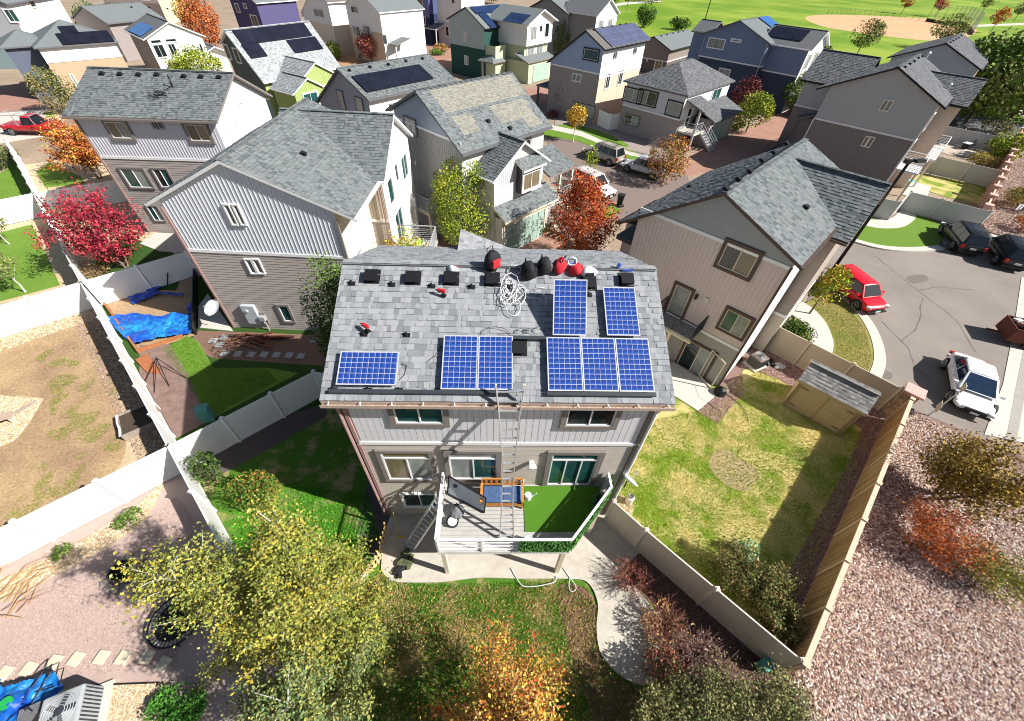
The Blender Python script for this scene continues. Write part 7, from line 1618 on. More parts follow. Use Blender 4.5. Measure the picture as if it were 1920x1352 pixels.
# ---------------------------------------------------------------- cars
CARGLASS = mat('car_glass', (.01, .014, .018), .04, .2, 2, spec=.7); TYRE = mat('tyre', (.012, .012, .012), .85); RIM = mat('alloy_rim', (.42, .43, .45), .3, .05, 8, metal=.8); LENS = mat('headlamp', (.62, .66, .68), .1, .05, 9); RLENS = mat('tail_lamp', (.42, .008, .008), .2); PLATE = mat('number_plate', (.6, .62, .6), .5); PLAST = mat('black_plastic', (.018, .018, .02), .6)
def car(name, label, center, head, paint, L=4.7, Wd=1.85, Hh=1.7, kind='suv', group='parked cars', rack=False, glass=None, cat=None):
    """x forward. loft of cross sections for the body, framed glasshouse, four wheels, lights"""
    t = thing(name, label, cat or 'car', (center[0], center[1], .01), head, group); hw_ = Wd / 2
    belt = {'suv': .98, 'sedan': .86, 'hatch': .98, 'truck': 1.0}[kind] * (Hh / {'suv': 1.75, 'sedan': 1.42, 'hatch': 1.62, 'truck': 1.85}[kind])
    hood = belt - (.10 if kind != 'sedan' else .12)
    f = L / 2
    # stations: x, half width, z low, z shoulder, z top
    if kind == 'sedan': st = [(-f, .70, .38, .70, .78), (-f + .12, .90, .26, .78, .90), (-f + .9, 1, .22, .80, belt + .06), (-.9, 1, .2, .78, belt), (.6, 1, .2, .74, belt - .02), (1.05, .99, .2, .72, hood), (f - .75, .97, .22, .66, hood - .07), (f - .25, .88, .24, .58, hood - .16), (f, .66, .3, .5, .56)]
    elif kind == 'truck': st = [(-f, .95, .5, .9, belt), (-f + .05, 1, .42, .9, belt), (-.3, 1, .36, .9, belt), (1.0, 1, .34, .88, belt), (1.2, 1, .34, .86, hood + .04), (f - .4, .97, .36, .8, hood), (f - .1, .92, .4, .74, hood - .08), (f, .85, .46, .66, hood - .2)]
    else: st = [(-f, .84, .42, .78, belt - .04), (-f + .1, .95, .32, .82, belt), (-f + .8, 1, .28, .82, belt), (0, 1, .26, .80, belt), (.75, 1, .26, .78, belt - .01), (1.05, .99, .27, .76, hood + .02), (f - .5, .96, .28, .72, hood - .04), (f - .14, .9, .32, .66, hood - .14), (f, .76, .38, .56, hood - .3)]
    b = MB(); m = 10
    for x, q, zl, zs, zt in st:
        w_ = hw_ * q
        for y, z in ((-w_ * .90, zl), (-w_, zl + .12), (-w_ * 1.0, zs), (-w_ * .93, zt - .02), (-w_ * .82, zt + .01), (w_ * .82, zt + .01), (w_ * .93, zt - .02), (w_, zs), (w_, zl + .12), (w_ * .90, zl)): b.v.append((x, y, z))
    for i in range(len(st) - 1):
        for k in range(m):
            k2 = (k + 1) % m; b.f.append((i * m + k, (i + 1) * m + k, (i + 1) * m + k2, i * m + k2)); b.m.append(0); b.c.append(None)
    b.f.append(tuple(range(m))); b.m.append(0); b.c.append(None); b.f.append(tuple(reversed(range((len(st) - 1) * m, len(st) * m)))); b.m.append(0); b.c.append(None)
    body = b.build('body', paint, t, smooth=True, sub=2)
    # glasshouse
    z0, z1 = belt - .01, Hh - .03
    X = {'sedan': (-1.9, -1.05, .2, 1.2), 'suv': (-f + .06, -f + .4, .55, 1.25), 'hatch': (-f + .05, -f + .28, .6, 1.2), 'truck': (-.55, -.25, .45, 1.1)}[kind]
    wb, wt = hw_ * .90, hw_ * .70
    lo = [(X[0], -wb), (X[3], -wb), (X[3], wb), (X[0], wb)]; hi = [(X[1], -wt), (X[2], -wt), (X[2], wt), (X[1], wt)]
    P_ = [Vector((*p, z0)) for p in lo]; Q_ = [Vector((*p, z1)) for p in hi]
    for i, nm in enumerate(('side_window', 'windshield', 'side_window', 'rear_window')):
        j = (i + 1) % 4; b = MB(); nrm = (P_[j] - P_[i]).cross(Q_[i] - P_[i]).normalized(); 
        if i in (0, 2):
            for s0, s1 in (((.04, .36), (.38, .66), (.68, .97)) if kind in ('suv',) else ((.06, .48), (.51, .95))): 
                A_1, B_1, C_1, D_1 = P_[i].lerp(P_[j], s0), P_[i].lerp(P_[j], s1), Q_[i].lerp(Q_[j], s1), Q_[i].lerp(Q_[j], s0); mA = [A_1.lerp(D_1, .08), B_1.lerp(C_1, .08), C_1.lerp(B_1, .1), D_1.lerp(A_1, .1)]; b.face([p + nrm * .012 for p in mA])
                for e in range(4): b.face([mA[e], mA[(e + 1) % 4], mA[(e + 1) % 4] + nrm * .012, mA[e] + nrm * .012])
        else:
            A_1, B_1, C_1, D_1 = P_[i].lerp(P_[j], .06), P_[i].lerp(P_[j], .94), Q_[i].lerp(Q_[j], .93), Q_[i].lerp(Q_[j], .07); mA = [A_1.lerp(D_1, .05), B_1.lerp(C_1, .05), C_1.lerp(B_1, .06), D_1.lerp(A_1, .06)]; b.face([p + nrm * .012 for p in mA])
            for e in range(4): b.face([mA[e], mA[(e + 1) % 4], mA[(e + 1) % 4] + nrm * .012, mA[e] + nrm * .012])
        b.build(nm, glass or CARGLASS, t)
    b = MB()
    for i in range(4): j = (i + 1) % 4; b.face([P_[i], P_[j], Q_[j], Q_[i]])
    rc = (X[1] + X[2]) / 2; n = 6
    Rr = []
    for k in range(n + 1):
        x = X[1] + (X[2] - X[1]) * k / n; dz = .05 * (1 - (2 * k / n - 1) ** 2); Rr.append([(x, -wt, z1), (x, -wt * .8, z1 + .025 + dz * .6), (x, 0, z1 + .035 + dz), (x, wt * .8, z1 + .025 + dz * .6), (x, wt, z1)])
    for k in range(n):
        for e in range(4): b.face([Rr[k][e], Rr[k + 1][e], Rr[k + 1][e + 1], Rr[k][e + 1]])
    b.face([Q_[3], Q_[0]] + [Vector(p) for p in Rr[0][1:4]]); b.face([Q_[1], Q_[2]] + [Vector(p) for p in reversed(Rr[n][1:4])]); b.build('roof', paint, t, weld=True, bevel=.05, smooth=True)
    # wheels
    wr = .37 if kind != 'sedan' else .34; wx = (f - .88, -f + .86)
    for x in wx:
        for s_ in (-1, 1):
            b = MB(); b.tube([(x, s_ * (hw_ - .16), wr), (x, s_ * (hw_ + .012), wr)], wr + .035, 18); b.build('wheel_arch', PLAST, t)
            b = MB(); b.tube([(x, s_ * (hw_ - .2), wr), (x, s_ * (hw_ + .03), wr)], wr, 18); wl_ = b.build('wheel', TYRE, t)
            b = MB(); b.tube([(x, s_ * (hw_ + .028), wr), (x, s_ * (hw_ + .04), wr)], wr * .3, 10)
            for k in range(6): a = k * 1.047; b.bar((x, s_ * (hw_ + .036), wr), (x + math.cos(a) * wr * .66, s_ * (hw_ + .036), wr + math.sin(a) * wr * .66), .07, .02)
            b.tube([(x + math.cos(a) * wr * .66, s_ * (hw_ + .032), wr + math.sin(a) * wr * .66) for a in np.linspace(0, 6.283, 17)], .03, 5, cap=False); b.build('rim', RIM, wl_)
    zl_ = st[-1][3] + .08
    for s_ in (-1, 1):
        b = MB(); b.box((f - .17, s_ * hw_ * .74, hood - .2), (.3, .3, .13), -s_ * .45); b.build('headlight', LENS, t)
        b = MB(); b.box((-f + .04, s_ * hw_ * .80, belt - .16), (.14, .22, .26 if kind != 'sedan' else .14)); b.build('taillight', RLENS, t)
        b = MB(); b.box((X[3] - .3, s_ * (hw_ + .09), belt + .08), (.14, .2, .13)); b.build('mirror', paint, t)
        b = MB(); b.bar((-f + .7, s_ * (hw_ + .006), .42), (f - .7, s_ * (hw_ + .006), .42), .02, .09); b.build('side_trim', PLAST, t)
        for x in (.0, -.85): b = MB(); b.box((x + .1, s_ * (hw_ + .01), st[3][3] - .02), (.18, .03, .03)); b.build('door_handle', paint, t)
    b = MB(); b.box((f - .02, 0, .5), (.1, Wd * .5, .2)); b.build('grille', PLAST, t); b = MB(); b.box((f + .005, 0, .34), (.1, Wd * .8, .1)); b.build('bumper', PLAST, t); b = MB(); b.box((-f - .005, 0, .42), (.1, Wd * .86, .2)); b.build('bumper', PLAST if kind != 'sedan' else paint, t)
    b = MB(); b.box((-f - .03, 0, .7), (.03, .42, .14)); b.build('number_plate', PLATE, t); b = MB(); b.box((f + .06, 0, .42), (.02, .36, .12)); b.build('number_plate', PLATE, t)
    if rack:
        b = MB()
        for s_ in (-1, 1): b.bar((X[1] + .15, s_ * wt * .9, z1 + .1), (X[2] - .15, s_ * wt * .9, z1 + .1), .05, .04)
        for x in (X[1] + .5, X[2] - .5): b.bar((x, -wt * .9, z1 + .12), (x, wt * .9, z1 + .12), .05, .03)
        b.build('roof_rack', PLAST if rack == 1 else ALU, t)
    return t
def side(pf, pr, near, Wd=1.85):
    """centre and heading of a car from where its near wheels touch the road"""
    a, c = Vector(W(*pf)), Vector(W(*pr)); d = (a - c).normalized(); h = math.atan2(d.y, d.x); n = Vector((-d.y, d.x)) * (Wd / 2) * (-1 if near == 'L' else 1)
    return tuple((a + c) / 2 + n), h
def front(pl, pr, L, back=False):
    a, c = Vector(W(*pl)), Vector(W(*pr)); m = (a + c) / 2; d = (c - a).normalized(); n = Vector((-d.y, d.x))   # n points away from the camera
    h = math.atan2(n.y, n.x)
    return (tuple(m + n * L / 2), h) if back else (tuple(m + n * L / 2), h + math.pi)
paint = lambda n, c, r=.28: mat(n, c, r, .03, 3, spec=.4, coat=.15 if 'black' in n else .5)
c, h = side((1100, 296), (1140, 311), 'L'); car('parked_car', 'tan metallic four wheel drive car at the far kerb of the middle street', c, h, paint('champagne_paint', (.30, .27, .22)), 4.8, 1.9, 1.8, rack=1)
c, h = side((1177, 324), (1217, 336), 'L'); car('parked_car', 'silver sport utility car half hidden by the orange tree', c, h, paint('silver_paint', (.50, .52, .55)), 4.6, 1.85, 1.7, rack=2)
c, h = side((1122, 376), (1074, 352), 'R'); car('parked_car', 'white four wheel drive car on the near side of the middle street', c, h, paint('cream_white_paint', (.70, .68, .62)), 4.7, 1.85, 1.8, rack=2)
c, h = side((1599, 581), (1551, 541), 'R', 1.8); car('parked_car', 'bright red boxy hatchback parked along the curved kerb', c, h, paint('red_paint', (.62, .008, .02)), 4.1, 1.8, 1.62, 'hatch')
c, h = front((1784, 477), (1837, 487), 4.7, True); car('parked_car', 'black sport utility car in the driveway, the one nearer the green verge', c, h, paint('black_paint', (.008, .008, .01)), 4.7, 1.95, 1.75, rack=1)
c, h = front((1868, 505), (1918, 516), 4.8, True); car('parked_car', 'black sport utility car in the driveway, the one at the right edge of the photo', c, h, paint('black_paint', (.008, .008, .01)), 4.8, 1.95, 1.75, rack=1)
c, h = front((1778, 770), (1850, 797), 4.7); car('parked_car', 'white sedan facing the stone pillar beside the rock bed', c, h, paint('white_paint', (.74, .74, .75)), 4.7, 1.85, 1.43, 'sedan', glass=mat('blue_windscreen', (.012, .028, .06), .04, .2, 2, spec=.7))
c, h = side((118, 252), (38, 262), 'R'); c = W(75, 250); car('pickup_truck', 'red pickup truck with a pale ladder rack at the left edge', c, .08, paint('red_truck_paint', (.45, .012, .02)), 5.6, 1.95, 1.85, 'truck', cat='truck')
t = thing('ladder_rack', 'pale pipe rack over the bed of the red pickup truck', 'rack', (*c, 0), .08); b = MB()
for y in (-.85, .85):
    b.tube([(-2.6, y, 1.95), (1.2, y, 2.0)], .035, 5)
    for x in (-2.5, -.9, .9): b.tube([(x, y, 1.0), (x, y, 1.97)], .03, 5)
for x in (-2.5, -.9, .9): b.tube([(x, -.85, 1.97), (x, .85, 1.97)], .03, 5)
b.build('pipes', ALU, t)
# ---------------------------------------------------------------- trees and shrubs
YG = [(.32, .30, .045), (.26, .28, .05), (.38, .29, .04), (.19, .23, .045), (.40, .36, .09), (.13, .17, .035), (.28, .28, .07), (.22, .26, .05)]
OLV = [(.16, .19, .06), (.22, .23, .09), (.11, .14, .05), (.28, .26, .10), (.19, .16, .08)]
ORG = [(.55, .30, .04), (.60, .38, .06), (.48, .16, .03), (.55, .12, .04), (.50, .38, .10), (.42, .30, .06)]
RUST = [(.50, .13, .03), (.42, .09, .02), (.55, .20, .05), (.35, .07, .02), (.48, .17, .08)]
RED = [(.42, .05, .03), (.50, .09, .03), (.34, .03, .025), (.55, .15, .05), (.28, .025, .02)]
CRIM = [(.32, .02, .05), (.42, .03, .06), (.24, .015, .035), (.50, .07, .07), (.30, .05, .06)]
GRN = [(.075, .15, .02), (.11, .20, .03), (.055, .11, .018), (.15, .23, .04), (.09, .16, .03)]
DGRN = [(.035, .075, .015), (.05, .10, .02), (.025, .055, .012), (.075, .12, .03)]
LIME = [(.26, .33, .03), (.33, .38, .04), (.19, .27, .03), (.40, .38, .05), (.14, .21, .03)]
GOLD = [(.55, .36, .03), (.48, .33, .05), (.60, .42, .06), (.35, .30, .06), (.42, .22, .03)]
MAR = [(.12, .035, .035), (.17, .05, .045), (.08, .025, .03), (.22, .08, .06)]
spray_tree('aspen_tree', 'tall pale trunked yellow green aspen over the mini trampoline', -6.1, 2.9, 8.0, 2.4, YG, 40000, .037, group='yellow green aspens', bark=PALEBARK, br=80, trunk_r=.085, stems=2)
spray_tree('aspen_tree', 'yellow green aspen right beside the picket fence', -4.9, 2.1, 6.8, 2.0, YG, 27000, .037, group='yellow green aspens', bark=PALEBARK, br=64, trunk_r=.075)
spray_tree('aspen_tree', 'duller olive green aspen at the bottom edge left of the orange maple', -4.3, .55, 5.8, 1.9, [(.2, .23, .07), (.26, .26, .09), (.14, .18, .06), (.3, .3, .08), (.12, .2, .08)], 26000, .038, bark=PALEBARK, br=64)
spray_tree('maple_tree', 'orange and gold maple at the bottom centre seen from above', .3, .3, 5.7, 2.0, ORG + [(.35, .16, .06), (.45, .28, .1)], 22000, .04, br=90, up=.7, sc=.15)
spray_tree('maple_tree', 'small orange sapling crown at the bottom edge right of the orange and gold maple', 2.05, -.5, 4.4, .8, ORG, 3600, .045, br=36, sc=.15, trunk_r=.04)
for x, y, h, r, lb in ((4.75, .55, 2.6, 1.1, 'grey green bush at the bottom right nearest the end of the curved path'), (6.3, .9, 2.8, 1.35, 'olive bush at the bottom right in the middle of the row below the fence'), (8.1, .95, 2.6, 1.25, 'olive bush at the bottom right touching the crushed rock slope')): spray_tree('bush', lb, x, y, h, r * 1.15, OLV + [(.3, .3, .12)], 9000, .036, group='olive bushes below the almond fence', br=70, stems=6, low=.08, up=.8, trunk_r=.035, sc=.16)
shrub('bush', 'small reddish bush in the dark bed between the dry twigs and the olive bushes', 5.4, 2.05, 1.2, .65, [(.25, .12, .08), (.2, .16, .07), (.3, .08, .07), (.14, .12, .05)], 1500, .045, stems=12)
for x, y, h, r, lb in ((8.75, 5.2, 1.5, .95, 'brownish green bush nearest the yellow lawn above the almond fence'), (9.55, 4.55, 1.7, .95, 'brownish green bush in the corner wedge, the middle one'), (9.6, 3.5, 1.6, .8, 'brownish green bush squeezed into the tip where the two fences meet')): spray_tree('bush', lb, x, y, h, r * 1.15, [(.15, .15, .045), (.21, .18, .06), (.11, .13, .035), (.28, .16, .07), (.15, .2, .06)], 5200, .04, group='bushes in the corner wedge of the right yard', br=60, stems=6, low=.05, up=.9, trunk_r=.03, sc=.16)
shrub('plant', 'pale green leafy plant in the shade line by the wood fence', 9.7, 6.0, .9, .4, [(.22, .42, .22), (.28, .48, .28)], 260, .075)
TW = [(.20, .075, .06), (.28, .12, .09), (.15, .06, .05), (.32, .17, .11)]
bare_shrub('dry_shrub', 'leafless reddish shrub lying across the patio corner by the grey slab', *W(1180, 1090), .9, .85, TW, 110, nl=200, leafcols=[(.36, .10, .07), (.28, .08, .06)])
bare_shrub('dry_shrub', 'leafless shrub with tan dead leaves beside the curved path', *W(1240, 1175), 1.0, .95, TW, 110, nl=1100, leafcols=[(.42, .24, .10), (.5, .32, .14), (.3, .14, .08)])
bare_shrub('dry_shrub', 'grey pink twiggy shrub below the one with tan dead leaves', *W(1300, 1235), 1.1, .9, [(.24, .15, .13), (.3, .2, .17)], 100, nl=900, leafcols=[(.26, .13, .11), (.2, .16, .1), (.34, .2, .16)])
shrub('bush', 'green and orange flecked bush spreading from the white fence into the dark lawn', -10.3, 7.2, 1.6, 1.05, GRN + [(.35, .16, .03), (.28, .26, .04)], 4200, .05, ry=.8, clumps=36, clumpsd=.2, stems=12)
shrub('vine', 'dark green vine creeping over the junction of the white fences', -12.6, 8.0, 1.9, .6, DGRN + GRN[:2], 900, .06)
shrub('plant', 'low green weed on the tan gravel strip below the white fence, near the fence', *W(118, 1035), .3, .35, GRN, 260, .05); shrub('plant', 'low green weed on the tan gravel by the pink crushed stone', *W(245, 975), .35, .5, GRN, 420, .05)
shrub('plant', 'bright green grass tuft at the bottom left of the aspens', *W(335, 1335), .5, .8, [(.07, .22, .03), (.1, .28, .04), (.05, .15, .02)], 2600, .045)
tree('hedge_tree', 'dense dark green tree against the left roof edge of the main house', -8.2, 14.2, 7.4, 1.3, GRN + DGRN, 13000, .06, 7.1, clumps=70, clumpsd=.22)
tree('shrub_tree', 'golden yellow tree in front of the balcony of the pale grey house', -6.9, 20.9, 5.0, 1.8, GOLD + LIME[:2], 6000, .07, 4.4, clumps=40, clumpsd=.2)
tree('maple_tree', 'lime green maple in front of the pale green garage door', -4.1, 28.0, 6.6, 2.1, LIME, 9000, .08, 6.3, clumps=50, clumpsd=.2)
spray_tree('maple_tree', 'fiery red maple behind the main roof ridge', 4.25, 26.6, 6.8, 2.6, RED + RUST[:3], 11000, .075, br=90, up=.8, sc=.16, low=.1)
tree('maple_tree', 'dark green shrubby tree by the white four wheel drive car', *W(1075, 400), 2.8, .9, GRN, 1100, .08, 2.6)
shrub('bush', 'low dark green bush at the right of the pale green garage door', *W(1017, 437), 1.0, .9, DGRN + GRN[:1], 900, .07)
spray_tree('plum_tree', 'crimson plum tree behind the white fence at left', -27.4, 23.4, 4.9, 2.9, CRIM, 9000, .075, br=80, up=1.0, stems=4, low=.12)
spray_tree('maple_tree', 'orange tree by the brown lap wall near the red pickup', -39.5, 37.2, 4.4, 3.2, RUST + ORG[:2], 7000, .09, br=80, up=.7, stems=3)
shrub('bush', 'dark rounded bush at the left edge below the white fence top', *W(2, 315), 2.2, 1.3, DGRN + OLV, 1600, .08); shrub('bush', 'brown tinged shrub beside the white fence left of the plum tree', *W(18, 300), 1.2, 1.0, OLV, 700, .08)
shrub('bush', 'tan dried bush at the fence foot below the crimson plum tree', *W(182, 515), .9, .9, [(.22, .15, .07), (.28, .2, .09), (.15, .11, .05)], 900, .06)
tree('sapling', 'thin sapling with brown green leaves on the bright square lawn', *W(48, 548), 2.8, .9, OLV + GRN[:2], 900, .07, 1.6, bark=PALEBARK, limbs=6)
tree('sapling', 'sapling with a white trunk at the left edge of the bright square lawn', *W(18, 458), 2.2, .8, OLV, 500, .07, 1.2, bark=PALEBARK, limbs=6)
tree('ash_tree', 'green and brown streaked tree beside the paved court at upper left', *W(128, 210), 4.6, 2.0, OLV + [(.3, .2, .08), (.28, .25, .06)], 2800, .12, 4.4)
tree('maple_tree', 'round lime yellow tree in front of the white gabled house', -48.2, 69.8, 5.0, 3.2, LIME, 4200, .15, 4.8, clumps=44, clumpsd=.2)
tree('maple_tree', 'tall orange red tree between the white house and the black panel roof', *W(398, 92), 8.6, 3.0, RUST + [(.55, .22, .08)], 5000, .17, 8.2, clumps=50, clumpsd=.2)
tree('birch_tree', 'yellow tree behind the tall orange red tree', *W(362, 55), 6.0, 2.3, GOLD, 1800, .17, 5.0)
tree('juniper_tree', 'dark green tree leaning between the white side wall and the brown house', *W(200, 90), 6.5, 2.4, GRN + DGRN, 3600, .15, 6.2, clumps=44)
tree('maple_tree', 'orange red treetop at the very top left of the centre', *W(275, 40), 5, 1.8, RUST, 900, .17, 4)
tree('maple_tree', 'maroon tree in front of the white over tan house', *W(697, 118), 4.4, 2.3, [(.24, .05, .05), (.32, .09, .07), (.18, .035, .04), (.38, .14, .09)], 3000, .14, 3.4, clumps=40, clumpsd=.2)
tree('poplar_tree', 'narrow lime tree beside the periwinkle house court', *W(768, 110), 5.4, 1.3, LIME, 1600, .14, 5.0); shrub('bush', 'rounded lime bush left of the narrow lime tree', *W(748, 108), 2.2, 1.7, LIME, 1400, .14); shrub('bush', 'lime yellow bush between the pale panel roof and the white fence', *W(628, 110), 2.6, 1.5, LIME, 1300, .14)
tree('poplar_tree', 'thin olive tree against the white and peach gabled house', *W(604, 92), 5.2, .9, OLV + LIME[:1], 900, .13, 4.8)
tree('maple_tree', 'dark red and brown tree beyond the white over tan house', *W(745, 85), 7.5, 2.6, MAR + [(.26, .10, .04)], 2600, .17, 7); tree('maple_tree', 'small crimson tree by the violet blue house', *W(478, 68), 4.2, 2.2, CRIM, 1300, .15, 3.6)
for px, lb in (((683, 112), 'dark low shrub left of the maroon tree trunk'), ((714, 108), 'brown low shrub right of the maroon tree trunk'), ((727, 106), 'dark low shrub nearest the porch of the white over tan house')): shrub('bush', lb, *W(*px), 1.0, .9, DGRN + MAR[:1], 420, .12, group='low shrubs in the orange mulch bed')
shrub('bush', 'orange shrub in the bed by the white wing of the periwinkle house', *W(828, 96), 1.3, 1.5, [(.4, .15, .05), (.2, .2, .05), (.5, .25, .08)], 700, .12); shrub('bush', 'wide green bush on the verge before the white wing', *W(822, 102), .9, 1.8, GRN, 800, .12)
tree('juniper_tree', 'pointed green conifer between the grey house and the periwinkle gable', *W(1050, 118), 6.6, 1.7, OLV + GRN, 2600, .15, 6.3, clumps=36)
tree('pine_tree', 'dark conifer at the park edge behind the solar roofed house', *W(1207, 52), 5.6, 2.6, DGRN + GRN[:1], 2200, .2, 5.2); tree('pine_tree', 'low dark treetop at the park edge behind the low brown house', *W(1272, 56), 3.0, 3.0, DGRN, 1400, .2, 2.8)
tree('birch_tree', 'sparse yellow tree at the park corner beside the grey house', *W(1128, 50), 6.0, 2.0, GOLD, 700, .18, 5.4, gap=.1); tree('birch_tree', 'pale green treetop behind the green and white house', *W(925, 8), 6.5, 5.0, GRN + LIME[:2], 2600, .25, 6)
tree('maple_tree', 'little golden orange tree on the verge of the middle street', *W(1075, 266), 3.9, 1.15, GOLD + ORG[:2], 1500, .10, 2.3, bark=PALEBARK, clumps=26)
tree('plum_tree', 'dark purple green little tree against the taupe wall', *W(1051, 212), 4.4, 1.25, [(.035, .045, .03), (.05, .06, .035), (.06, .04, .035)], 1700, .11, 3.7)
shrub('bush', 'dark round bush at the foot of the taupe wall', *W(1036, 220), .9, .8, MAR, 380, .1)
tree('maple_tree', 'orange and olive tree in front of the silver car', 14.5, 42.5, 4.5, 1.9, [(.42, .19, .05), (.5, .25, .07), (.25, .2, .06), (.36, .12, .05), (.3, .24, .08)], 3400, .10, 4.2, clumps=40)
tree('poplar_tree', 'pale green sapling in front of the white four wheel drive car', *W(1102, 332), 2.9, .8, LIME + GRN[:1], 700, .09, 2.6); bare_shrub('dry_shrub', 'bare spindly shrub behind the silver car', *W(1222, 292), 2.0, 1.0, [(.2, .15, .13)], 40)
tree('plum_tree', 'dark maroon tree at the navy wall of the blue house', *W(1385, 212), 4.6, 1.9, MAR, 2600, .14, 4.3); tree('ash_tree', 'pale lime tree beside the sage garage door', *W(1398, 248), 4.6, 2.1, LIME, 2800, .13, 3.8); shrub('bush', 'lime grass like clump beside the paved court', *W(1378, 243), 1.4, 1.0, LIME, 600, .12)
shrub('bush', 'orange yellow shrub between the brown house and the hip roof', *W(1290, 150), 4.0, 1.6, ORG + GOLD, 1500, .14)
tree('willow_tree', 'grey green tree at the right end of the blue house', *W(1500, 150), 6.2, 3.2, GRN + OLV, 4200, .18, 5.6, clumps=44); tree('ash_tree', 'green street tree by the paved court and the grey street', *W(1478, 215), 5.0, 2.2, GRN + OLV[:2], 2800, .14, 4.0); shrub('bush', 'lime bush at the corner of the paved court', *W(1493, 206), 1.6, 1.5, LIME, 800, .14); shrub('bush', 'dark green bush against the dark side of the big grey house', *W(1508, 222), 2.6, 1.4, DGRN + GRN[:1], 1200, .13)
tree('maple_tree', 'big green and olive tree at the upper right edge', 66.5, 70.5, 11, 6.2, GRN + OLV[:3] + LIME[2:3], 11000, .28, 9.6, clumps=80, clumpsd=.18, limbs=14); tree('maple_tree', 'olive tree cut off by the right edge beyond the big one', 78, 76, 11, 6.5, OLV + GRN[:2], 7000, .3, 10, clumps=60)
tree('oak_tree', 'sparse olive tree in the park behind the big grey house roof', *W(1605, 105), 7, 3.2, OLV + GRN[:1], 1800, .2, 5); tree('oak_tree', 'sparse olive tree behind the far pale roof near the infield', *W(1755, 92), 7.5, 4.0, OLV + LIME[:1], 2000, .22, 5)
for px, c, lb in (((1690, 26), RUST, 'small rust coloured tree beyond the infield, the left one'), ((1752, 32), CRIM, 'small crimson tree beyond the infield behind the backstop'), ((1855, 62), RUST, 'rust coloured tree on the park grass right of the backstop'), ((1838, 28), OLV, 'thin olive tree on the park grass right of the backstop'), ((1900, 40), OLV, 'sparse olive tree at the right edge of the park'), ((1870, 6), MAR, 'dark little tree at the top edge right of the parking lot'), ((1572, -4), RUST, 'rusty tree at the top edge above the infield'), ((1175, 20), OLV, 'thin tree at the top edge beside the park path'), ((1150, 22), OLV, 'bare looking tree at the top edge left of the park path')):
    tree('park_tree', lb, *W(*px), 7.0, 2.6, c, 500, .3, 4.4, group='small trees in the park', clumps=16)
tree('pine_tree', 'dark treetops at the top edge left of the park path', *W(1222, 4), 6.0, 6.5, DGRN, 1600, .3, 5.4)
shrub('bush', 'yellow lime bush at the far right fence corner', *W(1868, 300), 3.2, 1.9, LIME, 2600, .13, clumps=36); shrub('bush', 'yellow grassy bush on the furnished patio', *W(1826, 312), 1.5, 1.2, [(.42, .34, .07), (.5, .4, .1), (.3, .27, .06)], 1000, .09); shrub('bush', 'tan grassy bush next to the yellow one on the furnished patio', *W(1852, 320), 1.4, 1.3, [(.3, .2, .08), (.38, .26, .1), (.2, .15, .06)], 1000, .09); shrub('bush', 'olive bush by the grey street behind the far patio fence', *W(1862, 250), 2.0, 1.8, OLV, 900, .13); shrub('plant', 'tall green grass plume by the patio table', *W(1811, 272), 1.6, .4, LIME, 300, .1); shrub('plant', 'tall green grass plume left of the patio table plume', *W(1792, 270), 1.6, .4, LIME, 300, .1)
shrub('bush', 'olive gold bush in the rock bed beside the white sign', *W(1905, 390), 1.8, 1.7, GOLD[2:] + OLV, 2400, .09); shrub('bush', 'rust tinted bush at the right edge of the rock bed', *W(1912, 432), 1.2, 1.0, RUST + OLV[:2], 900, .08)
shrub('hedge_bush', 'dense dark green hedge bush between the mauve house and the round sidewalk', *W(1482, 632), 1.15, 1.1, DGRN + GRN[:2], 3800, .055, rz=-.7, ry=.85, clumps=40)
tree('maple_tree', 'small yellow green tree behind the red hatchback', *W(1516, 590), 3.6, 1.0, GOLD[:3] + LIME, 1700, .085, 2.4, clumps=30)
spray_tree('oak_tree', 'bronze and olive small tree at the right edge below the white sedan', 19.6, 9.0, 3.6, 2.2, [(.26, .17, .03), (.34, .22, .04), (.20, .15, .03), (.42, .28, .06), (.16, .14, .03)], 9000, .06, br=80, up=.7, stems=3, sc=.15)
spray_tree('bush', 'wiry rust orange shrub on the rock slope at right', 17.3, 6.7, 1.7, 1.75, RUST + [(.36, .14, .06)], 6500, .04, br=110, stems=8, low=.05, up=.8, trunk_r=.022, sc=.12)
spray_tree('bush', 'yellow green shrub at the right edge below the rust orange one', 18.7, 5.5, 1.6, 1.4, YG, 4500, .04, br=60, stems=6, low=.05, up=.8, trunk_r=.022, sc=.15)
tag(blades('fallen_leaves', WP([(660, 1100), (1100, 1100), (1220, 1352), (640, 1352)]), 20000, .02, .04, [(.5, .33, .12), (.42, .22, .08), (.55, .4, .2), (.36, .14, .06), (.5, .42, .14)], .05), 'fallen leaves scattered over the back lawn', 'leaves')
# ---------------------------------------------------------------- grass and loose stone
G4 = [(.08, .24, .015), (.11, .31, .025), (.17, .36, .045), (.42, .34, .13), (.56, .44, .21)]
def gmix(P):
    n = vnoise(P, 1.3, 2) * .55 + vnoise(P, .45, 6) * .45; r = rng.random(len(P)); d = np.clip((n - .50) * 5, 0, .85)
    return np.where(r < d, rng.integers(3, 5, len(P)), rng.integers(0, 3, len(P)))
tag(blades('grass', WP([(655, 1100), (712, 1075), (780, 1096), (1060, 1090), (1112, 1130), (1122, 1220), (1240, 1310), (1240, 1390), (560, 1390), (560, 1150)]), 52000, .07, .012, G4, .01, gmix), 'patchy green and straw coloured back lawn', 'grass')
tag(blades('grass', WP([(440, 960), (500, 905), (690, 925), (712, 1000), (660, 1080), (540, 1150), (430, 1060)]), 26000, .08, .012, [(.07, .28, .015), (.10, .36, .022), (.15, .42, .04)], .01), 'lush green side lawn left of the picket fence', 'grass')
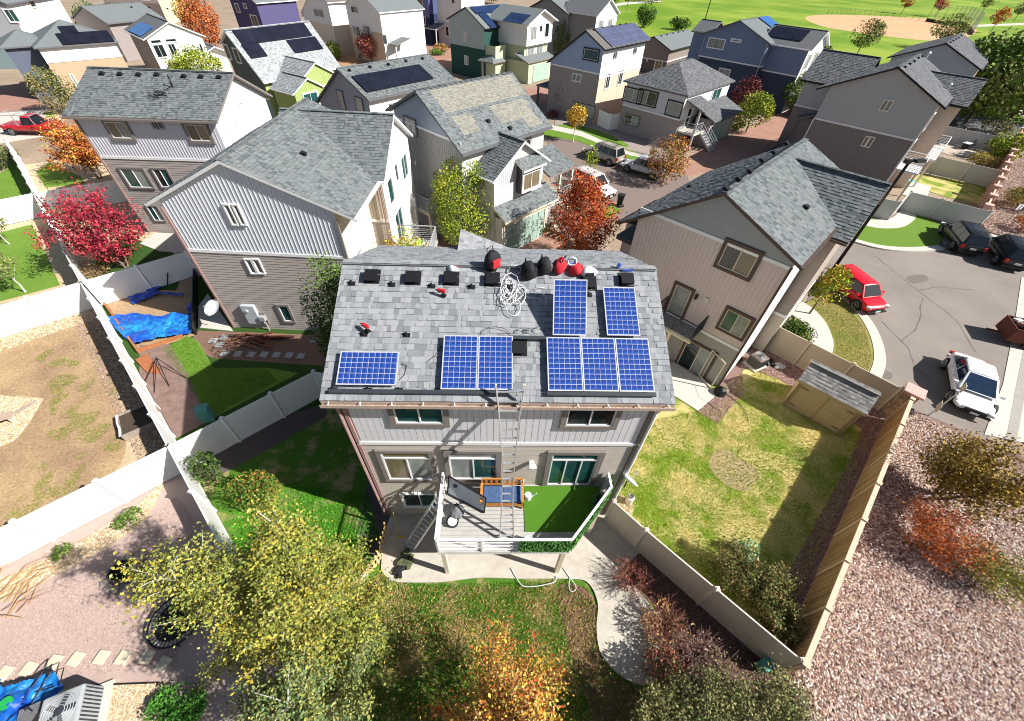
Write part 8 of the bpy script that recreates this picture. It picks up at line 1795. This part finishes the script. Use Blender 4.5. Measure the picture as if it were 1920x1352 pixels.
Y4 = [(.34, .42, .035), (.16, .32, .02), (.52, .50, .09), (.70, .58, .22), (.78, .66, .36)]
def ymix(P):
    n = vnoise(P, 1.3, 12) * .6 + vnoise(P, .45, 16) * .4; r = rng.random(len(P)); d = np.clip((n - .44) * 6, 0.04, .9)
    return np.where(r < d, rng.integers(2, 5, len(P)), rng.integers(0, 3, len(P)))
tag(blades('grass', [(4.35, 7.3), (9.3, 2.5), (18.2, 12.0), (14.5, 16.6), (11.0, 13.6), (6, 12)], 66000, .07, .013, Y4, .01, ymix), 'yellowing lawn of the right hand yard', 'grass')
tag(blades('grass', WP([(1520, 575), (1567, 557), (1620, 615), (1634, 675), (1612, 728), (1560, 700), (1566, 650), (1550, 605)]), 9000, .05, .012, [(.24, .31, .04), (.32, .34, .07), (.5, .38, .14)], .10), 'short grass in the curved kerb island', 'grass')
tag(blades('grass', WP([(304, 655), (350, 632), (372, 645), (400, 690), (500, 692), (520, 715), (392, 785), (340, 700)]), 9000, .06, .012, [(.09, .2, .02), (.12, .25, .03)], .02), 'green lawn in the shade of the main house', 'grass')
def weeds(name, label, poly, n, cols): return tag(blades(name, poly, n, .09, .02, cols, .02, lambda P: rng.integers(0, len(cols), len(P))), label, 'weeds')
wp_ = []
dirtpoly = WP([(60, 650), (190, 650), (225, 760), (225, 860), (110, 950), (0, 1000), (90, 830), (100, 740)])
Pw = sample(dirtpoly, 5200); keepw = vnoise(Pw, .55, 40) > .64; Pw = Pw[keepw]
b = MB()
for x, y in Pw:
    for k in range(5): a = random.uniform(0, 6.28); c = random.choice([(.16, .20, .04), (.25, .24, .07), (.38, .3, .12)]); dx, dy = math.cos(a) * .09, math.sin(a) * .09; b.face([(x - dy * .15, y + dx * .15, .02), (x + dy * .15, y - dx * .15, .02), (x + dx, y + dy, .06)], 0, c)
tag(stuff(b.build('weeds', LEAF)), 'scattered weed tufts on the dry dirt yard', 'weeds')
PK5 = [(.52, .39, .33), (.42, .26, .20), (.64, .54, .47), (.28, .15, .12), (.56, .44, .31), (.15, .09, .08), (.72, .65, .60), (.44, .27, .21), (.30, .22, .20), (.60, .50, .45)]
stones('gravel_stones', [(9.75, 1.9), (20.2, 13.0), (21.4, 14.2), (24.5, 11.4), (25, 3), (17, -4.5), (8, -4)], 88000, (.028, .062), PK5, .006)
stones('gravel_stones', WP([(1478, 1075), (1590, 870), (1640, 745), (1700, 757), (1670, 850), (1530, 1180), (1505, 1195)]), 14000, (.025, .05), [(.26, .14, .12), (.33, .2, .17), (.2, .11, .1), (.4, .28, .24)], .014)
stones('gravel_stones', WP([(1385, 640), (1450, 632), (1560, 692), (1700, 760), (1660, 828), (1560, 768), (1460, 710), (1400, 690), (1345, 735), (1308, 770), (1345, 792), (1395, 735)]), 9000, (.03, .055), [(.30, .17, .14), (.4, .26, .22), (.22, .12, .1), (.5, .38, .33)], .018)
T5 = [(.55, .42, .26), (.44, .32, .18), (.64, .52, .36), (.36, .25, .14), (.6, .5, .4)]
stones('gravel_stones', [tuple(JAC), tuple(JAC + (-db) * 13), tuple(JAC + (-db) * 13 + da * 1.6), tuple(JAC + da * 1.2)], 5200, (.03, .06), T5, .012)
stones('gravel_stones', WP([(-30, 850), (30, 825), (75, 760), (70, 748), (-40, 738), (-60, 900)]), 6500, (.03, .06), T5, .012)
stones('gravel_stones', WP([(140, 1288), (318, 1279), (312, 1370), (60, 1400)]), 7000, (.025, .05), T5, .018)
stones('gravel_stones', WP([(0, 1085), (110, 1040), (250, 955), (305, 905), (300, 925), (262, 985), (120, 1072), (0, 1120)]), 4200, (.025, .05), T5, .016)
stones('gravel_stones', [tuple(JAC), tuple(JAB), tuple(JAB + (-db) * 1.5), tuple(JAC + (-db) * 1.5)], 7000, (.03, .055), [(.28, .2, .15), (.36, .27, .2), (.2, .14, .11)], .012)
stones('gravel_stones', WP([(1172, 1062), (1205, 1045), (1245, 1070), (1500, 1245), (1480, 1300), (1300, 1230), (1230, 1140)]), 9000, (.02, .045), [(.16, .09, .075), (.22, .13, .11), (.11, .06, .05)], .012)
stones('gravel_stones', WP([(1155, 940), (1165, 928), (1188, 952), (1180, 975)]), 500, (.03, .05), T5, .016)
stones('gravel_stones', WP([(1840, 430), (1872, 370), (1920, 240), (1960, 300), (1960, 470)]), 9000, (.05, .09), PK5 + [(.45, .32, .22)], .02)
stones('gravel_stones', WP([(20, 1110), (270, 1000), (330, 930), (390, 1000), (330, 1250), (0, 1280)]), 16000, (.014, .028), [(.42, .31, .27), (.5, .38, .33), (.34, .24, .21)], .008)
